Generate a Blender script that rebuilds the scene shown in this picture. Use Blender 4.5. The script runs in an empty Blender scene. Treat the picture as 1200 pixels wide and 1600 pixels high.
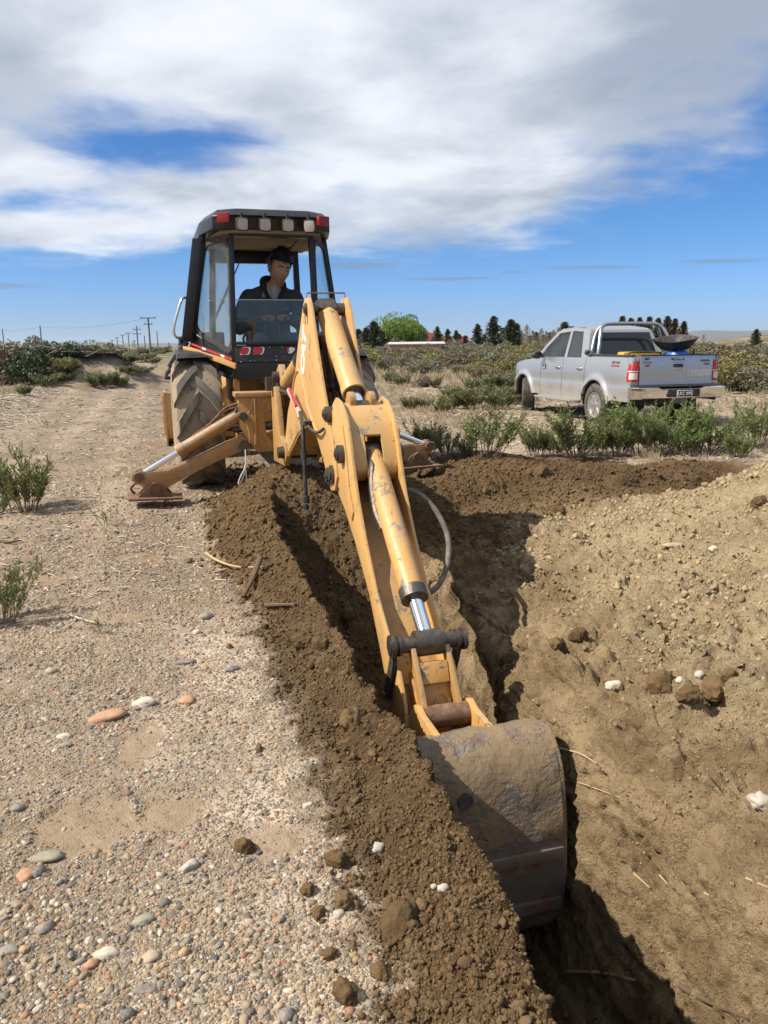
import bpy, bmesh, math, random
import numpy as np
from mathutils import Vector, Matrix, Quaternion
rng = np.random.default_rng(7)
random.seed(7)
scene = bpy.context.scene
R_ = math.radians

# ------------------------------------------------------------------ camera
PITCH = math.atan((800 - 538) / 1200.0)
ROLL = R_(0.6)
CAM_Z = 1.55
cam_data = bpy.data.cameras.new('camera')
cam_data.sensor_fit = 'VERTICAL'
cam_data.sensor_height = 36.0
cam_data.lens = 27.0
cam_data.clip_start = 0.05
cam_data.clip_end = 60000
camera = bpy.data.objects.new('camera', cam_data)
scene.collection.objects.link(camera)
_f = Vector((0, math.cos(PITCH), -math.sin(PITCH)))
_u0 = Vector((0, math.sin(PITCH), math.cos(PITCH)))
_r0 = Vector((1, 0, 0))
_r = _r0 * math.cos(ROLL) - _u0 * math.sin(ROLL)
_u = _u0 * math.cos(ROLL) + _r0 * math.sin(ROLL)
camera.matrix_world = Matrix(((_r.x, _u.x, -_f.x, 0), (_r.y, _u.y, -_f.y, 0), (_r.z, _u.z, -_f.z, CAM_Z), (0, 0, 0, 1)))
scene.camera = camera

# ------------------------------------------------------------------ sun, sky, exposure
SUN_EL = R_(47)
SUN_DIR = Vector((-0.965 * math.cos(SUN_EL), -0.262 * math.cos(SUN_EL), math.sin(SUN_EL))).normalized()
sun_data = bpy.data.lights.new('sun', 'SUN')
sun_data.energy = 4.6
sun_data.angle = R_(0.55)
sun_data.color = (1.0, 0.93, 0.82)
sun = bpy.data.objects.new('sun', sun_data)
scene.collection.objects.link(sun)
sun.rotation_euler = SUN_DIR.to_track_quat('Z', 'Y').to_euler()
sun.location = (-20, -6, 25)

scene.view_settings.view_transform = 'Standard'
scene.view_settings.look = 'None'
scene.view_settings.gamma = 1.0
scene.view_settings.exposure = 0.60

world = bpy.data.worlds.new('World')
scene.world = world
world.use_nodes = True


class NT:
    """small helper that adds and wires shader nodes"""
    def __init__(self, tree):
        self.t = tree

    def n(self, typ, **kw):
        node = self.t.nodes.new(typ)
        for k, v in kw.items():
            setattr(node, k, v)
        return node

    def put(self, sock, v):
        if v is None:
            return
        if isinstance(v, bpy.types.NodeSocket):
            self.t.links.new(v, sock)
        else:
            sock.default_value = v

    def m(self, op, a, b=None, c=None, clamp=False):
        node = self.n('ShaderNodeMath', operation=op, use_clamp=clamp)
        for i, v in enumerate((a, b, c)):
            if v is not None:
                self.put(node.inputs[i], v)
        return node.outputs[0]

    def vm(self, op, a, b=None):
        node = self.n('ShaderNodeVectorMath', operation=op)
        self.put(node.inputs[0], a)
        if b is not None:
            self.put(node.inputs[1], b)
        return node.outputs['Value'] if op in ('LENGTH', 'DOT_PRODUCT', 'DISTANCE') else node.outputs[0]

    def mix(self, fac, a, b, blend='MIX'):
        node = self.n('ShaderNodeMix', data_type='RGBA', blend_type=blend)
        self.put(node.inputs[0], fac)
        for s, v in ((6, a), (7, b)):
            if isinstance(v, (tuple, list)) and len(v) == 3:
                v = (*v, 1)
            self.put(node.inputs[s], v)
        return node.outputs[2]

    def ss(self, x, lo, hi):
        node = self.n('ShaderNodeMapRange', interpolation_type='SMOOTHSTEP')
        self.put(node.inputs[0], x)
        node.inputs[1].default_value = lo
        node.inputs[2].default_value = hi
        return node.outputs[0]

    def noise(self, vec, scale, detail=4, rough=0.55, dist=0.0, dim='3D', out=0):
        node = self.n('ShaderNodeTexNoise', noise_dimensions=dim)
        if vec is not None:
            self.put(node.inputs['Vector'], vec)
        node.inputs['Scale'].default_value = scale
        node.inputs['Detail'].default_value = detail
        node.inputs['Roughness'].default_value = rough
        node.inputs['Distortion'].default_value = dist
        return node.outputs[out]

    def vor(self, vec, scale, feature='F1', out='Distance', rnd=1.0):
        node = self.n('ShaderNodeTexVoronoi', feature=feature)
        if vec is not None:
            self.put(node.inputs['Vector'], vec)
        node.inputs['Scale'].default_value = scale
        node.inputs['Randomness'].default_value = rnd
        return node.outputs[out]

    def ramp(self, fac, stops, interp='LINEAR'):
        node = self.n('ShaderNodeValToRGB')
        self.put(node.inputs[0], fac)
        cr = node.color_ramp
        cr.interpolation = interp
        while len(cr.elements) < len(stops):
            cr.elements.new(0.5)
        for e, (p, c) in zip(cr.elements, stops):
            e.position = p
            e.color = (*c, 1) if len(c) == 3 else c
        return node.outputs[0]

    def bump(self, h, strength=0.5, dist=0.01, normal=None):
        node = self.n('ShaderNodeBump')
        node.inputs['Strength'].default_value = strength
        node.inputs['Distance'].default_value = dist
        self.put(node.inputs['Height'], h)
        if normal is not None:
            self.put(node.inputs['Normal'], normal)
        return node.outputs[0]


def build_world():
    T = NT(world.node_tree)
    bg = world.node_tree.nodes['Background']
    sky = T.n('ShaderNodeTexSky', sky_type='NISHITA', sun_disc=False)
    sky.sun_elevation = SUN_EL
    sky.sun_rotation = math.atan2(SUN_DIR.x, SUN_DIR.y)
    sky.altitude = 300
    sky.air_density = 1.0
    sky.dust_density = 0.1
    sky.ozone_density = 1.2
    tc = T.n('ShaderNodeTexCoord').outputs['Generated']
    hs = T.n('ShaderNodeHueSaturation')
    hs.inputs['Saturation'].default_value = SKY_SAT
    hs.inputs['Value'].default_value = 1.0
    T.put(hs.inputs['Color'], sky.outputs[0])
    sep = T.n('ShaderNodeSeparateXYZ')
    T.put(sep.inputs[0], tc)
    zc = T.m('MAXIMUM', sep.outputs[2], 0.02)
    px = T.m('DIVIDE', sep.outputs[0], zc)
    py = T.m('DIVIDE', sep.outputs[1], zc)
    cmb = T.n('ShaderNodeCombineXYZ')
    T.put(cmb.inputs[0], px)
    T.put(cmb.inputs[1], T.m('MULTIPLY', py, 0.8))
    P = cmb.outputs[0]
    # the noise is laid on a slightly domed layer so that it does not smear toward the horizon
    zd = T.m('ADD', T.m('MAXIMUM', sep.outputs[2], 0.0), 0.13)
    cm2 = T.n('ShaderNodeCombineXYZ')
    T.put(cm2.inputs[0], T.m('DIVIDE', sep.outputs[0], zd))
    T.put(cm2.inputs[1], T.m('DIVIDE', sep.outputs[1], zd))
    PD = cm2.outputs[0]
    # one wide cloud bank: its right edge and its far edge lie in view
    n_big = T.noise(PD, 0.62, 3, 0.5, 0.3)
    n_mid = T.noise(PD, 1.75, 7, 0.55, 0.25)
    n_fin = T.noise(PD, 5.5, 6, 0.6, 0.2)
    wob = T.m('MULTIPLY_ADD', T.m('SUBTRACT', n_big, 0.5), 2.4, T.m('MULTIPLY', T.m('SUBTRACT', n_mid, 0.5), 0.9))
    ex = T.m('MULTIPLY', T.m('SUBTRACT', T.m('ADD', 1.95, T.m('MULTIPLY', wob, 0.35)), px), 1.1)
    ey = T.m('MULTIPLY', T.m('SUBTRACT', T.m('ADD', 8.9, wob), py), 0.42)
    bank = T.m('SMOOTH_MIN', T.m('MINIMUM', ex, 1.4), T.m('MINIMUM', ey, 1.4), 0.5)

    def blob(cx, cy, rx, ry, soft=1.0):
        d = T.vm('SUBTRACT', P, (cx, cy * 0.8, 0))
        d = T.vm('MULTIPLY', d, (1 / rx, 1 / (ry * 0.8), 0))
        ln = T.vm('LENGTH', d)
        return T.ss(T.m('SUBTRACT', 1.0, ln), -0.15, soft)

    gap = T.m('MULTIPLY', blob(-1.15, 4.3, 1.0, 1.1), 1.45)
    gap2 = T.m('MULTIPLY', blob(-2.6, 5.7, 1.3, 1.0), 1.0)
    gap3 = T.m('MULTIPLY', blob(-2.0, 3.3, 0.95, 0.6), 0.9)
    dens = T.m('SUBTRACT', bank, T.m('ADD', T.m('ADD', gap, gap2), gap3))
    dens = T.m('ADD', dens, T.m('MULTIPLY', T.m('SUBTRACT', n_mid, 0.5), 2.9))
    dens = T.m('ADD', dens, T.m('MULTIPLY', T.m('SUBTRACT', n_fin, 0.5), 0.8))
    # small far lens clouds below the bank
    lens = None
    for cx, cy, rx, ry in ((2.9, 11.0, 1.0, 0.42), (4.4, 10.3, 0.8, 0.45), (1.05, 12.6, 1.0, 0.5), (-0.35, 10.4, 0.8, 0.6), (1.9, 11.6, .3, .3), (-6.6, 13.0, 1.4, 1.0)):
        b_ = blob(cx, cy, rx, ry, 0.9)
        lens = b_ if lens is None else T.m('MAXIMUM', lens, b_)
    lens_a = T.m('MULTIPLY', T.ss(T.m('ADD', lens, T.m('SUBTRACT', n_fin, 0.5)), 0.15, 0.75), 0.6)
    alpha = T.ss(dens, -0.35, 1.15)
    # cloud brightness: thin parts lit through, thick parts grey below
    thick = T.ss(dens, 0.5, 2.3)
    sh = T.noise(T.vm('ADD', PD, (0.33, 0.2, 0.4)), 1.25, 6, 0.55, 0.25)
    sh2 = T.noise(T.vm('ADD', PD, (1.3, 2.2, 0.4)), 0.55, 3, 0.5, 0.2)
    grey = T.m('ADD', T.m('MULTIPLY', thick, 0.36), T.m('ADD', T.m('MULTIPLY', T.ss(sh, 0.36, 0.62), 0.50), T.m('MULTIPLY', T.ss(sh2, 0.36, 0.66), 0.42)), clamp=True)
    ccol = T.mix(grey, (8.2, 8.4, 8.8), (3.0, 3.5, 4.4))
    skyc = T.mix(1.0, hs.outputs[0], T.mix(T.ss(sep.outputs[2], 0.0, 0.16), SKY_TINT_LOW, SKY_TINT), 'MULTIPLY')
    skyc = T.mix(lens_a, skyc, (1.7, 2.5, 3.9))
    final = T.mix(alpha, skyc, ccol)
    T.put(bg.inputs['Color'], final)
    bg.inputs['Strength'].default_value = 0.085
    world.cycles.sampling_method = 'MANUAL'
    world.cycles.sample_map_resolution = 512


SKY_SAT = 1.15
SKY_TINT = (0.33, 0.60, 0.95)
SKY_TINT_LOW = (0.36, 0.56, 1.12)
build_world()

# ------------------------------------------------------------------ machine frame (backhoe and trench share it)
YAW = R_(16.3)
ORG = Vector((-1.26, 8.8, 0))
RV = Vector((math.cos(YAW), math.sin(YAW), 0))      # to the machine's right
BV = Vector((math.sin(YAW), -math.cos(YAW), 0))     # backwards, along the trench


def wb_to_xy(w, b):
    return ORG.x + RV.x * w + BV.x * b, ORG.y + RV.y * w + BV.y * b


def xy_to_wb(x, y):
    dx, dy = x - ORG.x, y - ORG.y
    return RV.x * dx + RV.y * dy, BV.x * dx + BV.y * dy


# ------------------------------------------------------------------ mesh helpers
def link(o):
    scene.collection.objects.link(o)
    return o


def tag(o, label=None, cat=None, group=None, kind=None):
    if label: o['label'] = label
    if cat: o['category'] = cat
    if group: o['group'] = group
    if kind: o['kind'] = kind
    return o


def empty(name, loc=(0, 0, 0), rz=0.0, label=None, cat=None, group=None):
    o = link(bpy.data.objects.new(name, None))
    o.location = loc
    o.rotation_euler = (0, 0, rz)
    o.empty_display_size = 0.2
    return tag(o, label, cat, group)


def frame_of(d, hint=(0, 0, 1)):
    d = Vector(d).normalized()
    h = Vector(hint)
    if abs(d.dot(h)) > 0.95:
        h = Vector((1, 0, 0)) if abs(d.x) < 0.9 else Vector((0, 1, 0))
    a = h.cross(d).normalized()
    b = d.cross(a).normalized()
    return a, b, d


class MB:
    def __init__(self):
        self.v, self.f = [], []

    def add(self, vs, fs):
        o = len(self.v)
        self.v += [tuple(p) for p in vs]
        self.f += [tuple(o + i for i in f) for f in fs]
        return self

    def box(self, c, s, rot=None):
        c = Vector(c)
        vs = []
        for z in (-.5, .5):
            for x, y in ((-.5, -.5), (.5, -.5), (.5, .5), (-.5, .5)):
                p = Vector((x * s[0], y * s[1], z * s[2]))
                if rot is not None:
                    p = rot @ p
                vs.append(c + p)
        return self.add(vs, [(3, 2, 1, 0), (4, 5, 6, 7), (0, 1, 5, 4), (1, 2, 6, 5), (2, 3, 7, 6), (3, 0, 4, 7)])

    def hexa(self, bot, top):
        """box from 4 bottom and 4 top corners"""
        return self.add(list(bot) + list(top), [(3, 2, 1, 0), (4, 5, 6, 7), (0, 1, 5, 4), (1, 2, 6, 5), (2, 3, 7, 6), (3, 0, 4, 7)])

    def tube(self, pts, r, n=10, cap=True, hint=(0, 0, 1)):
        pts = [Vector(p) for p in pts]
        rs = r if isinstance(r, (list, tuple)) else [r] * len(pts)
        vs = []
        a_prev = None
        for i, p in enumerate(pts):
            d = (pts[min(i + 1, len(pts) - 1)] - pts[max(i - 1, 0)])
            if d.length < 1e-9:
                d = Vector((0, 0, 1))
            d.normalize()
            if a_prev is None:
                a, b, _ = frame_of(d, hint)
            else:
                a = (a_prev - d * a_prev.dot(d))
                if a.length < 1e-6:
                    a, b, _ = frame_of(d, hint)
                a.normalize()
                b = d.cross(a).normalized()
            a_prev = a
            for k in range(n):
                t = 2 * math.pi * k / n
                vs.append(p + a * (math.cos(t) * rs[i]) + b * (math.sin(t) * rs[i]))
        fs = []
        for i in range(len(pts) - 1):
            for k in range(n):
                k2 = (k + 1) % n
                fs.append((i * n + k, i * n + k2, (i + 1) * n + k2, (i + 1) * n + k))
        if cap:
            fs.append(tuple(range(n - 1, -1, -1)))
            m = (len(pts) - 1) * n
            fs.append(tuple(m + k for k in range(n)))
        return self.add(vs, fs)

    def cyl(self, p0, p1, r, n=16):
        return self.tube([p0, p1], r, n)

    def lathe(self, c, axis, prof, n=32, hint=(0, 0, 1), closed=False):
        """prof: list of (offset along axis, radius)"""
        c = Vector(c)
        a, b, d = frame_of(axis, hint)
        vs = []
        for o, r in prof:
            for k in range(n):
                t = 2 * math.pi * k / n
                vs.append(c + d * o + a * (math.cos(t) * r) + b * (math.sin(t) * r))
        fs = []
        m = len(prof)
        for i in range(m if closed else m - 1):
            j = (i + 1) % m
            for k in range(n):
                k2 = (k + 1) % n
                fs.append((i * n + k, i * n + k2, j * n + k2, j * n + k))
        if not closed:
            fs.append(tuple(range(n - 1, -1, -1)))
            fs.append(tuple((m - 1) * n + k for k in range(n)))
        return self.add(vs, fs)

    def prism(self, poly, fn, t0, t1):
        """poly of 2-D points, fn(u, v, t) -> 3-D; extruded from t0 to t1"""
        n = len(poly)
        vs = [fn(u, v, t0) for u, v in poly] + [fn(u, v, t1) for u, v in poly]
        fs = [tuple(range(n - 1, -1, -1)), tuple(range(n, 2 * n))]
        for i in range(n):
            j = (i + 1) % n
            fs.append((i, j, n + j, n + i))
        return self.add(vs, fs)

    def grid(self, rows):
        """rows: list of equally long lists of points"""
        m = len(rows[0])
        vs = [p for r in rows for p in r]
        fs = []
        for i in range(len(rows) - 1):
            for k in range(m - 1):
                fs.append((i * m + k, i * m + k + 1, (i + 1) * m + k + 1, (i + 1) * m + k))
        return self.add(vs, fs)

    def ell(self, c, r, nu=16, nv=10, rot=None):
        c = Vector(c)
        vs = []
        for i in range(nv + 1):
            th = math.pi * i / nv
            for k in range(nu):
                ph = 2 * math.pi * k / nu
                p = Vector((r[0] * math.sin(th) * math.cos(ph), r[1] * math.sin(th) * math.sin(ph), r[2] * math.cos(th)))
                if rot is not None:
                    p = rot @ p
                vs.append(c + p)
        fs = []
        for i in range(nv):
            for k in range(nu):
                k2 = (k + 1) % nu
                fs.append((i * nu + k, i * nu + k2, (i + 1) * nu + k2, (i + 1) * nu + k))
        return self.add(vs, fs)

    def mesh(self, name, mat, smooth=35, bevel=0.0, seg=2, weld=True, fix=True):
        me = bpy.data.meshes.new(name)
        me.from_pydata(self.v, [], self.f)
        bm = bmesh.new()
        bm.from_mesh(me)
        if weld:
            bmesh.ops.remove_doubles(bm, verts=bm.verts, dist=1e-5)
        if fix:
            bmesh.ops.recalc_face_normals(bm, faces=bm.faces)
        if bevel > 0:
            es = [e for e in bm.edges if len(e.link_faces) == 2 and e.calc_face_angle(0) > 0.5]
            bmesh.ops.bevel(bm, geom=es, offset=bevel, segments=seg, affect='EDGES', clamp_overlap=True, profile=0.6)
        bm.to_mesh(me)
        bm.free()
        me.materials.append(mat)
        if smooth:
            me.polygons.foreach_set('use_smooth', [True] * len(me.polygons))
            me.set_sharp_from_angle(angle=R_(smooth))
        me.update()
        return me

    def build(self, name, mat, parent=None, **kw):
        o = link(bpy.data.objects.new(name, self.mesh(name, mat, **kw)))
        if parent is not None:
            o.parent = parent
        return o


def child(name, me, parent, label=None):
    o = link(bpy.data.objects.new(name, me))
    o.parent = parent
    if label: o['label'] = label
    return o


def copy_tree(o, parent=None):
    c = o.copy()
    link(c)
    c.parent = parent
    for ch in list(o.children):
        copy_tree(ch, c)
    return c


def text_mesh(body, size, mat, extrude=0.001, spacing=1.0, shear=0.0, offset=0.0):
    cu = bpy.data.curves.new('lettering', 'FONT')
    cu.body = body
    cu.size = size
    cu.extrude = extrude
    cu.align_x = 'CENTER'
    cu.align_y = 'CENTER'
    cu.space_character = spacing
    cu.shear = shear
    cu.offset = offset
    cu.resolution_u = 3
    tmp = bpy.data.objects.new('lettering', cu)
    scene.collection.objects.link(tmp)
    dg = bpy.context.evaluated_depsgraph_get()
    me = bpy.data.meshes.new_from_object(tmp.evaluated_get(dg))
    bpy.data.objects.remove(tmp)
    bpy.data.curves.remove(cu)
    me.materials.clear()
    me.materials.append(mat)
    return me


# ------------------------------------------------------------------ materials
def new_mat(name):
    m = bpy.data.materials.new(name)
    m.use_nodes = True
    T = NT(m.node_tree)
    p = m.node_tree.nodes['Principled BSDF']
    return m, T, p


def obj_co(T):
    return T.n('ShaderNodeTexCoord').outputs['Object']


def geo(T):
    return T.n('ShaderNodeNewGeometry')


def simple(name, col, rough=0.6, metal=0.0, var=0.12, scale=9.0, bump=0.0, bscale=60, coat=0.0, spec=0.5, dust=0.0, dustcol=(0.36, 0.29, 0.21)):
    m, T, p = new_mat(name)
    co = obj_co(T)
    c = T.mix(T.noise(co, scale, 5, 0.6), tuple(x * (1 - var) for x in col), tuple(min(1, x * (1 + var)) for x in col))
    if dust > 0:
        g = geo(T)
        up = T.n('ShaderNodeSeparateXYZ')
        T.put(up.inputs[0], g.outputs['Normal'])
        f = T.m('MULTIPLY', T.ss(T.noise(co, scale * 1.7, 6, 0.65), 0.38, 0.72), T.m('MULTIPLY_ADD', T.m('MAXIMUM', up.outputs[2], 0.0), 0.7, 0.5))
        c = T.mix(T.m('MULTIPLY', f, dust, clamp=True), c, dustcol)
    T.put(p.inputs['Base Color'], c)
    p.inputs['Roughness'].default_value = rough
    p.inputs['Metallic'].default_value = metal
    p.inputs['Specular IOR Level'].default_value = spec
    if coat:
        p.inputs['Coat Weight'].default_value = coat
        p.inputs['Coat Roughness'].default_value = 0.08
    if bump > 0:
        T.put(p.inputs['Normal'], T.bump(T.noise(co, bscale, 5, 0.6), bump, 0.01))
    return m


def machine_paint(name, col, wear=0.5, dirt=0.5, rust=0.3, scale=5.0, rough=0.45, primer=(0.13, 0.115, 0.10), seedv=0.0):
    """old paint: fading, chips down to grey steel, rust runs, dust and mud"""
    m, T, p = new_mat(name)
    co = T.vm('ADD', obj_co(T), (seedv, seedv * 0.7, seedv * 1.3))
    fade = T.noise(co, scale * 0.5, 4, 0.6)
    c = T.mix(fade, tuple(x * 0.86 for x in col), tuple(min(1, x * 1.1) for x in col))
    # mottled grime
    g1 = T.ss(T.noise(co, scale * 1.6, 8, 0.66, 0.4), 0.50, 0.78)
    c = T.mix(T.m('MULTIPLY', g1, dirt), c, (0.17, 0.115, 0.06))
    # chips
    ch = T.noise(co, scale * 7.0, 5, 0.62, 0.6)
    ch2 = T.noise(co, scale * 1.1, 3, 0.5)
    chm = T.ss(T.m('ADD', ch, T.m('MULTIPLY', T.m('SUBTRACT', ch2, 0.5), 0.9)), 0.76 - 0.12 * wear, 0.80 - 0.12 * wear)
    c = T.mix(T.m('MULTIPLY', chm, 0.9), c, primer)
    # rust specks and streaks (stretched in z)
    stz = T.vm('MULTIPLY', co, (scale * 5, scale * 5, scale * 1.2))
    rs = T.ss(T.m('ADD', T.noise(stz, 1.0, 5, 0.6), T.m('MULTIPLY', T.m('SUBTRACT', ch2, 0.5), 0.5)), 0.68, 0.82)
    c = T.mix(T.m('MULTIPLY', rs, rust), c, (0.16, 0.065, 0.025))
    # settled dust on faces that look up
    up = T.n('ShaderNodeSeparateXYZ')
    T.put(up.inputs[0], geo(T).outputs['Normal'])
    c = T.mix(T.m('MULTIPLY', T.ss(T.noise(co, scale * .8, 5, .6), .3, .75), .26), c, (0.44, 0.35, 0.23))
    du = T.m('MULTIPLY', T.ss(up.outputs[2], 0.15, 0.9), T.m('MULTIPLY', T.ss(T.noise(co, scale * 2.4, 6, 0.6), 0.3, 0.7), 0.55 * dirt))
    c = T.mix(du, c, (0.37, 0.29, 0.20))
    T.put(p.inputs['Base Color'], c)
    T.put(p.inputs['Roughness'], T.m('ADD', T.m('MULTIPLY', g1, 0.3), T.m('ADD', rough, T.m('MULTIPLY', chm, 0.12)), clamp=True))
    T.put(p.inputs['Normal'], T.bump(T.m('ADD', T.m('MULTIPLY', chm, -0.5), T.noise(co, scale * 14, 4, 0.6)), 0.22, 0.006))
    return m


def glass_mat(name, tint=(0.86, 0.93, 0.93), alpha=0.25, rough=0.02, film=(0.35, 0.36, 0.36)):
    """thin pane: clear transmission, a little dust film, fresnel gloss"""
    m, T, p = new_mat(name)
    out = m.node_tree.nodes['Material Output']
    m.node_tree.nodes.remove(p)
    tr = T.n('ShaderNodeBsdfTransparent')
    tr.inputs[0].default_value = (*tint, 1)
    gl = T.n('ShaderNodeBsdfGlossy')
    gl.inputs['Roughness'].default_value = rough
    df = T.n('ShaderNodeBsdfDiffuse')
    df.inputs[0].default_value = (*film, 1)
    fr = T.n('ShaderNodeFresnel')
    fr.inputs[0].default_value = 1.5
    m1 = T.n('ShaderNodeMixShader')
    co = obj_co(T)
    T.put(m1.inputs[0], T.m('MULTIPLY', T.ss(T.noise(co, 3.0, 5, 0.6), 0.2, 0.9), alpha))
    T.put(m1.inputs[1], tr.outputs[0])
    T.put(m1.inputs[2], df.outputs[0])
    m2 = T.n('ShaderNodeMixShader')
    T.put(m2.inputs[0], T.m('MULTIPLY', fr.outputs[0], 0.9))
    T.put(m2.inputs[1], m1.outputs[0])
    T.put(m2.inputs[2], gl.outputs[0])
    T.put(out.inputs[0], m2.outputs[0])
    return m


def leaf_mat(name, dark, light, rough=0.55, scale=0.0, trans=0.25):
    m, T, p = new_mat(name)
    g = geo(T)
    rnd = g.outputs['Random Per Island']
    ob = T.n('ShaderNodeObjectInfo').outputs['Random']
    n1 = T.noise(g.outputs['Position'], 2.2, 3, 0.5)
    f = T.m('ADD', T.m('MULTIPLY', rnd, 0.6), T.m('MULTIPLY', n1, 0.4))
    c = T.mix(f, dark, light)
    hs = T.n('ShaderNodeHueSaturation')
    T.put(hs.inputs['Hue'], T.m('MULTIPLY_ADD', ob, 0.035, 0.4825))
    T.put(hs.inputs['Value'], T.m('MULTIPLY_ADD', ob, 0.4, 0.8))
    T.put(hs.inputs['Color'], c)
    T.put(p.inputs['Base Color'], hs.outputs[0])
    p.inputs['Roughness'].default_value = rough
    p.inputs['Specular IOR Level'].default_value = 0.3
    out = m.node_tree.nodes['Material Output']
    tl = T.n('ShaderNodeBsdfTranslucent')
    T.put(tl.inputs[0], hs.outputs[0])
    mx = T.n('ShaderNodeMixShader')
    mx.inputs[0].default_value = trans
    T.put(mx.inputs[1], p.outputs[0])
    T.put(mx.inputs[2], tl.outputs[0])
    T.put(out.inputs[0], mx.outputs[0])
    return m
# ------------------------------------------------------------------ noise
_perm = rng.permutation(256)
_perm = np.concatenate([_perm, _perm, _perm]).astype(np.int32)
_g3 = np.array([[1, 1, 0], [-1, 1, 0], [1, -1, 0], [-1, -1, 0], [1, 0, 1], [-1, 0, 1], [1, 0, -1], [-1, 0, -1], [0, 1, 1], [0, -1, 1], [0, 1, -1], [0, -1, -1]], dtype=np.float32)


def pn(x, y, z=None):
    """Perlin noise, about -1..1"""
    x = np.asarray(x, np.float32); y = np.asarray(y, np.float32)
    z = np.zeros_like(x) if z is None else np.asarray(z, np.float32)
    xi, yi, zi = np.floor(x), np.floor(y), np.floor(z)
    xf, yf, zf = x - xi, y - yi, z - zi
    X, Y, Z = xi.astype(np.int64) & 255, yi.astype(np.int64) & 255, zi.astype(np.int64) & 255
    fade = lambda t: t * t * t * (t * (t * 6 - 15) + 10)
    u, v, w = fade(xf), fade(yf), fade(zf)
    res = 0
    for dx in (0, 1):
        for dy in (0, 1):
            for dz in (0, 1):
                h = _perm[_perm[_perm[X + dx] + Y + dy] + Z + dz] % 12
                g = _g3[h]
                d = g[..., 0] * (xf - dx) + g[..., 1] * (yf - dy) + g[..., 2] * (zf - dz)
                res = res + d * (u if dx else 1 - u) * (v if dy else 1 - v) * (w if dz else 1 - w)
    return res


def fbm(x, y, z=None, o=4, lac=2.1, gain=0.5):
    a, s, t = 1.0, 1.0, 0
    for i in range(o):
        t = t + a * pn(np.asarray(x) * s + 17.3 * i, np.asarray(y) * s + 5.1 * i, None if z is None else np.asarray(z) * s + 3.7 * i)
        a *= gain
        s *= lac
    return t


def sst(lo, hi, x):
    t = np.clip((x - lo) / (hi - lo), 0, 1)
    return t * t * (3 - 2 * t)


# ------------------------------------------------------------------ ground shape in (w across, b along) the trench
_B = np.array([-2.0, 0.6, 1.2, 2.0, 2.8, 3.6, 4.4, 5.2, 6.3, 6.8, 7.2, 7.5, 8.5, 14.0])
_WE = np.array([-.1, -.1, -.12, -.30, -.44, -.46, -.46, -.45, -.43, -.43, -.45, -.50, -.60, -.7])
_WF = np.array([-.5, -.6, -.74, -.88, -.92, -.86, -.70, -.60, -.62, -.68, -.80, -.84, -.95, -1.0])
_HB = np.array([0, .02, .25, .36, .28, .22, .16, .12, .12, .14, .16, .17, .18, .18])


def dirt_edge(b):
    return np.interp(b, _B, _WF)


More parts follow.
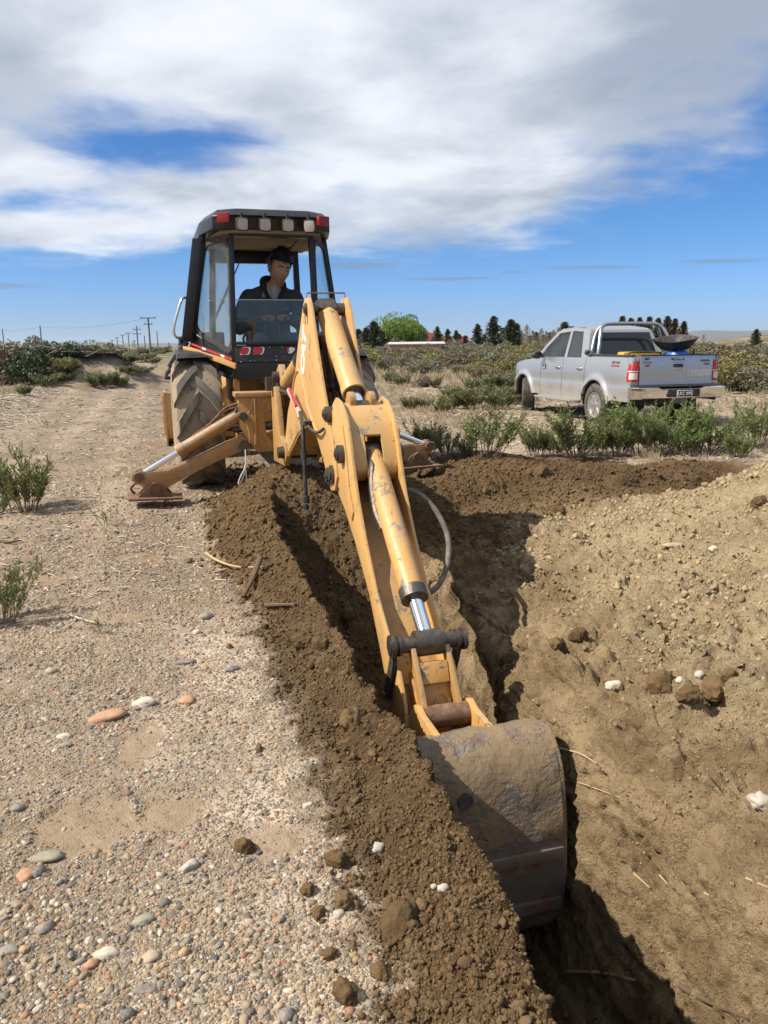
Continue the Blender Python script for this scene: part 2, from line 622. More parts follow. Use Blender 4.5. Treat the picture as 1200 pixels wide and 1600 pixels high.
def base_ground(w, b):
    """(height, fresh soil 0..1, pale dry spoil 0..1)"""
    w = np.asarray(w, float); b = np.asarray(b, float)
    x, y = ORG.x + RV.x * w + BV.x * b, ORG.y + RV.y * w + BV.y * b
    dist = np.sqrt(x * x + y * y)
    near = 1 - sst(9, 16, np.abs(b - 4.5) + np.maximum(np.abs(w) - 4, 0))
    calm = 1 - .72 * np.exp(-((w - .43) / .16) ** 2)
    ww = w + near * calm * (0.05 * fbm(x * 1.7, y * 1.7, o=3) + 0.022 * fbm(x * 6, y * 6, o=2))
    bb = b + near * 0.08 * fbm(x * 1.3 + 9, y * 1.3, o=3)
    # open ground: gentle swell, a slight rise toward the machine, a windrow left of the track
    z0 = 0.03 * fbm(x * .35, y * .35, o=3) + 0.07 * sst(4.5, 9.0, y)
    z0 = z0 + np.clip(dist - 14, 0, 400) * 0.0035 * (0.25 + fbm(x * .03, y * .03, o=3))
    rut = np.exp(-((w + 2.75) / .32) ** 2) + np.exp(-((w + 1.15) / .30) ** 2)
    z0 = z0 - 0.025 * rut * sst(2.5, 5, y)
    wl = w + 5.3 + 0.02 * (b + 2) + 0.35 * fbm(x * .5, y * .5, o=2)
    z0 = z0 + 0.17 * np.exp(-(wl / .75) ** 2) * sst(7, 11, y) * (1 - sst(20, 34, y))
    # rise far on the right
    z0 = z0 + 3.0 * sst(14, 60, x - 0.10 * y) * sst(22, 70, y) * (1 - .8 * sst(90, 200, y))
    # left pile of earth along the track
    z0 = z0 + 1.5 * np.exp(-(((x + 11.2) / 2.1) ** 2 + ((y - 30) / 2.6) ** 2) * (1 + .35 * fbm(x * .6, y * .6, o=3)))
    we, wf, hb = np.interp(bb, _B, _WE), np.interp(bb, _B, _WF), np.interp(bb, _B, _HB)
    t = np.clip((we - ww) / (we - wf), 0, 1.6)
    berm = hb * np.clip(1 - t, 0, 1) ** 0.8
    # right flank: steep cut, then the cut slope, then the spoil heap
    hm = np.interp(bb, [-2.5, -1.0, .6, 1.8, 2.8, 3.6, 4.6, 12, 16], [0, 0.05, .34, .36, .22, .30, .70, .82, 0])
    wc = np.interp(bb, [0, 2, 3.6, 5, 9], [2.3, 2.2, 2.6, 2.75, 2.9])
    k = [(.395, -1.42), (.42, -1.0), (.45, -.6), (.485, -.28), (.66, -.10), (1.12, .05)]
    far_open = np.interp(bb, [2.6, 4.2, 5.2], [1.0, .55, 0.0])        # dug pit is wider toward the machine
    step = .26 * sst(5.25, 4.95, bb + .10 * fbm(x * 2.3, y * 2.3, o=2)) * sst(2.4, 3.2, bb)     # pit behind the bucket was cut wider
    wq = ww - step * sst(.30, .40, ww) * (1 - sst(1.3, 2.0, ww))
    wr = np.where(wq > .395, .395 + (wq - .395) / (1 + .35 * far_open), wq)
    zr = np.interp(wr, [p[0] for p in k], [p[1] for p in k])
    s = np.clip((ww - 1.0) / (wc - 1.0), 0, 1)
    heap = np.where(ww < wc, hm * (s * (1.15 - .15 * s)), hm * np.clip(1 - (ww - wc) / 1.75, 0, 1))
    zr = np.where(wr < 1.12, zr + heap * sst(.7, 1.2, ww), np.maximum(heap + .02, z0))
    zend = np.interp(bb, [-.9, .3, 1.2, 2.0, 2.35, 2.9, 3.5, 4.3], [-3, .06, .40, .46, .28, -.30, -.95, -1.42])
    zend = np.where(bb < 2.1, zend * (1 - sst(.3, 1.7, np.abs(ww - .1))), zend)
    # the cut only exists where the machine has dug
    cut = np.maximum(zend, zr)
    mound = np.interp(bb, [-.2, .7, 1.3, 2.0, 2.4], [0, .12, .38, .47, .32]) * np.exp(-((ww + .12) / .55) ** 2)
    flat_r = np.maximum(z0, np.where(ww > .2, heap, 0))
    dug = sst(1.7, 2.3, bb)
    right = np.where(bb > 2.35, cut, np.maximum(flat_r, mound) * (1 - dug) + cut * dug)
    left = z0 + berm
    left = np.maximum(left, np.where(bb < 2.5, z0 * 0 + mound, -9))
    edge = sst(-.012, .03, ww - we)
    z = left * (1 - edge) + right * edge
    # zones
    brk = 0.09 * fbm(x * 5, y * 5, o=3) + 0.05 * fbm(x * 14, y * 14, o=2)
    soil_l = np.maximum(sst(-.06, .05, ww - wf + brk), sst(.05, .13, ww - wf)) * sst(.1, .9, bb + brk)
    soil_r = np.where(ww > 0, 1 - sst(3.9, 4.5, ww + 2 * brk - .3 * (hm < .3)), 1) * sst(-.7, .3, bb + 3 * brk)
    soil = np.where(ww < .1, soil_l, np.minimum(soil_r, 1)) * (1 - sst(14, 16, b))
    soil = np.maximum(soil, sst(.03, .12, mound + brk * .4))
    pale = sst(.75, 1.25, ww + brk * 1.5 + .25 * fbm(x * 1.1, y * 1.1, o=3) - .35 * sst(4.6, 2.6, bb)) * sst(2.4, 4.2, bb + brk * 3)
    wall = sst(.3, .38, ww) * (1 - sst(.85, 1.2, ww + brk)) * sst(2.6, 3.2, bb)
    return z, soil, pale, wall


def ray0(px, py):
    d = np.array(_f) + np.array(_r) * (px - 600) / 1200 + np.array(_u) * (800 - py) / 1200
    return d * (-CAM_Z / d[2])


def axis_lines(lo, hi, step):
    out = [lo]
    while out[-1] < hi:
        out.append(out[-1] + step(out[-1]))
    return np.array(out)


def _wstep(w):
    if .37 < w < .49: return .0019
    if .33 < w < .56 or .62 < w < .78: return .006
    if -1.75 < w < 2.5: return .0125
    d = abs(w + 1.26) if w < 0 else abs(w - .8)
    return max(.0125, d * (.022 if d < 25 else .09))


def _dstep(d):
    if d < 0.9: return .12
    if d < 2: return .0085
    if d < 12: return .0043 * d
    if d < 100: return .0145 * d
    return .07 * d


_pos = axis_lines(0.5, 16000, _wstep)
_neg = -axis_lines(-0.5, 16000, lambda m: _wstep(-m))[::-1]
W_L = np.concatenate([_neg[_neg < 0.5], _pos])
_fd = axis_lines(0.0, 24000, _dstep)
_bk = axis_lines(0.0, 4000, lambda d: max(.15, d * .15))
B_L = np.concatenate([8.8 + _bk[::-1], 8.8 - _fd[1:]])[::-1]       # ascending b
GW, GB = np.meshgrid(W_L, B_L)
GZ, GSOIL, GPALE, GWALL = base_ground(GW, GB)
GX, GY = ORG.x + RV.x * GW + BV.x * GB, ORG.y + RV.y * GW + BV.y * GB
# normals of the base shape, then push the fine relief out along them
dZw = np.gradient(GZ, axis=1) / np.gradient(GW, axis=1)
dZb = np.gradient(GZ, axis=0) / np.gradient(GB, axis=0)
nl = 1 / np.sqrt(1 + dZw ** 2 + dZb ** 2)
nw, nb, nz = -dZw * nl, -dZb * nl, nl
_near = (np.hypot(GX, GY) < 22)
idx = np.where(_near)
x_, y_, z_, so_, pa_, wa_ = (a[idx] for a in (GX, GY, GZ, GSOIL, GPALE, GWALL))
d_ = np.hypot(x_, y_)
n1 = fbm(x_ * 9, y_ * 9, z_ * 9, o=4, gain=.55)
n2 = np.abs(fbm(x_ * 13 + 4, y_ * 13, z_ * 13, o=3))
n3 = np.abs(pn(x_ * 34, y_ * 34, z_ * 34))
n4 = pn(x_ * 70, y_ * 70, z_ * 70)
lump = sst(.15, .55, pn(x_ * 5.2, y_ * 5.2, z_ * 5.2))
n5 = np.abs(fbm(x_ * 26 + 9, y_ * 26, z_ * 26, o=2))
pits = sst(.12, .5, pn(x_ * 17 + 3, y_ * 17, z_ * 17)) * sst(-.1, .3, pn(x_ * 2.7, y_ * 2.7 + 8, z_ * 2.7))
big = fbm(x_ * 2.2, y_ * 2.2, z_ * 2.2, o=3)
rough_soil = .018 * n1 + .024 * (n2 - .3) + .012 * (n3 - .3) + .014 * (n5 - .3) + .005 * n4 + .022 * lump + .035 * big - .022 * pits
w_, b_ = GW[idx], GB[idx]
streak = pn(z_ * 9 + w_ * 4, b_ * .9 + z_ * 1.5) * .25 + pn(z_ * 26 + w_ * 9, b_ * 1.6 + z_ * 2) * .45 + pn(z_ * 60 + w_ * 20, b_ * 3 + z_ * 4) * .3
rough_wall = .016 * n1 + .030 * streak + .016 * (n3 - .3) + .026 * (n5 - .3) + .020 * (n2 - .3) + .007 * n4 - .028 * pits + .012 * big + .03 * sst(.25, .6, pn(x_ * 3.1, y_ * 3.1, z_ * 3.1 + 4)) - .03 * sst(.3, .6, pn(x_ * 4.1 + 7, y_ * 4.1, z_ * 4.1))
tread = np.sin(b_ * 46 + 2.2 * np.abs(np.sin(w_ * 9)) ) * (np.exp(-((w_ + 2.75) / .24) ** 2) + np.exp(-((w_ + 1.75) / .2) ** 2)) * sst(3.4, 5.5, y_) * sst(-.3, .2, pn(x_ * .6, y_ * .6))
slab = np.zeros_like(x_)
for _px, _py, _rx, _ry in ((128, 1288, .17, .20), (225, 872, .26, .12), (265, 1268, .12, .11), (420, 1312, .13, .10), (215, 1160, .10, .16), (60, 905, .3, .14), (185, 962, .2, .1)):
    _t = ray0(_px, _py)
    _q = np.sqrt(((x_ - _t[0]) / _rx) ** 2 + ((y_ - _t[1]) / _ry) ** 2) + .35 * fbm(x_ * 9, y_ * 9, o=2)
    slab = np.maximum(slab, sst(1.05, .80, _q))
slab = slab * (1 - so_)
rough_gravel = .006 * n1 + .006 * n3 + .005 * n4 + .004 * (n5 - .3) + .013 * tread - .010 * slab + .010 * fbm(x_ * 2.5, y_ * 2.5, o=2)
rough_soil = rough_soil + pa_ * (.016 * (n5 - .3) + .018 * (n2 - .3) + .006 * n4)
disp = so_ * ((1 - wa_) * rough_soil * (1 + .15 * pa_) + wa_ * rough_wall) + (1 - so_) * rough_gravel
_zone = sst(.50, .64, w_) * (1 - sst(1.25, 1.9, w_)) * so_ * sst(2.6, 3.4, b_)
_l1 = fbm(x_ * 2.6 + 5, y_ * 2.6, z_ * 3.4, o=3)
_l2 = fbm(x_ * 6.5, y_ * 6.5 + 3, z_ * 8, o=3)
_l3 = fbm(x_ * 15 + 2, y_ * 15, z_ * 15, o=2)
disp = disp + _zone * (.055 * sst(-.03, .05, _l1) + .034 * sst(-.03, .05, _l2) + .018 * sst(-.03, .06, _l3) - .05)
disp = disp * (1 - sst(16, 22, d_))
GWf, GBf = GW.copy(), GB.copy()
lat_k = np.where(so_ > .3, 1.0, 0.0)
GWf[idx] += disp * nw[idx] * lat_k
GBf[idx] += disp * nb[idx] * lat_k
GZ[idx] += disp * nz[idx]
GX, GY = ORG.x + RV.x * GWf + BV.x * GBf, ORG.y + RV.y * GWf + BV.y * GBf
SLAB = np.zeros_like(GZ)
SLAB[idx] = slab


def grid_at(A, w, b):
    w = np.clip(np.asarray(w, float), W_L[0], W_L[-1] - 1e-6); b = np.clip(np.asarray(b, float), B_L[0], B_L[-1] - 1e-6)
    i = np.clip(np.searchsorted(W_L, w) - 1, 0, len(W_L) - 2)
    j = np.clip(np.searchsorted(B_L, b) - 1, 0, len(B_L) - 2)
    fw = (w - W_L[i]) / (W_L[i + 1] - W_L[i]); fb = (b - B_L[j]) / (B_L[j + 1] - B_L[j])
    return A[j, i] * (1 - fw) * (1 - fb) + A[j, i + 1] * fw * (1 - fb) + A[j + 1, i] * (1 - fw) * fb + A[j + 1, i + 1] * fw * fb


def ground_z(x, y):
    w, b = xy_to_wb(x, y)
    return grid_at(GZ, w, b)


def gz(x, y):
    return float(ground_z(np.array(x), np.array(y)))


_D = np.array(_f); _RR = np.array(_r); _UU = np.array(_u)


def ray(px, py):
    """direction through a pixel of the 1200 x 1600 photograph"""
    return _D + _RR * (px - 600) / 1200 + _UU * (800 - py) / 1200


def on_ground(px, py, zoff=0.0):
    """where the sight line of that pixel meets the ground (used to take positions off the photograph)"""
    d = ray(px, py)
    ts = np.geomspace(1.2, 400, 4000)
    P = np.array([0, 0, CAM_Z])[None] + ts[:, None] * d[None]
    h = ground_z(P[:, 0], P[:, 1]) + zoff
    k = np.argmax(P[:, 2] < h)
    return Vector(P[k])


def grid_mesh(name, X, Y, Z, attrs):
    nb_, nw_ = X.shape
    me = bpy.data.meshes.new(name)
    me.vertices.add(nb_ * nw_)
    co = np.stack([X, Y, Z], -1).astype(np.float32)
    me.vertices.foreach_set('co', co.ravel())
    I = np.arange(nb_ * nw_).reshape(nb_, nw_)
    q = np.stack([I[:-1, :-1], I[1:, :-1], I[1:, 1:], I[:-1, 1:]], -1).reshape(-1, 4)
    q = q[:, ::-1]
    n = len(q)
    me.loops.add(n * 4)
    me.loops.foreach_set('vertex_index', q.ravel().astype(np.int32))
    me.polygons.add(n)
    me.polygons.foreach_set('loop_start', (np.arange(n) * 4).astype(np.int32))
    me.polygons.foreach_set('use_smooth', np.ones(n, bool))
    me.update(calc_edges=True)
    for k, A in attrs.items():
        a = me.attributes.new(k, 'FLOAT', 'POINT')
        a.data.foreach_set('value', A.astype(np.float32).ravel())
    return me


def soil_colour(T, co, grain_scale=1.0):
    """fresh damp earth"""
    a = T.noise(co, 7, 6, 0.6)
    b = T.noise(co, 55, 4, 0.65)
    c = T.mix(T.ss(a, .3, .72), (0.100, 0.060, 0.028), (0.180, 0.114, 0.056))
    c = T.mix(T.m('MULTIPLY', T.ss(T.noise(co, 1.9, 6, .68, .5), .50, .68), .6), c, (0.245, 0.172, 0.098))
    c = T.mix(T.m('MULTIPLY', T.ss(b, .45, .75), .55), c, (0.25, 0.175, 0.10))
    return c


def ground_material():
    m, T, p = new_mat('ground')
    g = geo(T)
    pos = g.outputs['Position']
    at = lambda n: T.n('ShaderNodeAttribute', attribute_name=n).outputs['Fac']
    soil, pale, wall, slab, field = at('soil'), at('pale'), at('wall'), at('slab'), at('field')
    cam_d = T.vm('LENGTH', pos)
    # packed gravel track
    n_l = T.noise(pos, .9, 5, .6)
    n_m = T.noise(pos, 5.5, 6, .62)
    n_s = T.noise(pos, 38, 4, .6)
    dust = T.mix(T.ss(n_l, .35, .68), (0.20, 0.150, 0.100), (0.345, 0.268, 0.188))
    dust = T.mix(at('dusty'), dust, (0.56, 0.45, 0.335))
    dust = T.mix(T.m('MULTIPLY', T.ss(n_m, .46, .70), .65), dust, (0.17, 0.122, 0.08))
    dust = T.mix(T.m('MULTIPLY', T.ss(n_s, .52, .70), .75), dust, (0.10, 0.073, 0.048))  # shade in the gaps between pebbles, painted into the dust colour
    vcol = T.vor(pos, 62, out='Color')
    vd = T.vor(pos, 62, out='Distance')
    sv = T.n('ShaderNodeSeparateXYZ')
    T.put(sv.inputs[0], vcol)
    peb = T.ramp(sv.outputs[0], [(0, (.13, .11, .10)), (.2, (.30, .25, .20)), (.42, (.36, .26, .17)), (.6, (.22, .21, .20)), (.78, (.46, .40, .33)), (.92, (.34, .20, .12)), (1, (.66, .62, .56))])
    pm = T.m('MULTIPLY', T.ss(T.m('SUBTRACT', T.m('MULTIPLY_ADD', sv.outputs[1], .35, .22), vd), -.02, .06), T.m('SUBTRACT', 1.0, T.m('MULTIPLY', slab, .9)))
    vcol2 = T.vor(pos, 21, out='Color')
    vd2 = T.vor(pos, 21, out='Distance')
    sv2 = T.n('ShaderNodeSeparateXYZ')
    T.put(sv2.inputs[0], vcol2)
    pm2 = T.m('MULTIPLY', T.ss(T.m('SUBTRACT', T.m('MULTIPLY_ADD', sv2.outputs[1], .5, -.12), vd2), -.02, .05), .75)
    rut = at('rut')
    dust = T.mix(T.m('MULTIPLY', rut, .8), dust, (0.43, 0.34, 0.245))
    pm = T.m('MULTIPLY', pm, T.m('SUBTRACT', 1.0, T.m('MULTIPLY', rut, .6)))
    grav = T.mix(T.m('MULTIPLY', pm, .8), dust, peb)
    grav = T.mix(T.m('MULTIPLY', pm2, T.m('SUBTRACT', 1.0, slab)), grav, T.ramp(sv2.outputs[0], [(0, (.17, .15, .14)), (.3, (.34, .28, .22)), (.6, (.42, .33, .24)), (.85, (.25, .25, .25)), (1, (.6, .56, .5))]))
    grav = T.mix(T.m('MULTIPLY', slab, .75), grav, (0.285, 0.21, 0.14))
    # dry field beyond the track: straw litter, leaf litter
    fl = T.noise(pos, 1.3, 6, .65)
    fs = T.noise(T.vm('MULTIPLY', pos, (1, 1, 1)), 24, 4, .7)
    fcol = T.mix(T.ss(fl, .35, .65), (0.20, 0.145, 0.10), (0.36, 0.285, 0.195))
    fcol = T.mix(T.ss(fs, .52, .7), fcol, (0.52, 0.46, 0.36))
    fcol = T.mix(T.m('MULTIPLY', T.ss(fs, .46, .3), .7), fcol, (0.10, 0.075, 0.055))
    far = T.ss(cam_d, 30, 70)
    fcol = T.mix(T.m('MULTIPLY', far, T.ss(T.noise(pos, .22, 5, .65), .35, .55)), fcol, (0.115, 0.112, 0.062))
    grav = T.mix(field, grav, fcol)
    # dug earth
    sc = soil_colour(T, pos)
    pn1 = T.noise(pos, 3.2, 6, .62)
    pn2 = T.noise(pos, 28, 5, .65)
    pcol = T.mix(T.ss(pn1, .3, .7), (0.35, 0.265, 0.155), (0.53, 0.415, 0.25))
    pcol = T.mix(T.m('MULTIPLY', T.ss(pn2, .5, .72), .5), pcol, (0.46, 0.37, 0.245))
    pcol = T.mix(T.m('MULTIPLY', T.ss(pn2, .44, .30), .75), pcol, (0.12, 0.08, 0.042))
    wn = T.noise(T.vm('MULTIPLY', pos, (2.5, 2.5, 6)), 1.0, 6, .6)
    wcol = T.mix(T.ss(wn, .35, .68), (0.265, 0.185, 0.10), (0.45, 0.33, 0.192))
    wcol = T.mix(T.m('MULTIPLY', T.ss(pn2, .42, .25), .45), wcol, (0.10, 0.066, 0.034))
    wcol = T.mix(T.m('MULTIPLY', T.ss(pn2, .52, .75), .4), wcol, (0.36, 0.28, 0.18))
    sc = T.mix(wall, sc, wcol)
    sc = T.mix(pale, sc, pcol)
    pit_shade = T.m('MULTIPLY', T.ss(T.noise(pos, 95, 3, .62), .58, .66), T.m('MULTIPLY_ADD', T.ss(T.noise(pos, 9, 3, .5), .4, .65), .55, .25))  # dark specks paint the shade of small cavities into the earth colour
    sc = T.mix(pit_shade, sc, (0.060, 0.038, 0.019))
    # pale root fibres and grit in the earth
    gr = T.ss(T.vor(pos, 75, out='Distance'), .16, .07)
    gsel = T.ss(T.noise(pos, 11, 3, .5), .52, .66)
    sc = T.mix(T.m('MULTIPLY', T.m('MULTIPLY', gr, gsel), .8), sc, (0.50, 0.43, 0.33))
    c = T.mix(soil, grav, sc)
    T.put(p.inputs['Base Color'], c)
    p.inputs['Roughness'].default_value = 0.95
    p.inputs['Specular IOR Level'].default_value = 0.15
    # relief finer than the mesh
    h_g = T.m('ADD', T.m('MULTIPLY', pm, .55), T.m('ADD', T.m('MULTIPLY', pm2, .9), T.m('MULTIPLY', T.noise(pos, 120, 4, .6), .5)))
    h_s = T.m('ADD', T.m('MULTIPLY', T.noise(pos, 36, 7, .72), 3.4), T.m('MULTIPLY', T.noise(pos, 130, 3, .65), 1.0))
    hmx = T.n('ShaderNodeMix', data_type='FLOAT')
    T.put(hmx.inputs[0], soil); T.put(hmx.inputs[2], h_g); T.put(hmx.inputs[3], h_s)
    T.put(p.inputs['Normal'], T.bump(hmx.outputs[0], 0.9, 0.016))
    return m


M_GROUND = ground_material()
_gd = np.hypot(GX, GY)
_wl = -4.9 - .02 * (GB + 2) + .5 * fbm(GX * .45, GY * .45, o=2)
FIELD = np.where(GW < 0, sst(.4, -.4, GW - _wl), sst(2.2, 3.4, GW + .6 * fbm(GX * .5, GY * .5, o=2)))
FIELD = np.maximum(FIELD, sst(55, 120, _gd)) * (1 - GSOIL)
DUSTY = sst(-.95, -.25, GW - np.interp(GB, _B, _WF) + .30 * fbm(GX * 1.6, GY * 1.6, o=3)) * sst(3.9, 4.9, GB + .4 * fbm(GX, GY, o=2)) * (1 - GSOIL) * np.clip(.75 + .8 * fbm(GX * 3.5, GY * 3.5, o=3), 0, 1)
_wv = GW + .18 * fbm(GX * .35, GY * .35, o=2)
RUT = (np.exp(-((_wv + 2.75) / .26) ** 2) + .8 * np.exp(-((_wv + 1.75) / .22) ** 2) + .8 * np.exp(-((_wv + 3.9) / .25) ** 2)) * sst(3.2, 5.5, GY) * np.clip(.55 + .9 * fbm(GX * 1.3, GY * 1.3, o=3), 0, 1) * (1 - GSOIL)
RUT = np.clip(RUT, 0, 1)
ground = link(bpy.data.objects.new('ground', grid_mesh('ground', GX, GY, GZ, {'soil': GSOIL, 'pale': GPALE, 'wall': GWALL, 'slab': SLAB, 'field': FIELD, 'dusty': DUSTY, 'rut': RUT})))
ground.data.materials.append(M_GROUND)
tag(ground, kind='structure')
print('ground verts', len(ground.data.vertices))
# ------------------------------------------------------------------ backhoe loader
M_YEL = machine_paint('yellow_paint', (0.575, 0.325, 0.10), wear=.80, dirt=.75, rust=.30, scale=4.0)
M_YELW = machine_paint('worn_yellow_paint', (0.58, 0.30, 0.07), wear=1.25, dirt=.6, rust=.5, scale=4.5, seedv=3.1)
M_YELD = machine_paint('dirty_yellow_paint', (0.42, 0.22, 0.055), wear=1.0, dirt=1.25, rust=.75, scale=6.0, seedv=7.7)
M_STAB = machine_paint('rusted_yellow_paint', (0.34, 0.165, 0.045), wear=1.5, dirt=1.6, rust=1.1, scale=8.0, seedv=5.2)
M_BLK = simple('black_panel_paint', (0.014, 0.016, 0.020), .48, var=.3, scale=3, dust=.12, bump=.1, bscale=120)
M_FRAME = simple('black_cab_frame', (0.011, 0.012, 0.014), .36, var=.3, scale=5, dust=.05)
M_RUB = simple('black_rubber', (0.02, 0.02, 0.021), .75, var=.3, scale=12, dust=.3)
M_CHROME = simple('chrome_rod', (0.78, 0.78, 0.80), .12, metal=1.0, var=.05)
M_STEEL = simple('greasy_steel', (0.10, 0.085, 0.075), .42, metal=.7, var=.5, scale=18, bump=.3, bscale=90, dust=.25)
M_RUSTY = simple('rusty_steel', (0.15, 0.075, 0.04), .75, metal=.2, var=.6, scale=14, bump=.4, bscale=80, dust=.4)
M_RED = simple('red_lamp_lens', (0.27, 0.016, 0.02), .25, var=.2)
M_REDST = simple('red_sticker', (0.55, 0.035, 0.03), .5, var=.2)
M_WHITE = simple('white_sticker', (0.78, 0.77, 0.74), .5, var=.08, scale=30)
M_LENS = simple('dusty_lamp_glass', (0.42, 0.38, 0.33), .35, var=.2, scale=20)
M_LINER = simple('beige_headliner', (0.24, 0.205, 0.16), .9, var=.15)
M_SEAT = simple('seat_vinyl', (0.03, 0.031, 0.033), .6, var=.3, dust=.3)
M_GLASS = glass_mat('cab_glass', (0.84, 0.91, 0.91), .12)
M_GLASSL = glass_mat('dusty_cab_glass', (0.74, 0.80, 0.80), .24, film=(.42, .43, .43))


def tyre_mat():
    m, T, p = new_mat('dusty_tyre_rubber')
    co = obj_co(T)
    g = geo(T)
    n1 = T.noise(co, 5, 6, .65)
    n2 = T.noise(co, 26, 5, .65)
    sx = T.n('ShaderNodeSeparateXYZ')
    T.put(sx.inputs[0], co)
    rr_ = T.m('SQRT', T.m('ADD', T.m('MULTIPLY', sx.outputs[1], sx.outputs[1]), T.m('MULTIPLY', sx.outputs[2], sx.outputs[2])))
    pt = T.ss(rr_, .700, .722)
    c = T.mix(n1, (0.035, 0.034, 0.033), (0.075, 0.07, 0.066))
    dirt = T.m('MULTIPLY', T.m('SUBTRACT', 1.0, T.m('MULTIPLY', pt, .80)), T.ss(T.m('ADD', T.m('MULTIPLY', n1, .6), T.m('MULTIPLY', n2, .4)), .28, .52))
    c = T.mix(T.m('MULTIPLY', dirt, .95), c, (0.30, 0.235, 0.16))
    T.put(p.inputs['Base Color'], c)
    p.inputs['Roughness'].default_value = .85
    T.put(p.inputs['Normal'], T.bump(n2, .3, .01))
    return m


M_TYRE = tyre_mat()

BH = empty('backhoe_loader', ORG, YAW, 'yellow and black backhoe loader digging the trench with its rear arm', 'backhoe')


def P(l, b, z):
    return Vector((l, -b, z))


def fP(u, v, t):
    return P(t, u, v)


def circle_pts(c, r, a0, a1, n):
    return [(c[0] + r * math.cos(R_(a0 + (a1 - a0) * i / n)), c[1] + r * math.sin(R_(a0 + (a1 - a0) * i / n))) for i in range(n + 1)]


def spline(pts, n=16):
    pts = [Vector(p) for p in pts]
    out = []
    for t in np.linspace(0, 1, n):
        u = t * (len(pts) - 1); i = min(int(u), len(pts) - 2); f = u - i
        p0, p1, p2, p3 = pts[max(i - 1, 0)], pts[i], pts[i + 1], pts[min(i + 2, len(pts) - 1)]
        out.append(.5 * ((2 * p1) + (p2 - p0) * f + (2 * p0 - 5 * p1 + 4 * p2 - p3) * f * f + (3 * p1 - p0 - 3 * p2 + p3) * f ** 3))
    return out


def smooth_poly(pts, n):
    return [(p.x, p.y) for p in spline([Vector((u, v, 0)) for u, v in pts], n)]


# ---- wheels
def ag_tyre(R=.70, wd=.50, rim=.36, nl=13, lug=.042):
    mb = MB()
    h = wd / 2
    prof = [(-h * .80, rim), (-h * .98, rim + .06), (-h * 1.03, rim + .16), (-h * .99, R - .12), (-h * .90, R - .055), (-h * .62, R - .03), (0, R - .018),
            (h * .62, R - .03), (h * .90, R - .055), (h * .99, R - .12), (h * 1.03, rim + .16), (h * .98, rim + .06), (h * .80, rim)]
    mb.lathe((0, 0, 0), (1, 0, 0), prof, 60, closed=True)

    def crown(t):
        t = abs(t)
        return R - .018 - .012 * t ** 2 - (.09 * max(0, t - .82) ** 1.0 / .18 * .6)
    for side in (-1, 1):
        for k in range(nl):
            a0 = 2 * math.pi * (k + (0.5 if side > 0 else 0)) / nl
            st = []
            for i in range(7):
                t = -.06 + 1.06 * i / 6
                ang = a0 + .50 * t ** 1.15 if t > 0 else a0 + .5 * t
                hw = .052 + .012 * t
                rr = crown(t)
                out = lug if i not in (0,) else lug * .7
                top = rr + out
                y = side * t * h * 1.0
                sec = []
                for da, r_ in ((-hw - .018, rr - .03), (-hw, top), (hw, top), (hw + .018, rr - .03)):
                    a = ang + da / R * 1.0
                    sec.append(Vector((y, math.cos(a) * r_, math.sin(a) * r_)))
                st.append(sec)
            vs = [p for s in st for p in s]
            fs = []
            for i in range(6):
                for q in range(4):
                    q2 = (q + 1) % 4
                    fs.append((i * 4 + q, i * 4 + q2, (i + 1) * 4 + q2, (i + 1) * 4 + q))
            fs += [(3, 2, 1, 0), (24, 25, 26, 27)]
            mb.add(vs, fs)
    return mb


def wheel(par, l, b, z, R, wd, rim, nl, lug, flip=1, spin=0.0):
    t = ag_tyre(R, wd, rim, nl, lug).build('tyre', M_TYRE, par, smooth=40, weld=False)
    t.location = P(l, b, z)
    t.rotation_euler = (spin, 0, 0)
    rm = MB()
    rm.lathe((0, 0, 0), (1, 0, 0), [(-wd * .42, rim + .012), (-wd * .38, rim - .02), (-wd * .05, rim - .05), (wd * .0, rim * .5), (wd * .02, .12), (wd * .16, .11), (wd * .16, .03),
                                    (-wd * .1, .03), (-wd * .1, rim * .5), (wd * .3, rim - .05), (wd * .42, rim + .012)], 32)
    for k in range(8):
        a = 2 * math.pi * k / 8
        rm.cyl((wd * .03, math.cos(a) * .16, math.sin(a) * .16), (wd * .09, math.cos(a) * .16, math.sin(a) * .16), .016, 6)
    r = rm.build('rim', M_YELD, t)
    r.rotation_euler = (0, 0, math.pi if flip < 0 else 0)
    return t


for s in (-1, 1):
    wheel(BH, s * .84, 0, .74, .700, .50, .34, 12, .055, s, .3 + .2 * s)
    wheel(BH, s * .78, -2.12, .45, .43, .30, .24, 14, .022, s, .1)

# ---- chassis and engine hood (mostly behind the cab)
mb = MB()
mb.box(P(0, -1.3, .62), (.62, 3.0, .30))
mb.cyl(P(-.62, 0, .74), P(.62, 0, .74), .13, 16)
mb.cyl(P(-.70, -2.12, .46), P(.70, -2.12, .46), .07, 12)
mb.box(P(0, .55, .80), (.70, .7, .40))
mb.build('chassis', M_YELD, BH, bevel=.012)
mb = MB()
mb.prism([(-1.15, .78), (-1.15, 1.42), (-1.35, 1.46), (-2.5, 1.36), (-2.62, 1.25), (-2.62, .78)], fP, -.38, .38)
hood = mb.build('engine_hood', M_YEL, BH, bevel=.03)
mb = MB()
mb.cyl(P(.30, -1.9, 1.38), P(.30, -1.9, 1.95), .04, 12)
mb.build('exhaust_pipe', M_RUSTY, BH)

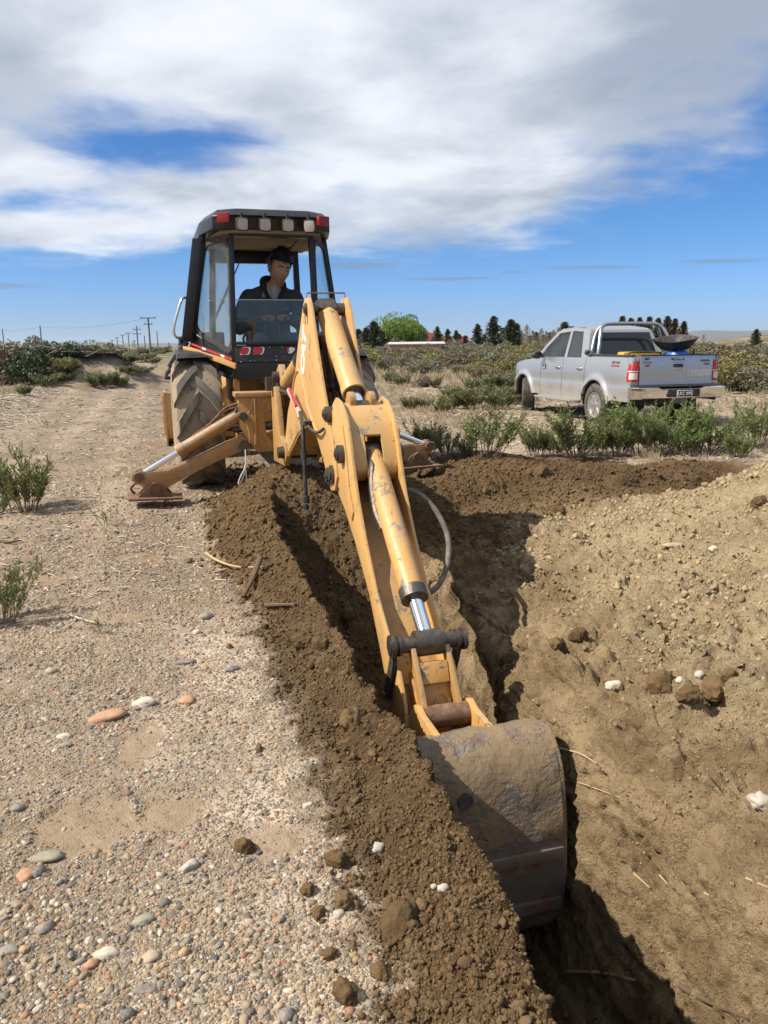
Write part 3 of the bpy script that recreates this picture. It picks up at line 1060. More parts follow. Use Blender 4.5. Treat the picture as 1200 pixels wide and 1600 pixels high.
# ---- front loader: arms and bucket, seen left of the rear tyre
mb = MB()
for s in (-1, 1):
    mb.prism([(-1.0, 1.20), (-2.6, 1.02), (-3.5, .34), (-3.42, .22), (-2.45, .82), (-1.0, 1.02)], fP, s * .52 - .05, s * .52 + .05)
mb.cyl(P(-.52, -2.9, .68), P(.52, -2.9, .68), .06, 12)
mb.build('loader_arm', M_YEL, BH, bevel=.008)
mb = MB()
prof = [(-3.45, .86), (-3.45, .30), (-3.52, .16), (-3.68, .08), (-4.25, .05)]
inner = [(-4.25, .075), (-3.70, .11), (-3.55, .19), (-3.485, .31), (-3.485, .86)]
mb.prism(prof + inner, fP, -1.14, 1.14)
for s in (-1, 1):
    mb.prism([(-3.44, .87), (-3.44, .05), (-4.22, .04), (-4.20, .14), (-3.75, .62), (-3.66, .88)], fP, s * 1.14 - .014, s * 1.14 + .014)
    mb.box(P(s * 1.165, -3.62, .5), (.02, .05, .62))
mb.build('loader_bucket', M_YEL, BH)

# ---- cab
Z_SILL, Z_HEAD = 1.56, 2.68
rearL, rearR = (-.435, .46), (.435, .46)
midL, midR = (-.84, -.12), (.84, -.12)
midLt, midRt = (-.655, -.02), (.655, -.02)


def post(mb, pts, w):
    mb.tube(pts, w, 4, hint=(1, 0, .01))


cab = MB()
# lower rear panel: two folded plates
cab.hexa([P(-.43, .50, 1.20), P(.43, .50, 1.20), P(.43, .42, 1.20), P(-.43, .42, 1.20)], [P(-.44, .52, 1.375), P(.44, .52, 1.375), P(.44, .42, 1.375), P(-.44, .42, 1.375)])
cab.hexa([P(-.44, .525, 1.38), P(.44, .525, 1.38), P(.44, .42, 1.38), P(-.44, .42, 1.38)], [P(-.44, .49, 1.555), P(.44, .49, 1.555), P(.44, .42, 1.555), P(-.44, .42, 1.555)])
rear_panel = cab.build('rear_panel', M_BLK, BH, bevel=.006)
mb = MB()
mb.box(P(0, .485, 1.575), (.90, .06, .035))
mb.build('window_sill', M_FRAME, rear_panel, bevel=.006)
# stickers worn to scraps, white streaks along the right
stk = random.Random(4)


def ragged(c, w, h, n=14, amp=.2, shear=0.0):
    out = []
    for i in range(n):
        a = 2 * math.pi * i / n
        kx, kz = math.cos(a), math.sin(a)
        m_ = max(abs(kx), abs(kz))
        r = 1 - amp * stk.random()
        x, z = kx / m_ * w / 2 * r, kz / m_ * h / 2 * r
        out.append((c[0] + x + shear * z, c[1] + z))
    return out


def sticker(name, mat, c, w, h, off, parent, **kw):
    mb = MB()
    # the plate leans: b = .525 at z 1.38 to .49 at 1.555
    bb = lambda z: .525 - (z - 1.38) / .175 * .035
    poly = ragged(c, w, h, **kw)
    n = len(poly)
    mb.add([P(x, bb(z) + off, z) for x, z in poly] + [P(x, bb(z) - .002, z) for x, z in poly],
           [tuple(range(n))] + [(i, (i + 1) % n, n + (i + 1) % n, n + i) for i in range(n)])
    return mb.build(name, mat, parent, smooth=0)


for cx, w in ((-.335, .105), (-.195, .115)):
    wb_ = sticker('sticker', M_WHITE, (cx + .004, 1.497), w * 1.08, .086, .0035, rear_panel, amp=.22, shear=.3)
    sticker('sticker', M_REDST, (cx - .004, 1.498), w * .92, .078, .0055, rear_panel, amp=.16, shear=.3)
sticker('sticker', M_WHITE, (.155, 1.502), .10, .075, .0035, rear_panel, amp=.65)
sticker('sticker', M_REDST, (.115, 1.505), .035, .05, .0055, rear_panel, amp=.5)
for i in range(26):
    sticker('paint_chip', M_WHITE, (stk.uniform(-.4, .4), stk.uniform(1.385, 1.54)), stk.uniform(.004, .014), stk.uniform(.004, .014), .003, rear_panel, n=6, amp=.5)

# posts and roof rails
fr = MB()
for s in (-1, 1):
    fr.hexa([P(s * .475, .50, 1.22), P(s * .425, .50, 1.22), P(s * .425, .42, 1.22), P(s * .475, .42, 1.22)], [P(s * .440, .47, 2.70), P(s * .385, .47, 2.70), P(s * .385, .40, 2.70), P(s * .440, .40, 2.70)])
    fr.hexa([P(s * .87, -.10, 1.50), P(s * .81, -.10, 1.50), P(s * .81, -.18, 1.50), P(s * .87, -.18, 1.50)], [P(s * .675, -.00, 2.72), P(s * .625, -.00, 2.72), P(s * .625, -.08, 2.72), P(s * .675, -.08, 2.72)])
    # front posts and door sill, front lower panels
    fr.hexa([P(s * .60, -1.16, 1.25), P(s * .52, -1.16, 1.25), P(s * .52, -1.08, 1.25), P(s * .60, -1.08, 1.25)], [P(s * .53, -1.02, 2.70), P(s * .46, -1.02, 2.70), P(s * .46, -.95, 2.70), P(s * .53, -.95, 2.70)])
    fr.hexa([P(s * .84, -.14, 1.28), P(s * .80, -.14, 1.28), P(s * .56, -1.12, 1.28), P(s * .60, -1.12, 1.28)], [P(s * .84, -.14, 1.40), P(s * .80, -.14, 1.40), P(s * .56, -1.12, 1.40), P(s * .60, -1.12, 1.40)])
fr.box(P(0, .44, 2.665), (.80, .07, .05))
fr.box(P(0, -.985, 2.60), (.98, .07, .16))
fr.box(P(0, -1.12, 1.36), (1.10, .06, .24))
fr.build('cab_frame', M_FRAME, BH, bevel=.010)

# quarter panes with rubber frames
def quarter(s):
    A, B_, C, D = P(s * .455, .478, 1.44), P(s * .815, -.10, 1.70), P(s * .642, -.02, 2.66), P(s * .435, .458, 2.64)
    pts = [A, B_, C, D]
    cen = sum(pts, Vector()) / 4
    nrm = (B_ - A).cross(D - A).normalized()
    # rounded outline
    out = []
    for i in range(4):
        p0, p1, p2 = pts[i - 1], pts[i], pts[(i + 1) % 4]
        r = .13
        a = p1 + (p0 - p1).normalized() * r
        b = p1 + (p2 - p1).normalized() * r
        for k in range(5):
            t = k / 4
            out.append((1 - t) ** 2 * a + 2 * t * (1 - t) * p1 + t * t * b)
    n = len(out)
    inn = [cen + (p - cen) * .90 for p in out]
    fb = MB()
    vs = []
    for off in (.012, -.012):
        vs += [p + nrm * off for p in out] + [p + nrm * off for p in inn]
    fs = []
    for i in range(n):
        j = (i + 1) % n
        fs += [(i, j, n + j, n + i), (2 * n + i, 3 * n + i, 3 * n + j, 2 * n + j), (i, 2 * n + i, 2 * n + j, j), (n + i, n + j, 3 * n + j, 3 * n + i)]
    fb.add(vs, fs)
    f = fb.build('quarter_window', M_RUB, BH)
    gb = MB()
    gb.add([p + nrm * .003 for p in inn] + [p - nrm * .003 for p in inn], [tuple(range(n)), tuple(range(2 * n - 1, n - 1, -1))])
    gb.build('pane', M_GLASSL if s < 0 else M_GLASS, f, smooth=0)
    # body panel that closes the corner below and around the pane
    pb = MB()
    pb.add([P(s * .47, .46, 1.22), P(s * .47, .47, 1.44), P(s * .84, -.12, 1.70), P(s * .84, -.14, 1.46), P(s * .46, .42, 1.22), P(s * .46, .43, 1.44), P(s * .82, -.14, 1.69), P(s * .82, -.16, 1.46)],
           [(0, 1, 2, 3), (7, 6, 5, 4), (0, 4, 5, 1), (1, 5, 6, 2), (2, 6, 7, 3), (3, 7, 4, 0)])
    pb.build('corner_panel', M_BLK, BH)


quarter(-1)
quarter(1)

# rear window: the lower half pane is shut, the upper one slid up under the roof
mb = MB()
mb.box(P(0, .462, 1.80), (.80, .006, .43))
rw = mb.build('rear_window', M_GLASS, BH, smooth=0)
mb = MB()
mb.box(P(0, .463, 2.018), (.80, .009, .008))
mb.build('pane_edge', simple('glass_edge', (.35, .45, .45), .2), rw)

# roof with chamfered corners
roof_b = [(-.40, .66), (.40, .66), (.60, .52), (.70, .0), (.70, -1.20), (.50, -1.32), (-.50, -1.32), (-.70, -1.20), (-.70, .0), (-.60, .52)]
roof_t = [(x * .90, (y + .3) * .93 - .3) for x, y in roof_b]
rb = MB()
n = len(roof_b)
lay = [([(x, min(y, .58)) for x, y in roof_b], 2.70), ([(x, min(y, .60)) for x, y in roof_b], 2.80), (roof_b, 2.82), (roof_t, 2.89)]
vs = [P(x, y, z) for poly, z in lay for x, y in poly]
fs = [tuple(range(n - 1, -1, -1)), tuple(3 * n + i for i in range(n))]
for i in range(3):
    for k in range(n):
        fs.append((i * n + k, i * n + (k + 1) % n, (i + 1) * n + (k + 1) % n, (i + 1) * n + k))
rb.add(vs, fs)
roof = rb.build('roof', M_FRAME, BH, bevel=.006)
mb = MB()
mb.prism([(x * .86, y * .88 - .02) for x, y in roof_b], lambda u, v, t: P(u, v, t), 2.668, 2.696)
mb.build('headliner', M_LINER, roof)
for k, l in enumerate((-.325, -.10, .13, .345)):
    yaw = (0.15, 0, 0, -.45)[k]
    Q = Matrix.Rotation(yaw, 3, 'Z') @ Matrix.Rotation(R_(8), 3, 'X')
    lb = MB()
    cc = P(l, .735, 2.722)
    prof = [(-.075, .040), (-.05, .058), (-.005, .064), (.005, .060)]
    vs = []
    n4 = 16
    for o, r in prof:
        for i in range(n4):
            a = 2 * math.pi * i / n4
            cx, cz = math.cos(a), math.sin(a)
            sq = 1 / max(abs(cx), abs(cz)) ** .62
            vs.append(cc + Q @ Vector((cx * r * sq, -o, cz * r * sq)))
    fs = [tuple(range(n4))]
    for i in range(3):
        for q in range(n4):
            fs.append((i * n4 + q, i * n4 + (q + 1) % n4, (i + 1) * n4 + (q + 1) % n4, (i + 1) * n4 + q))
    lb.add(vs, fs)
    lb.box(cc + Vector((0, .04, .085)), (.022, .05, .05))
    wl = lb.build('work_light', M_RUB, BH)
    gb = MB()
    vs = [cc + Q @ Vector((math.cos(2 * math.pi * i / n4) * .054 / max(abs(math.cos(2 * math.pi * i / n4)), abs(math.sin(2 * math.pi * i / n4))) ** .62, -.008, math.sin(2 * math.pi * i / n4) * .054 / max(abs(math.cos(2 * math.pi * i / n4)), abs(math.sin(2 * math.pi * i / n4))) ** .62)) for i in range(n4)]
    vs.append(cc + Q @ Vector((0, -.018, 0)))
    gb.add(vs, [(i, (i + 1) % n4, n4) for i in range(n4)])
    gb.build('lens', M_LENS, wl)
for s in (-1, 1):
    lb = MB()
    lb.box(P(s * .50, .665 if True else 0, 2.785), (.125, .06, .095), Matrix.Rotation(s * .30, 3, 'Z'))
    lb.build('tail_lamp', M_RED, BH, bevel=.012)

# left door swung open, seen on edge, with its bright grab bar
db = MB()
hT, hB, hL = P(-.775, .02, 2.67), P(-.955, -.02, 1.60), P(-1.02, .02, 1.28)
od = P(.035, -.86, .0)
th = P(.105, .01, 0)
db.hexa([hB, hB + th, hB + th + od, hB + od], [hT, hT + th, hT + th + od * .8, hT + od * .8])
door = db.build('cab_door', M_FRAME, BH, bevel=.008)
db = MB()
db.tube([hB + P(0, .02, .05), P(-1.0, .06, 1.42), P(-1.13, .10, 1.27), P(-1.15, .10, 1.22), P(-1.06, .08, 1.22), P(-.99, .06, 1.33), P(-.93, .04, 1.42)], .022, 8)
db.tube([P(-.90, .04, 1.60), P(-1.02, .07, 1.45), P(-1.10, .09, 1.33)], .032, 6)
db.build('door_stay', M_FRAME, door)
db = MB()
db.tube(spline([P(-.885, .0, 2.06), P(-.925, .04, 2.04), P(-1.00, .06, 1.84), P(-1.03, .06, 1.72), P(-1.01, .05, 1.65), P(-.94, .0, 1.63)], 18), .014, 10)
db.build('grab_bar', simple('worn_aluminium', (.62, .62, .62), .3, metal=.9), door)

# fenders over the rear tyres, yellow lip with a red and white reflector tape
for s in (-1, 1):
    fb = MB()
    rows = []
    for k in range(13):
        a = R_(18 + 132 * k / 12)
        rows.append([P(s * .46, math.cos(a) * .84, .74 + math.sin(a) * .80), P(s * 1.02, math.cos(a) * .82, .74 + math.sin(a) * .78), P(s * 1.03, math.cos(a) * .80, .74 + math.sin(a) * .745), P(s * .46, math.cos(a) * .82, .74 + math.sin(a) * .775)])
    rows = rows[4:9]
    fb.grid([r + [r[0]] for r in rows])
    fnd = fb.build('fender', M_BLK, BH)
    lb = MB()
    lip = [P(s * .42, .50, 1.375), P(s * .60, .36, 1.45), P(s * .92, .02, 1.565)]
    for i in range(2):
        p, q = lip[i], lip[i + 1]
        o1, o2 = P(s * .03, .06, -.012), P(0, 0, -.05)
        lb.hexa([p + o2, p + o1 + o2, q + o1 + o2, q + o2], [p, p + o1, q + o1, q])
    lb.build('fender_lip', M_YEL, fnd, bevel=.004)
    tb = MB()
    p, q = P(s * .475, .51, 1.40), P(s * .86, .095, 1.565)
    nseg = 11
    for i in range(nseg):
        if i % 2 == 0 or True:
            a = p.lerp(q, i / nseg)
            b = p.lerp(q, (i + .93) / nseg)
            up = P(0, 0, .022)
            o = P(s * .006, .006, 0)
            tb = MB()
            tb.hexa([a, b, b - o, a - o], [a + up, b + up, b + up - o, a + up - o])
            tb.build('reflector_tape', M_REDST if i not in (2, 7) else M_WHITE, fnd, smooth=0)
    # inner side plate behind the tyre
    ib = MB()
    ib.hexa([P(s * .40, .44, .95), P(s * .46, .44, .95), P(s * .46, -.5, .95), P(s * .40, -.5, .95)], [P(s * .40, .46, 1.30), P(s * .46, .46, 1.38), P(s * .46, -.5, 1.45), P(s * .40, -.5, 1.45)])
    ib.build('side_plate', M_YELD, BH)

# cab interior: floor, seat, two levers, console, wiper
mb = MB()
mb.box(P(0, -.35, 1.23), (1.0, 1.5, .05))
mb.box(P(0, .34, 1.36), (.72, .16, .22))
mb.build('cab_floor', M_BLK, BH)
mb = MB()
mb.box(P(.03, -.20, 1.55), (.50, .50, .12))
mb.hexa([P(-.21, -.42, 1.58), P(.27, -.42, 1.58), P(.27, -.52, 1.58), P(-.21, -.52, 1.58)], [P(-.17, -.50, 2.02), P(.23, -.50, 2.02), P(.23, -.58, 2.02), P(-.17, -.58, 2.02)])
mb.box(P(.03, -.22, 1.38), (.34, .36, .24))
mb.build('seat', M_SEAT, BH, bevel=.03)
for l in (-.075, .075):
    mb = MB()
    mb.tube([P(l, .26, 1.44), P(l, .25, 1.6), P(l + .004, .22, 1.80)], .009, 8)
    mb.ell(P(l + .004, .22, 1.82), (.022, .022, .026), 10, 8)
    mb.build('control_lever', M_STEEL, BH)
mb = MB()
mb.box(P(-.60, -.25, 1.55), (.22, .45, .30))
mb.cyl(P(-.02, -.85, 1.30), P(-.02, -.72, 1.62), .05, 10)
mb.build('console', M_RUB, BH, bevel=.02)
mb = MB()
ring = [P(-.02 + .19 * math.cos(t), -.72 + .07 * math.sin(t), 1.63 + .17 * math.sin(t) * .6) for t in np.linspace(0, 2 * math.pi, 25)]
mb.tube(ring, .014, 8, cap=False)
mb.build('steering_wheel', M_RUB, BH)
mb = MB()
mb.tube([P(-.16, -1.0, 2.58), P(-.34, -1.02, 2.20), P(-.40, -1.03, 2.05)], .008, 6)
mb.tube([P(-.27, -1.03, 2.36), P(-.50, -1.05, 1.88)], .016, 5)
mb.build('wiper', M_RUB, BH)
mb = MB()
mb.ell(P(.20, -.80, 2.56), (.10, .10, .07), 14, 8)
mb.tube([P(.24, -.3, 2.66), P(.22, -.1, 2.56), P(.28, .02, 2.60), P(.33, .1, 2.67)], .007, 6)
mb.build('cab_fan', M_RUB, BH)

# ---- rear carriage and swing post
cg = MB()
cg.box(P(0, 1.10, 1.085), (1.06, .26, .045))
cg.box(P(0, 1.02, .62), (1.02, .24, .16))
for s in (-1, 1):
    # gusset with its round-cornered opening toward the middle
    pts = [(.50, 1.06), (.50, .78), (.40, .60), (.34, .52), (.14, .52), (.16, .60)]
    arc = [(.14 + .10 * math.cos(R_(a)) * 0 + .10 - .10 * math.cos(R_(a)), .62 + .32 * k_) for k_, a in ((.0, 0), (.3, 60), (.7, 90))]
    pts += [(.22, .66), (.245, .74), (.25, .88), (.23, .97), (.16, 1.03), (.08, 1.06)]
    cg.prism(pts, lambda u, v, t, s=s: P(s * u, t, v), 1.08, 1.20)
    cg.box(P(s * .345, 1.21, .82), (.02, .05, .46))
carriage = cg.build('carriage_frame', M_YELD, BH, bevel=.006)
pb = MB()
for s in (-1, 1):
    pb.cyl(P(s * .46, 1.06, .88), P(s * .46, 1.24, .88), .042, 14)
    pb.cyl(P(s * .47, 1.02, .60), P(s * .47, 1.26, .60), .055, 14)
pb.build('pivot_pin', M_STEEL, carriage)
kp = MB()
kp.cyl(P(0, 1.42, .48), P(0, 1.42, 1.12), .10, 18)
kp.box(P(0, 1.30, .56), (.30, .30, .10))
kp.box(P(0, 1.30, 1.02), (.30, .34, .09))
for s in (-1, 1):
    kp.prism([(1.40, .46), (1.40, 1.16), (1.62, 1.18), (1.74, .98), (1.82, .74), (2.12, .72), (2.16, .60), (2.05, .50)], fP, s * .155, s * .205)
    kp.prism([(1.46, 1.10), (1.42, 1.32), (1.56, 1.38), (1.70, 1.26), (1.66, 1.10)], fP, s * .12 - .03, s * .12 + .03)
swing = kp.build('swing_post', M_YELD, BH, bevel=.008)
hb = MB()
hb.cyl(P(-.26, 2.04, .62), P(.26, 2.04, .62), .05, 14)
hb.cyl(P(-.21, 1.56, 1.27), P(.21, 1.56, 1.27), .045, 14)
hb.cyl(P(-.14, 1.15, .78), P(-.55, 1.05, .74), .04, 12)
hb.box(P(-.22, 1.5, 1.20), (.09, .12, .12))
hb.build('swing_pin', M_STEEL, swing)
hr = random.Random(9)
for k in range(9):
    l0, l1 = hr.uniform(-.2, .12), hr.uniform(-.17, .17)
    z0, z1 = hr.uniform(.95, 1.2), hr.uniform(.8, 1.25)
    mb = MB()
    pts = [P(l0, 1.0, z0), P(l0 + hr.uniform(-.05, .05), 1.25, z0 + hr.uniform(-.06, .12)), P(l1, 1.55, z1 + hr.uniform(.0, .15)), P(l1 * .7, 1.85, z1 + hr.uniform(-.1, .1)), P(l1 * .6, 2.2, 1.02)]
    # smooth
    sm = []
    for t in np.linspace(0, 1, 14):
        u = t * (len(pts) - 1); i = min(int(u), len(pts) - 2); f = u - i
        p0, p1, p2, p3 = pts[max(i - 1, 0)], pts[i], pts[i + 1], pts[min(i + 2, len(pts) - 1)]
        sm.append(.5 * ((2 * p1) + (p2 - p0) * f + (2 * p0 - 5 * p1 + 4 * p2 - p3) * f * f + (3 * p1 - p0 - 3 * p2 + p3) * f ** 3))
    mb.tube(sm, .017, 8)
    mb.build('hydraulic_hose', M_RUB, BH)


# ---- stabiliser legs
for s in (-1, 1):
    dz = 0.0 if s < 0 else .16
    piv = P(s * .47, 1.14, .60)
    pin = P(s * 1.47, 1.12, .335 + dz)
    pad = P(s * 1.33, 1.12, .20 + dz)
    sb = MB()
    # arched leg, two side plates joined by webs
    prof_t = [(.40, .66), (.47, .68), (.62, .63), (.95, .48), (1.20, .385), (1.38, .375), (1.45, .395), (1.53, .37), (1.54, .30), (1.46, .255), (1.38, .16), (1.28, .15), (1.20, .22), (1.05, .30), (.72, .45), (.50, .53), (.41, .55)]
    poly = [(u, v + dz * (u - .4) / 1.1) for u, v in prof_t]
    for t0 in (1.05, 1.165):
        sb.prism(poly, lambda u, v, t, s=s: P(s * u, t, v), t0, t0 + .022)
    web = [(u, v) for u, v in [(.5, .655), (.95, .475), (1.2, .38), (1.36, .37), (1.36, .34), (1.2, .35), (.95, .445), (.5, .62)]]
    sb.prism([(u, v + dz * (u - .4) / 1.1) for u, v in web], lambda u, v, t, s=s: P(s * u, t, v), 1.072, 1.165)
    leg = sb.build('stabiliser_leg', M_STAB, BH, bevel=.004)
    pb = MB()
    pb.cyl(P(s * 1.47, 1.02, .335 + dz), P(s * 1.47, 1.22, .335 + dz), .045, 14)
    pb.cyl(P(s * 1.33, 1.0, .225 + dz), P(s * 1.33, 1.24, .225 + dz), .05, 14)
    pb.build('leg_pin', M_RUSTY, leg)
    fb = MB()
    fb.box(P(s * 1.33, 1.12, .125 + dz), (.50, .34, .022), Matrix.Rotation(s * -.03, 3, 'Y'))
    for t0 in (1.02, 1.205):
        fb.prism([(1.17, .135 + dz), (1.26, .25 + dz), (1.33, .285 + dz), (1.40, .25 + dz), (1.50, .135 + dz)], lambda u, v, t, s=s: P(s * u, t, v), t0, t0 + .016)
    fb.tube(spline([P(s * 1.53, 1.0, .14 + dz), P(s * 1.56, 1.0, .2 + dz), P(s * 1.50, 1.0, .255 + dz)], 8), .014, 6)
    fb.build('stabiliser_pad', M_RUSTY, leg, bevel=.003)
    top = P(s * .46, 1.14, .905)
    d = (pin - top).normalized()
    cb = MB()
    cb.tube([top, top + d * .66], .062, 18)
    cb.tube([top + d * .655, top + d * .73], .072, 18)
    cyl = cb.build('stabiliser_cylinder', M_STAB, BH)
    rb_ = MB()
    rb_.tube([top + d * .70, pin], .030, 14)
    rb_.build('rod', M_CHROME, cyl)
    eb = MB()
    eb.cyl(pin + P(0, -.045, 0), pin + P(0, .045, 0), .062, 14)
    eb.cyl(top + P(0, -.05, 0), top + P(0, .05, 0), .075, 14)
    for o in (.0, .03):
        eb.tube(spline([top + P(-s * .06, .05, .07 + o), top + d * .16 + P(0, .02, .12 + o), top + d * .36 + P(0, 0, .085), top + d * .56 + P(0, 0, .07)], 10), .012, 6)
    eb.build('cylinder_end', M_RUSTY, cyl)

# ---- boom
BO = MB()
plate = [(1.96, .58), (2.02, .74), (2.22, 1.0), (2.58, 1.26), (2.80, 1.55), (3.06, 1.83), (3.14, 1.88), (3.28, 1.88), (3.36, 1.80), (3.52, 1.52), (3.70, 1.24), (3.90, 1.0), (4.02, .84), (4.05, .72), (3.98, .62), (3.86, .60), (3.66, .76), (3.45, .90), (3.22, 1.0), (2.70, .84), (2.12, .58), (2.04, .53)]
for l in (-.174, .100):
    BO.prism(plate, fP, l - .011, l + .011)
wb = BO
wb.prism([(2.06, .62), (2.28, .95), (2.62, 1.18), (2.86, 1.44), (3.02, 1.50), (3.20, 1.36), (3.45, 1.06), (3.62, .84), (3.46, .915), (3.22, 1.012), (2.70, .855), (2.13, .60)], fP, -.166, .092)
boom = BO.build('boom', M_YEL, BH, bevel=.004)
ed = MB()
for s in (-1, 1):
    q_ = -.186 if s < 0 else .112
    arc = [P(q_, u, v) for u, v in ((2.50, 1.16), (2.62, 1.29), (2.80, 1.36), (2.98, 1.30), (3.20, 1.08), (3.50, .93))]
    ed.tube(spline(arc, 18), .012, 6)
    ed.tube([P(q_, 2.16, .62), P(q_, 2.70, .865), P(q_, 3.22, 1.02)], .009, 6)
ed.build('weld_bead', M_YEL, boom)
pb = MB()
for (b, z), r, h0, h1 in (((3.93, .72), .062, -.20, .13), ((3.20, 1.80), .045, -.195, .12), ((2.04, .62), .055, -.23, .23)):
    pb.cyl(P(h0, b, z), P(h1, b, z), r, 18)
    pb.cyl(P(h0 - .012, b, z), P(h1 + .012, b, z), r * .6, 12)
pb.build('boom_pin', M_STEEL, boom)
hd = MB()
hd.tube([P(-.172, 3.16, 1.87), P(-.172, 3.17, 1.915), P(.10, 3.20, 1.915), P(.10, 3.20, 1.87)], .006, 6)
hd.build('guard_bar', M_RUSTY, boom)
# two slots near the nose
sl = MB()
for u in (3.13, 3.22):
    sl.hexa([P(-.186, u, 1.70), P(-.186, u + .022, 1.69), P(-.180, u + .022, 1.69), P(-.180, u, 1.70)], [P(-.186, u, 1.80), P(-.186, u + .022, 1.79), P(-.180, u + .022, 1.79), P(-.180, u, 1.80)])
sl.build('slot', M_BLK, boom)
# white and black lettering on the left plate (reads up the plate)
for s in (-1,):
    lm = text_mesh('CAT', .185, M_WHITE, extrude=.0015, spacing=.95, offset=.010)
    o = child('lettering', lm, boom)
    ax = (P(0, 3.08, 1.66) - P(0, 2.93, 1.36)).normalized()
    ay = Vector((-1, 0, 0)).cross(ax)
    o.matrix_local = Matrix(((ax.x, ay.x, -1, 0), (ax.y, ay.y, 0, 0), (ax.z, ay.z, 0, 0), (0, 0, 0, 1)))
    o.location = P(-.1855, 3.04, 1.50)
    for q, (du, dv) in enumerate(((-.010, .012),)):
        lm2 = text_mesh('CAT', .185, M_BLK, extrude=.0006, spacing=.95, offset=.016)
        o2 = child('lettering', lm2, boom)
        o2.matrix_local = o.matrix_local.copy()
        o2.location = P(-.1838, 3.04 - .014, 1.50 + .008)

# boom cylinder (behind the left plate) and stick cylinder between the plates
def hyd(par, name, a, b, r, rod_r, split, mat, collar=True, n=22, ring=None):
    a, b = Vector(a), Vector(b)
    d = (b - a).normalized()
    L = (b - a).length
    cb = MB()
    cb.tube([a + d * .02, a + d * .06, a + d * (split * L)], [r * .8, r, r], n)
    c = cb.build(name, mat, par)
    rb_ = MB()
    rb_.tube([a + d * (split * L - .02), b - d * .03], rod_r, 16)
    rb_.build('rod', M_CHROME, c)
    eb = MB()
    if ring:
        gb_ = MB()
        gb_.tube([a + d * (split * L - .05), a + d * (split * L + .012)], r * 1.07, n)
        gb_.build('gland_ring', ring, c)
        eb.tube([a + d * (split * L + .01), a + d * (split * L + .016)], r * .9, n)
    elif collar:
        eb.tube([a + d * (split * L - .055), a + d * (split * L + .012)], r * 1.12, n)
    eb.cyl(a + Vector((-.07, 0, 0)), a + Vector((.07, 0, 0)), r * .85, 16)
    eb.cyl(b + Vector((-.07, 0, 0)), b + Vector((.07, 0, 0)), rod_r * 1.7, 16)
    eb.build('cylinder_end', M_STEEL, c)
    return c


bc = hyd(BH, 'boom_cylinder', P(-.085, 1.62, 1.20), P(-.085, 3.02, 1.58), .075, .04, .62, M_YEL)
sc = hyd(BH, 'stick_cylinder', P(-.037, 3.17, 1.80), P(-.005, 3.99, 1.13), .076, .042, .83, M_YEL, ring=M_YEL)
# cylinder end casting in dull grey-brown at the nose
mb = MB()
mb.box(P(-.037, 3.20, 1.80), (.13, .12, .12), Matrix.Rotation(R_(40), 3, 'X'))
mb.build('cylinder_head', M_STEEL, sc, bevel=.02)

# ---- dipper stick
D_L = .150
dp = [(3.74, .96), (3.86, 1.17), (3.96, 1.22), (4.08, 1.20), (4.22, 1.12), (4.31, .98), (4.36, .86), (4.46, .66), (4.62, .44), (4.84, .19), (5.08, .01), (5.24, -.08), (5.36, -.24), (5.40, -.40), (5.34, -.50), (5.22, -.50),
      (5.10, -.34), (4.95, -.14), (4.70, .15), (4.42, .36), (4.16, .52), (3.92, .62), (3.78, .72)]
DM = MB()
for s in (-1, 1):
    DM.prism(dp, fP, s * D_L - .010, s * D_L + .010)
wbk = [(3.90, .66), (4.18, .56), (4.44, .40), (4.72, .19), (4.97, -.10), (5.10, -.27)]
wk = DM
for i in range(len(wbk) - 1):
    (u0, v0), (u1, v1) = wbk[i], wbk[i + 1]
    wk.hexa([P(-.141, u0, v0), P(.141, u0, v0), P(.141, u1, v1), P(-.141, u1, v1)], [P(-.141, u0 + .012, v0 + .016), P(.141, u0 + .012, v0 + .016), P(.141, u1 + .012, v1 + .016), P(-.141, u1 + .012, v1 + .016)])
dip = DM.build('dipper_stick', M_YEL, BH, bevel=.004)
# closed top cap with a slot for the bucket cylinder
cp = MB()
face = smooth_poly([(3.90, 1.155), (3.96, 1.185), (4.07, 1.165), (4.19, 1.085), (4.27, .97), (4.32, .86), (4.33, .79), (4.28, .74)], 22)
slotw = .055
for l0, l1, i0 in ((-.141, -slotw, 0), (slotw, .141, 0), (-slotw, slotw, None)):
    fc = face if i0 == 0 else [p for p in face if p[1] > .98 or p[0] < 4.2]
    ls = np.linspace(l0, l1, 4)
    out = [[P(l, u, v) for u, v in fc] for l in ls]
    inn_ = [[P(l, u - .016, v - .014) for u, v in fc] for l in ls]
    cp.grid(out)
    cp.grid(inn_)
    cp.grid([[r[-1] for r in out], [r[-1] for r in inn_]])
    if i0 == 0:
        e = -1 if l0 < -.1 else 0
        cp.grid([out[e], inn_[e]])
cp.build('cap_plate', M_YEL, dip)
# doubler plate, pins
db = MB()
for s in (-1, 1):
    poly = [(3.86, 1.12), (3.98, 1.17), (4.16, 1.06), (4.25, .88), (4.30, .70), (4.40, .56), (4.36, .50), (4.24, .56), (4.0, .66), (3.86, .70), (3.82, .88)]
    db.prism(poly, fP, s * (D_L + .010), s * (D_L + .020))
db.build('doubler_plate', M_YEL, dip, bevel=.003)
pb = MB()
for (b, z), r in (((3.84, 1.105), .052), ((4.17, .885), .058), ((3.86, .70), .058)):
    pb.cyl(P(-.205, b, z), P(.205, b, z), r, 20)
    pb.cyl(P(-.218, b, z), P(.218, b, z), r * .68, 16)
    pb.cyl(P(-.226, b, z), P(.226, b, z), r * .3, 8)
pb.build('stick_pin', M_STEEL, dip)
br = MB()
for s in (-1, 1):
    br.prism([(3.88, 1.13)] + circle_pts((3.985, 1.195), .062, 160, -20, 8) + [(4.09, 1.12)], fP, s * .066 - .020, s * .066 + .020)
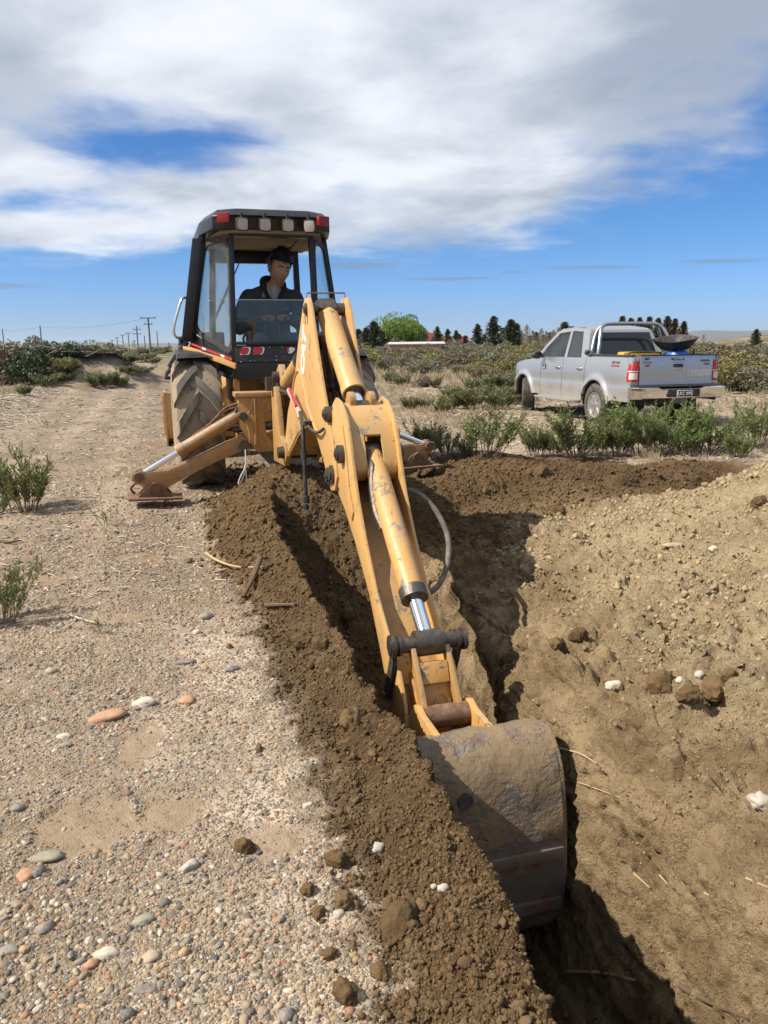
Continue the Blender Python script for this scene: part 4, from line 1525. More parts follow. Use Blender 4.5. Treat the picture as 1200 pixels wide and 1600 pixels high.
br.build('rod_bracket', M_YELD, dip, bevel=.005)
# bucket cylinder in the channel
bk = hyd(BH, 'bucket_cylinder', P(.01, 4.17, .90), P(.0, 5.27, .04), .068, .040, .80, M_YELW)
mb = MB()
mb.tube(spline([P(-.02, 4.27, .86), P(-.03, 4.35, .82), P(-.055, 4.42, .72), P(-.06, 4.52, .58), P(-.05, 4.64, .50)], 14), .020, 8)
mb.cyl(P(-.015, 4.235, .90), P(-.02, 4.29, .845), .030, 8)
mb.build('steel_line', M_STEEL, bk)
# loose hose loop out to the right
mb = MB()
mb.tube(spline([P(.10, 4.30, .60), P(.22, 4.34, .66), P(.34, 4.42, .56), P(.385, 4.55, .40), P(.33, 4.68, .26), P(.25, 4.76, .17), P(.17, 4.80, .14)], 26), .017, 10)
mb.build('loose_hose', simple('dusty_hose', (.10, .09, .075), .8, var=.3, dust=.5), BH)

# ---- bucket linkage
lk = MB()
pl, pb2 = (5.27, .04), (5.50, -.26)
for s in (-1, 1):
    d = Vector((pb2[0] - pl[0], pb2[1] - pl[1])).normalized()
    nn = Vector((-d.y, d.x))
    e0, e1 = Vector(pl) - d * .03, Vector(pb2) + d * .02
    poly = [tuple(e0 + nn * .03), tuple(e1 + nn * .034), tuple(e1 - nn * .034), tuple(e0 - nn * .03)]
    lk.prism(poly, fP, s * .092 - .013, s * .092 + .013)
links = lk.build('bucket_link', M_YELD, BH, bevel=.004)
lb = MB()
for s in (-1, 1):
    d = Vector((5.12 - pl[0], -.30 - pl[1])).normalized()
    nn = Vector((-d.y, d.x))
    e0, e1 = Vector(pl), Vector((5.12, -.30))
    lb.prism([tuple(e0 + nn * .03), tuple(e1 + nn * .03), tuple(e1 - nn * .03), tuple(e0 - nn * .03)], fP, s * .176 - .010, s * .176 + .010)
lb.build('guide_lever', M_RUB, links)
lb = MB()
lb.cyl(P(-.21, *pl), P(.21, *pl), .043, 18)
lb.cyl(P(-.075, *pl), P(.075, *pl), .062, 20)
for s in (-1, 1):
    lb.cyl(P(s * .185, *pl), P(s * .205, *pl), .060, 18)
    lb.cyl(P(s * .152, *pl), P(s * .166, *pl), .054, 18)
lb.build('link_pin', M_STEEL, links)
lb = MB()
lb.cyl(P(-.13, *pb2), P(.13, *pb2), .058, 18)
lb.build('link_pin', M_RUSTY, links)
nb_ = MB()
nb_.prism([(5.20, -.14), (5.33, -.08), (5.40, -.22), (5.42, -.40), (5.30, -.46), (5.22, -.30)], fP, -.085, .085)
nb_.prism([(5.26, -.07), (5.36, -.03), (5.40, -.13), (5.33, -.18)], fP, -.075, .075)
nb_.build('stick_nose', M_YELW, dip, bevel=.006)

# ---- digging bucket
def bucket_mat():
    m, T, p = new_mat('muddy_bucket_steel')
    co = obj_co(T)
    g = geo(T)
    n1 = T.noise(co, 5.5, 7, .62, .4)
    n2 = T.noise(co, 40, 5, .65)
    st = T.mix(T.noise(co, 7, 4, .6), (0.115, 0.105, 0.095), (0.24, 0.225, 0.205))
    st = T.mix(T.ss(T.noise(co, 9, 5, .65), .5, .7), st, (0.20, 0.085, 0.04))
    mud = T.mix(n2, (0.13, 0.085, 0.045), (0.29, 0.215, 0.13))
    sz = T.n('ShaderNodeSeparateXYZ')
    T.put(sz.inputs[0], co)
    band = T.m('MULTIPLY', T.ss(sz.outputs[2], -.62, -.70), T.ss(sz.outputs[2], -1.12, -.98))
    f = T.ss(T.m('ADD', T.m('ADD', n1, T.m('MULTIPLY', T.m('SUBTRACT', n2, .5), .30)), T.m('MULTIPLY_ADD', band, -.24, .07)), .42, .60)
    T.put(p.inputs['Base Color'], T.mix(f, st, mud))
    T.put(p.inputs['Metallic'], T.m('MULTIPLY', T.m('SUBTRACT', 1.0, f), .3))
    T.put(p.inputs['Roughness'], T.m('MULTIPLY_ADD', f, .5, .42))
    T.put(p.inputs['Normal'], T.bump(T.m('ADD', T.m('MULTIPLY', f, 1.0), T.m('MULTIPLY', T.m('MULTIPLY', n2, f), .9)), .6, .014))
    return m


M_BKT = bucket_mat()
BL0, BL1 = -.31, .375
bo = [(5.66, -.26), (5.80, -.205), (5.90, -.23), (5.985, -.33), (6.03, -.50), (6.055, -.72), (6.05, -.95), (5.98, -1.14), (5.84, -1.27), (5.62, -1.33), (5.30, -1.36)]
bo = smooth_poly(bo, 56)
bi = []
for i, (u, v) in enumerate(bo):
    a = Vector(bo[max(i - 1, 0)]); b_ = Vector(bo[min(i + 1, len(bo) - 1)])
    t = (b_ - a).normalized()
    bi.append((u - t.y * -.022 if False else u + (t.y) * .022, v - t.x * .022))
BK = MB()
lats = np.linspace(BL0, BL1, 44)
def mud(l, i):
    u, v = bo[i]
    a = Vector(bo[max(i - 1, 0)]); b_ = Vector(bo[min(i + 1, len(bo) - 1)])
    t = (b_ - a).normalized()
    q = np.array([l * 7, u * 7, v * 7])
    h = .011 * max(0.0, float(fbm(q[0], q[1], q[2], o=4)) + .15) * (0.25 if -1.08 < v < -.64 else 1.0)
    return P(l, u - t.y * h, v + t.x * h)


rows_o = [[mud(l, i) for i in range(len(bo))] for l in lats]
rows_i = [[P(l, u, v) for u, v in bi] for l in lats]
BK.grid(rows_o)
BK.grid(rows_i)
# close the rims
for e in (0, -1):
    BK.grid([[r[e] for r in rows_o], [r[e] for r in rows_i]])
BK.grid([rows_o[0], rows_i[0]])
BK.grid([rows_o[-1], rows_i[-1]])
bucket = BK.build('digging_bucket', M_BKT, BH, smooth=50)
# mud cake: push outer skin a little
sbk = MB()
side = bo + [(5.28, -1.30), (5.34, -.95), (5.46, -.62), (5.60, -.34)]
for l in (BL0 - .012, BL1 + .012):
    sbk.prism(side, fP, l - .012, l + .012)
sbk.build('side_plate', M_BKT, bucket, bevel=.004)
ear = MB()
for l in (-.125, .145):
    ear.prism([(5.22, -.56), (5.30, -.42), (5.44, -.21), (5.50, -.19), (5.56, -.21), (5.80, -.215), (5.72, -.36), (5.5, -.55), (5.3, -.62)], fP, l - .016, l + .016)
ear.build('ear', M_YELW, bucket, bevel=.004)
ep = MB()
ep.cyl(P(-.2, 5.28, -.50), P(.2, 5.28, -.50), .05, 16)
ep.build('hinge_pin', M_RUSTY, bucket)
tb = MB()
for k in range(5):
    l = BL0 + .03 + (BL1 - BL0 - .06) * k / 4
    tb.hexa([P(l - .035, 5.32, -1.385), P(l + .035, 5.32, -1.385), P(l + .012, 5.12, -1.375), P(l - .012, 5.12, -1.375)], [P(l - .035, 5.32, -1.325), P(l + .035, 5.32, -1.325), P(l + .012, 5.12, -1.36), P(l - .012, 5.12, -1.36)])
    tb.build('tooth', M_STEEL, bucket)
    tb = MB()
hb = MB()
hb.lathe(P(-.09, 6.016, -.40), P(0, .93, .30), [(-.02, .034), (.008, .034), (.008, .026), (-.02, .026)], 16, closed=True)
hb.build('drain_hole', M_RUB, bucket)
dk = MB()
dk.cyl(P(-.09, 5.97, -.41), P(-.09, 6.022, -.396), .027, 16)
dk.build('drain_hole', M_RUB, bucket)
rb = MB()
for zc in (-.72, -.98):
    rb.hexa([P(BL0, 6.045, zc - .03), P(BL1, 6.045, zc - .03), P(BL1, 6.068, zc - .03), P(BL0, 6.068, zc - .03)], [P(BL0, 6.045, zc + .03), P(BL1, 6.045, zc + .03), P(BL1, 6.066, zc + .03), P(BL0, 6.066, zc + .03)])
rb.build('wear_strip', M_BKT, bucket, bevel=.004)

# ---- loose hose and red-white pipe hanging on the boom's left side
mb = MB()
mb.tube([P(-.235, 2.62, 1.20), P(-.235, 3.05, 1.06), P(-.235, 3.10, 1.02)], .020, 8)
rp = mb.build('pipe', simple('pink_sleeve', (.55, .36, .34), .5), boom)
mb = MB()
mb.tube([P(-.237, 2.66, 1.208), P(-.25, 3.0, 1.10)], .012, 6)
mb.build('pipe_stripe', M_REDST, rp)
mb = MB()
mb.tube(spline([P(-.235, 3.08, 1.06), P(-.245, 3.22, .98), P(-.25, 3.26, .82), P(-.25, 3.28, .62), P(-.25, 3.29, .42)], 16), .015, 8)
mb.tube([P(-.25, 3.29, .46), P(-.25, 3.29, .41)], .026, 8)
mb.tube([P(-.25, 3.29, .39), P(-.25, 3.29, .36)], .022, 8)
mb.tube([P(-.25, 3.265, .80), P(-.25, 3.267, .74)], .023, 8)
mb.tube(spline([P(-.24, 3.2, 1.0), P(-.23, 3.35, .98), P(-.22, 3.6, .96), P(-.20, 3.75, 1.0)], 10), .011, 6)
mb.box(P(-.22, 3.28, 1.0), (.06, .12, .03))
mb.build('hanging_hose', M_RUB, boom)
for k in range(3):
    mb = MB()
    mb.tube(spline([P(-.10 + .05 * k, 2.5, 1.25), P(-.11 + .06 * k, 3.0, 1.60), P(-.12 + .05 * k, 3.35, 1.38), P(-.11 + .05 * k, 3.62, 1.08), P(-.1 + .04 * k, 3.8, .92)], 16), .018, 8)
    mb.tube([P(-.12 + .05 * k, 3.42, 1.31), P(-.115 + .05 * k, 3.48, 1.24)], .028, 8)
    mb.build('hydraulic_hose', M_RUB, BH)
for k, (l, b, z, ln) in enumerate(((-.30, 1.21, 1.09, .26), (-.36, 1.215, 1.09, .30))):
    mb = MB()
    mb.tube(spline([P(l, b, z), P(l - .02, b + .01, z - ln * .4), P(l - .075, b + .01, z - ln * .8), P(l - .05, b + .01, z - ln * 1.3), P(l - .06, b + .01, z - ln * 1.9)], 12), .0045, 5)
    mb.build('tied_cord', simple('pale_cord', (.45, .36, .25), .9), BH)
mb = MB()
mb.tube(spline([P(-.46, 1.27, .56), P(-.47, 1.28, .40), P(-.52, 1.28, .30), P(-.55, 1.28, .22), P(-.50, 1.28, .28), P(-.465, 1.28, .40)], 14), .006, 5)
mb.tube([P(-.47, 1.28, .40), P(-.46, 1.28, .20)], .006, 5)
mb.build('tied_rag', M_WHITE, BH)
# ------------------------------------------------------------------ stones, gravel, earth crumbs
def pebble_mesh(name, seed, sub=2, flat=.6, lump=.12, rough=0.0, sx=1.0):
    r = np.random.default_rng(seed)
    bm = bmesh.new()
    bmesh.ops.create_icosphere(bm, subdivisions=sub, radius=.5)
    co = np.array([v.co[:] for v in bm.verts])
    off = r.uniform(0, 100, 3)
    d = co / np.linalg.norm(co, axis=1)[:, None]
    n = fbm(d[:, 0] * 1.1 + off[0], d[:, 1] * 1.1 + off[1], d[:, 2] * 1.1 + off[2], o=2)
    k = 1 + lump * 1.6 * n
    if rough:
        k = k + rough * fbm(d[:, 0] * 3.1 + off[1], d[:, 1] * 3.1 + off[2], d[:, 2] * 3.1 + off[0], o=3)
        # a few chopped planes give a broken clod
    co = d * .5 * k[:, None] * np.array([sx, r.uniform(.66, .92), flat * r.uniform(.8, 1.15)])
    for v, c in zip(bm.verts, co):
        v.co = c
    me = bpy.data.meshes.new(name)
    bm.to_mesh(me)
    bm.free()
    me.polygons.foreach_set('use_smooth', [True] * len(me.polygons))
    return me


def stone_mat(name, stops, per_inst=True, rough=.75):
    m, T, p = new_mat(name)
    rnd = T.n('ShaderNodeObjectInfo').outputs['Random']
    co = obj_co(T)
    c = T.ramp(rnd, stops, 'CONSTANT')
    n1 = T.noise(co, 3.2, 5, .6)
    hs = T.n('ShaderNodeHueSaturation')
    T.put(hs.inputs['Color'], c)
    T.put(hs.inputs['Value'], T.m('MULTIPLY_ADD', n1, .6, .58))
    c = T.mix(T.m('MULTIPLY', T.ss(T.noise(co, 6, 4, .6), .5, .75), .45), hs.outputs[0], (.36, .285, .205))
    T.put(p.inputs['Base Color'], c)
    p.inputs['Roughness'].default_value = rough
    p.inputs['Specular IOR Level'].default_value = .3
    T.put(p.inputs['Normal'], T.bump(T.noise(co, 14, 4, .6), .25, .02))
    return m


M_GRAVEL = stone_mat('mixed_gravel', [(0, (.27, .20, .13)), (.12, (.37, .28, .185)), (.27, (.185, .147, .11)), (.38, (.43, .345, .24)), (.50, (.14, .12, .10)), (.58, (.36, .24, .135)),
                                      (.68, (.26, .225, .17)), (.77, (.20, .18, .14)), (.84, (.36, .19, .11)), (.89, (.50, .44, .36)), (.94, (.10, .095, .095)), (.965, (.27, .13, .09)), (.985, (.55, .51, .45))])


def soil_chunk_mat(name, a, b):
    m, T, p = new_mat(name)
    pos = geo(T).outputs['Position']
    rnd = T.n('ShaderNodeObjectInfo').outputs['Random']
    c = T.mix(T.noise(pos, 24, 5, .65), a, b)
    hs = T.n('ShaderNodeHueSaturation')
    T.put(hs.inputs['Color'], c)
    T.put(hs.inputs['Value'], T.m('MULTIPLY_ADD', rnd, .42, .76))
    T.put(p.inputs['Base Color'], hs.outputs[0])
    p.inputs['Roughness'].default_value = .95
    p.inputs['Specular IOR Level'].default_value = .12
    T.put(p.inputs['Normal'], T.bump(T.noise(pos, 90, 5, .65), .8, .01))
    return m


M_CLOD = soil_chunk_mat('damp_earth_clod', (0.10, 0.063, 0.031), (0.175, 0.115, 0.060))
M_CLODW = soil_chunk_mat('brown_earth_crumb', (0.21, 0.145, 0.078), (0.38, 0.275, 0.16))
M_CLODP = soil_chunk_mat('dry_pale_earth', (0.27, 0.205, 0.122), (0.43, 0.335, 0.205))

_src = bpy.data.collections.new('instance_sources')


def scatter(name, meshes, pts, rot, scl, mat, label=None):
    """one 'stuff' object: a point cloud mesh whose geometry nodes put one of the meshes on each point"""
    n = len(pts)
    me = bpy.data.meshes.new(name)
    me.vertices.add(n)
    me.vertices.foreach_set('co', np.asarray(pts, np.float32).ravel())
    for an, ty, arr in (('rot', 'FLOAT_VECTOR', rot), ('scl', 'FLOAT_VECTOR', scl)):
        a = me.attributes.new(an, ty, 'POINT')
        a.data.foreach_set('vector', np.asarray(arr, np.float32).ravel())
    a = me.attributes.new('pick', 'INT', 'POINT')
    a.data.foreach_set('value', rng.integers(0, len(meshes), n).astype(np.int32))
    me.update()
    o = link(bpy.data.objects.new(name, me))
    col = bpy.data.collections.new(name + '_sources')
    for i, k in enumerate(meshes):
        k.materials.clear()
        k.materials.append(mat)
        s = bpy.data.objects.new('%s_source' % name, k)
        col.objects.link(s)
    ng = bpy.data.node_groups.new(name, 'GeometryNodeTree')
    ng.interface.new_socket('Geometry', in_out='INPUT', socket_type='NodeSocketGeometry')
    ng.interface.new_socket('Geometry', in_out='OUTPUT', socket_type='NodeSocketGeometry')
    gi, go = ng.nodes.new('NodeGroupInput'), ng.nodes.new('NodeGroupOutput')
    ci = ng.nodes.new('GeometryNodeCollectionInfo')
    ci.inputs['Collection'].default_value = col
    ci.inputs['Separate Children'].default_value = True
    ip = ng.nodes.new('GeometryNodeInstanceOnPoints')
    ip.inputs['Pick Instance'].default_value = True

    def attr(nm, ty):
        a_ = ng.nodes.new('GeometryNodeInputNamedAttribute')
        a_.data_type = ty
        a_.inputs['Name'].default_value = nm
        return a_.outputs['Attribute']
    L = ng.links.new
    L(gi.outputs[0], ip.inputs['Points'])
    L(ci.outputs[0], ip.inputs['Instance'])
    L(attr('pick', 'INT'), ip.inputs['Instance Index'])
    er = ng.nodes.new('FunctionNodeEulerToRotation')
    L(attr('rot', 'FLOAT_VECTOR'), er.inputs[0])
    L(er.outputs[0], ip.inputs['Rotation'])
    L(attr('scl', 'FLOAT_VECTOR'), ip.inputs['Scale'])
    L(ip.outputs[0], go.inputs[0])
    md = o.modifiers.new('scatter', 'NODES')
    md.node_group = ng
    me.materials.append(mat)
    o['kind'] = 'stuff'
    if label: o['label'] = label
    return o


def zones(w, b):
    return grid_at(GSOIL, w, b), grid_at(GPALE, w, b), grid_at(GWALL, w, b), grid_at(SLAB, w, b)


PEB = [pebble_mesh('pebble', 100 + i, 2, .55 + .05 * (i % 4), .13) for i in range(8)]


def sample_track(n, dmin, dmax, seed):
    """random places on the packed ground in front of the camera, thinning with distance"""
    r = np.random.default_rng(seed)
    d = dmin * (dmax / dmin) ** r.random(n)
    az = r.uniform(-.62, .62, n)
    x, y = d * np.sin(az) * 1.0, d * np.cos(az)
    return x, y, d, r


x, y, d, r = sample_track(320000, 1.15, 26, 3)
w, b = xy_to_wb(x, y)
so, pa, wa, sl_ = zones(w, b)
patch = .5 + .5 * fbm(x * 1.1 + 3, y * 1.1, o=3)
keep = (so < .35) & (w < 0.2) & (r.random(len(x)) < np.clip(-.25 + 2.1 * patch, .06, 1) * np.clip(1.25 - d / 16, .12, 1) * (1 - .93 * sl_)) & (w > -5.5) & (r.random(len(x)) > .75 * grid_at(RUT, w, b))
x, y, d, w, b = x[keep], y[keep], d[keep], w[keep], b[keep]
n = len(x)
size = .0052 * np.exp(np.abs(r.normal(0, .58, n))) * np.clip(d / 2.8, 1, 2.3)
size = np.minimum(size, np.where(d < 6, .030, .05))
z = grid_at(GZ, w, b) - size * .06
scatter('gravel', PEB, np.stack([x, y, z], 1), np.stack([r.normal(0, .3, n), r.normal(0, .3, n), r.uniform(0, 6.28, n)], 1), np.repeat(size[:, None], 3, 1) * r.uniform(.8, 1.25, (n, 3)), M_GRAVEL, 'small mixed gravel strewn over the track')
print('gravel', n)

CRB = [pebble_mesh('crumb', 300 + i, 2, .70, .30, .55) for i in range(8)]


def crumbs(name, n, seed, cond, mat, s0, smax, sig, lab, spread=None):
    r = np.random.default_rng(seed)
    d = 1.2 * (10 / 1.2) ** r.random(n)
    az = r.uniform(-.75, .75, n)
    x, y = d * np.sin(az), d * np.cos(az)
    w, b = xy_to_wb(x, y)
    so, pa, wa, sl_ = zones(w, b)
    k = cond(w, b, so, pa, wa, r.random(n), x, y)
    x, y, d, w, b = x[k], y[k], d[k], w[k], b[k]
    m = len(x)
    size = np.minimum(s0 * np.exp(np.abs(r.normal(0, sig, m))) * np.clip(d / 2.8, 1, 2.2), smax)
    # follow the final surface (which is also shifted sideways)
    X, Y, Z = grid_at(GX, w, b), grid_at(GY, w, b), grid_at(GZ, w, b)
    scatter(name, CRB_SETS[name], np.stack([X, Y, Z + size * .12], 1), r.uniform(0, 6.28, (m, 3)) * np.array([1, 1, 1]), np.repeat(size[:, None], 3, 1) * r.uniform(.75, 1.25, (m, 3)), mat, lab)
    print(name, m)


CRB_SETS = {'soil_crumbs': CRB, 'dry_soil_crumbs': [m.copy() for m in CRB], 'scattered_soil': [m.copy() for m in CRB[:4]], 'slope_crumbs': [m.copy() for m in CRB]}
crumbs('soil_crumbs', 190000, 11, lambda w, b, so, pa, wa, q, x, y: (so > .4) & (pa < .5) & (wa <= .4) & (q < .95) & (w < 4.2), M_CLOD, .0050, .05, .60, 'loose crumbs of dark earth on the spoil banks')
crumbs('dry_soil_crumbs', 150000, 12, lambda w, b, so, pa, wa, q, x, y: (so > .4) & (pa >= .5) & (q < np.clip(.55 + 1.1 * fbm(x * 1.6, y * 1.6, o=3), .06, 1)) & (w < 4.2), M_CLODP, .0052, .045, .66, 'loose crumbs of pale dry earth on the right heap')
crumbs('slope_crumbs', 90000, 14, lambda w, b, so, pa, wa, q, x, y: (so > .4) & (pa < .5) & (wa > .4) & (q < np.clip(.25 + .9 * fbm(x * 2.2, y * 2.2, o=3), .03, .8)), M_CLODW, .0050, .045, .6, 'loose crumbs of brown earth on the cut slope')
crumbs('scattered_soil', 60000, 13, lambda w, b, so, pa, wa, q, x, y: (so <= .4) & (w < 0) & (w > dirt_edge(b) - .75) & (q < .40 * np.exp(-(dirt_edge(b) - w) / .085)), M_CLOD, .008, .05, .7, 'crumbs of dark earth fallen on the gravel beside the bank')

# ---- stones one can pick out: things of their own
STN = [pebble_mesh('stone', 500 + i, 3, f, .17, .10, sx) for i, (f, sx) in enumerate(((.42, 1.35), (.6, 1.0), (.5, 1.15), (.7, 1.0), (.45, 1.0), (.55, 1.25)))]
CHK = [pebble_mesh('broken_stone', 540 + i, 3, .6, .3, .22) for i in range(3)]


def stone_tint(name, col, var=.2):
    m, T, p = new_mat(name)
    co = obj_co(T)
    c = T.mix(T.noise(co, 4, 5, .6), tuple(v * (1 - var) for v in col), tuple(min(1, v * (1 + var)) for v in col))
    c = T.mix(T.m('MULTIPLY_ADD', T.ss(T.noise(co, 5, 5, .65), .42, .68), .55, .12), c, (.36, .28, .195))
    T.put(p.inputs['Base Color'], c)
    p.inputs['Roughness'].default_value = .7
    T.put(p.inputs['Normal'], T.bump(T.noise(co, 16, 4, .6), .25, .02))
    return m


TINT = {k: stone_tint(k + '_stone', v) for k, v in dict(orange=(.44, .21, .115), grey=(.20, .185, .165), slate=(.085, .085, .09), tan=(.40, .31, .215), white=(.44, .405, .35), green=(.25, .24, .175), cream=(.55, .48, .38), red=(.33, .14, .095), purple=(.17, .13, .14), ochre=(.46, .29, .12), brown=(.22, .155, .10)).items()}


def stone(px, py, wpx, col, label, mesh=None, rz=0.0, aspect=1.0, name='stone', sink=.40):
    p = on_ground(px, py)
    dist = (p - Vector((0, 0, CAM_Z))).length
    s = wpx / 1200 * dist * .86
    me = (mesh or STN[random.randrange(len(STN))]).copy()
    me.materials.clear()
    me.materials.append(TINT[col])
    o = link(bpy.data.objects.new(name, me))
    o.scale = (s, s * aspect, s)
    zs = [v.co.z for v in me.vertices]
    o.location = (p.x, p.y, gz(p.x, p.y) - min(zs) * s * (1 - 2 * sink))
    o.rotation_euler = (random.uniform(-.12, .12), random.uniform(-.12, .12), rz)
    return tag(o, label, 'stone', 'stones lying on the gravel track')


for a in ((168, 1121, 46, 'orange', 'flat salmon-orange stone lying on the gravel, largest orange one', STN[0], .35),
          (225, 1100, 34, 'cream', 'pale cream stone just above and right of the big orange stone', STN[2], .1),
          (40, 1370, 29, 'orange', 'salmon stone touching a dark slate pebble at lower left', STN[4], 1.3),
          (62, 1365, 24, 'slate', 'dark slate pebble pressed against the salmon stone', STN[3], 1.2),
          (72, 1342, 38, 'green', 'long olive pebble above the salmon and slate pair', STN[0], .15),
          (28, 1265, 22, 'grey', 'grey pebble at the left edge above the bare clay patch', STN[1], .4),
          (257, 1413, 20, 'slate', 'blue-black egg-shaped pebble among the lower gravel', STN[3], .3),
          (224, 1440, 28, 'green', 'grey-green oval pebble below the blue-black egg-shaped one', STN[2], .3),
          (167, 1493, 31, 'cream', 'mottled cream pebble beside an orange one near the bottom', STN[2], .2),
          (143, 1508, 21, 'orange', 'small bright orange pebble left of the mottled cream one', STN[1], .5),
          (70, 1453, 26, 'grey', 'round bluish-grey pebble at lower left', STN[1], .9),
          (12, 1488, 28, 'grey', 'grey oval pebble cut by the left picture edge', STN[2], .1),
          (38, 1486, 17, 'ochre', 'small ochre pebble right of the grey one at left edge', STN[1], .2),
          (199, 1588, 24, 'slate', 'dark pebble on the bottom picture edge at left', STN[3], .2),
          (236, 1497, 27, 'tan', 'large flat tan pebble sunk in lower gravel', STN[4], .8),
          (288, 1490, 17, 'ochre', 'small orange-brown pebble right of the flat tan one', STN[3], .8),
          (229, 1548, 26, 'slate', 'long dark grey pebble near the bottom edge', STN[0], .1),
          (322, 966, 24, 'grey', 'round light grey stone near the foot of the earth bank', STN[1], .2),
          (308, 990, 15, 'cream', 'small pale stone under the round light grey one', STN[3], .2),
          (100, 1152, 20, 'cream', 'small pale pebble left of the big orange stone', STN[2], .1),
          (103, 1165, 18, 'grey', 'small grey pebble under the pale one left of the big orange stone', STN[2], .1),
          (293, 1096, 28, 'orange', 'flat rusty-orange stone half sunk in dust near track centre', STN[4], .1),
          (290, 1035, 24, 'purple', 'flat dark purple stone lying in pale dust', STN[0], .1),
          (365, 1047, 22, 'slate', 'flat dark brown-grey stone on the pale dust, right of purple stone', STN[2], .5),
          (80, 1051, 20, 'tan', 'round tan pebble in the mid-left gravel', STN[1], .1),
          (446, 1590, 28, 'grey', 'smooth grey stone at the bottom edge beside the earth bank', STN[1], .9),
          (440, 1437, 13, 'grey', 'small bluish pebble on the pale dust near three earth clods', STN[3], 1.2),
          (437, 1573, 14, 'tan', 'small tan pebble just above the smooth grey bottom-edge stone', STN[1], .8),
          (530, 1430, 20, 'white', 'round white quartz stone touching the edge of the earth bank', STN[3], .2),
          (588, 1328, 27, 'white', 'upright white shard where gravel meets the earth bank', CHK[0], 1.1),
          (693, 1390, 20, 'white', 'white stone lying on the dark earth bank', STN[3], .2),
          (678, 1386, 11, 'white', 'tiny white stone left of the one on the earth bank', STN[3], .2),
          (482, 1260, 17, 'white', 'small white shard on the pale dust', CHK[1], .2),
          (1188, 1255, 34, 'white', 'jagged white stone in the right slope at the picture edge', CHK[0], .9),
          (1115, 860, 16, 'cream', 'small cream stone on the pale heap', STN[1], .3),
          (1052, 855, 26, 'tan', 'flat tan stone on the pale heap', STN[0], .1),
          (960, 1075, 26, 'cream', 'whitish flat lump on the right slope below the pale heap', CHK[1], .1),
          (1093, 1056, 19, 'white', 'white pebble above the brown clods on the right slope', STN[1], .8),
          (1062, 1066, 17, 'cream', 'cream pebble behind the largest clod of the right slope', STN[1], .9),
          (298, 1357, 30, 'white', 'split white shell-like stone in lower gravel', CHK[2], .8)):
    st = stone(a[0], a[1], a[2], a[3], a[4], a[5], a[6])

# medium pebbles, alike at a glance
pr = random.Random(21)
cnt = 0
cols = ['tan', 'grey', 'brown', 'cream', 'green', 'tan', 'grey', 'brown', 'slate', 'ochre', 'red', 'cream', 'tan', 'grey']
plain = {}
for c_ in set(cols):
    for i in range(3):
        me = STN[i + 1].copy(); me.materials.clear(); me.materials.append(TINT[c_]); plain[(c_, i)] = me
while cnt < 180:
    px, py = pr.uniform(0, 560), 900 + 690 * pr.random() ** .6
    p = on_ground(px, py)
    w, b = xy_to_wb(p.x, p.y)
    if float(grid_at(GSOIL, w, b)) > .2 or float(grid_at(SLAB, w, b)) > .3:
        continue
    if px > 330 and pr.random() < .6:
        continue
    c_ = pr.choice(cols)
    o = link(bpy.data.objects.new('pebble', plain[(c_, pr.randrange(3))]))
    s = pr.uniform(.010, .022)
    o.location = (p.x, p.y, gz(p.x, p.y) + s * .13)
    o.scale = (s * pr.uniform(1, 1.5), s, s)
    o.rotation_euler = (pr.gauss(0, .2), pr.gauss(0, .2), pr.uniform(0, 6.3))
    tag(o, 'small rounded %s pebble strewn among others on the gravel track' % c_, 'pebble', 'pebbles strewn on the gravel track')
    cnt += 1

# ---- earth clods
def unit_(a):
    return a / np.linalg.norm(a, axis=-1, keepdims=True)


CLD = [pebble_mesh('clod', 700 + i, 4, .8, .20, .20) for i in range(4)] + [pebble_mesh('clod', 720, 4, .6, .2, .12, 1.5)]
for _m in CLD:
    _c = np.array([v.co[:] for v in _m.vertices])
    _n = unit_(_c)
    _o = rng.uniform(0, 50)
    _k = .10 * np.abs(fbm(_c[:, 0] * 9 + _o, _c[:, 1] * 9, _c[:, 2] * 9, o=3)) + .03 * pn(_c[:, 0] * 24, _c[:, 1] * 24, _c[:, 2] * 24)
    # knock off a few flat faces
    for _q in range(5):
        _d = unit_(rng.normal(size=3))
        _h = rng.uniform(.30, .40)
        _over = np.maximum(_c @ _d - _h, 0)
        _c = _c - _over[:, None] * _d * .85
    _c = _c + _n * _k[:, None]
    _m.vertices.foreach_set('co', _c.astype(np.float32).ravel())
    _m.update()


def clod(px, py, wpx, label, mesh=None, rz=0., mat=None, sink=.26):
    p = on_ground(px, py)
    s = wpx / 1200 * (p - Vector((0, 0, CAM_Z))).length * .88
    me = (mesh or CLD[random.randrange(4)]).copy()
    me.materials.clear()
    me.materials.append(mat or M_CLOD)
    o = link(bpy.data.objects.new('earth_clod', me))
    o.scale = (s, s, s)
    o.rotation_euler = (random.uniform(-.3, .3), random.uniform(-.3, .3), rz)
    o.location = (p.x, p.y, gz(p.x, p.y) + s * (.40 - sink))
    return tag(o, label, 'clod', 'clods of earth')


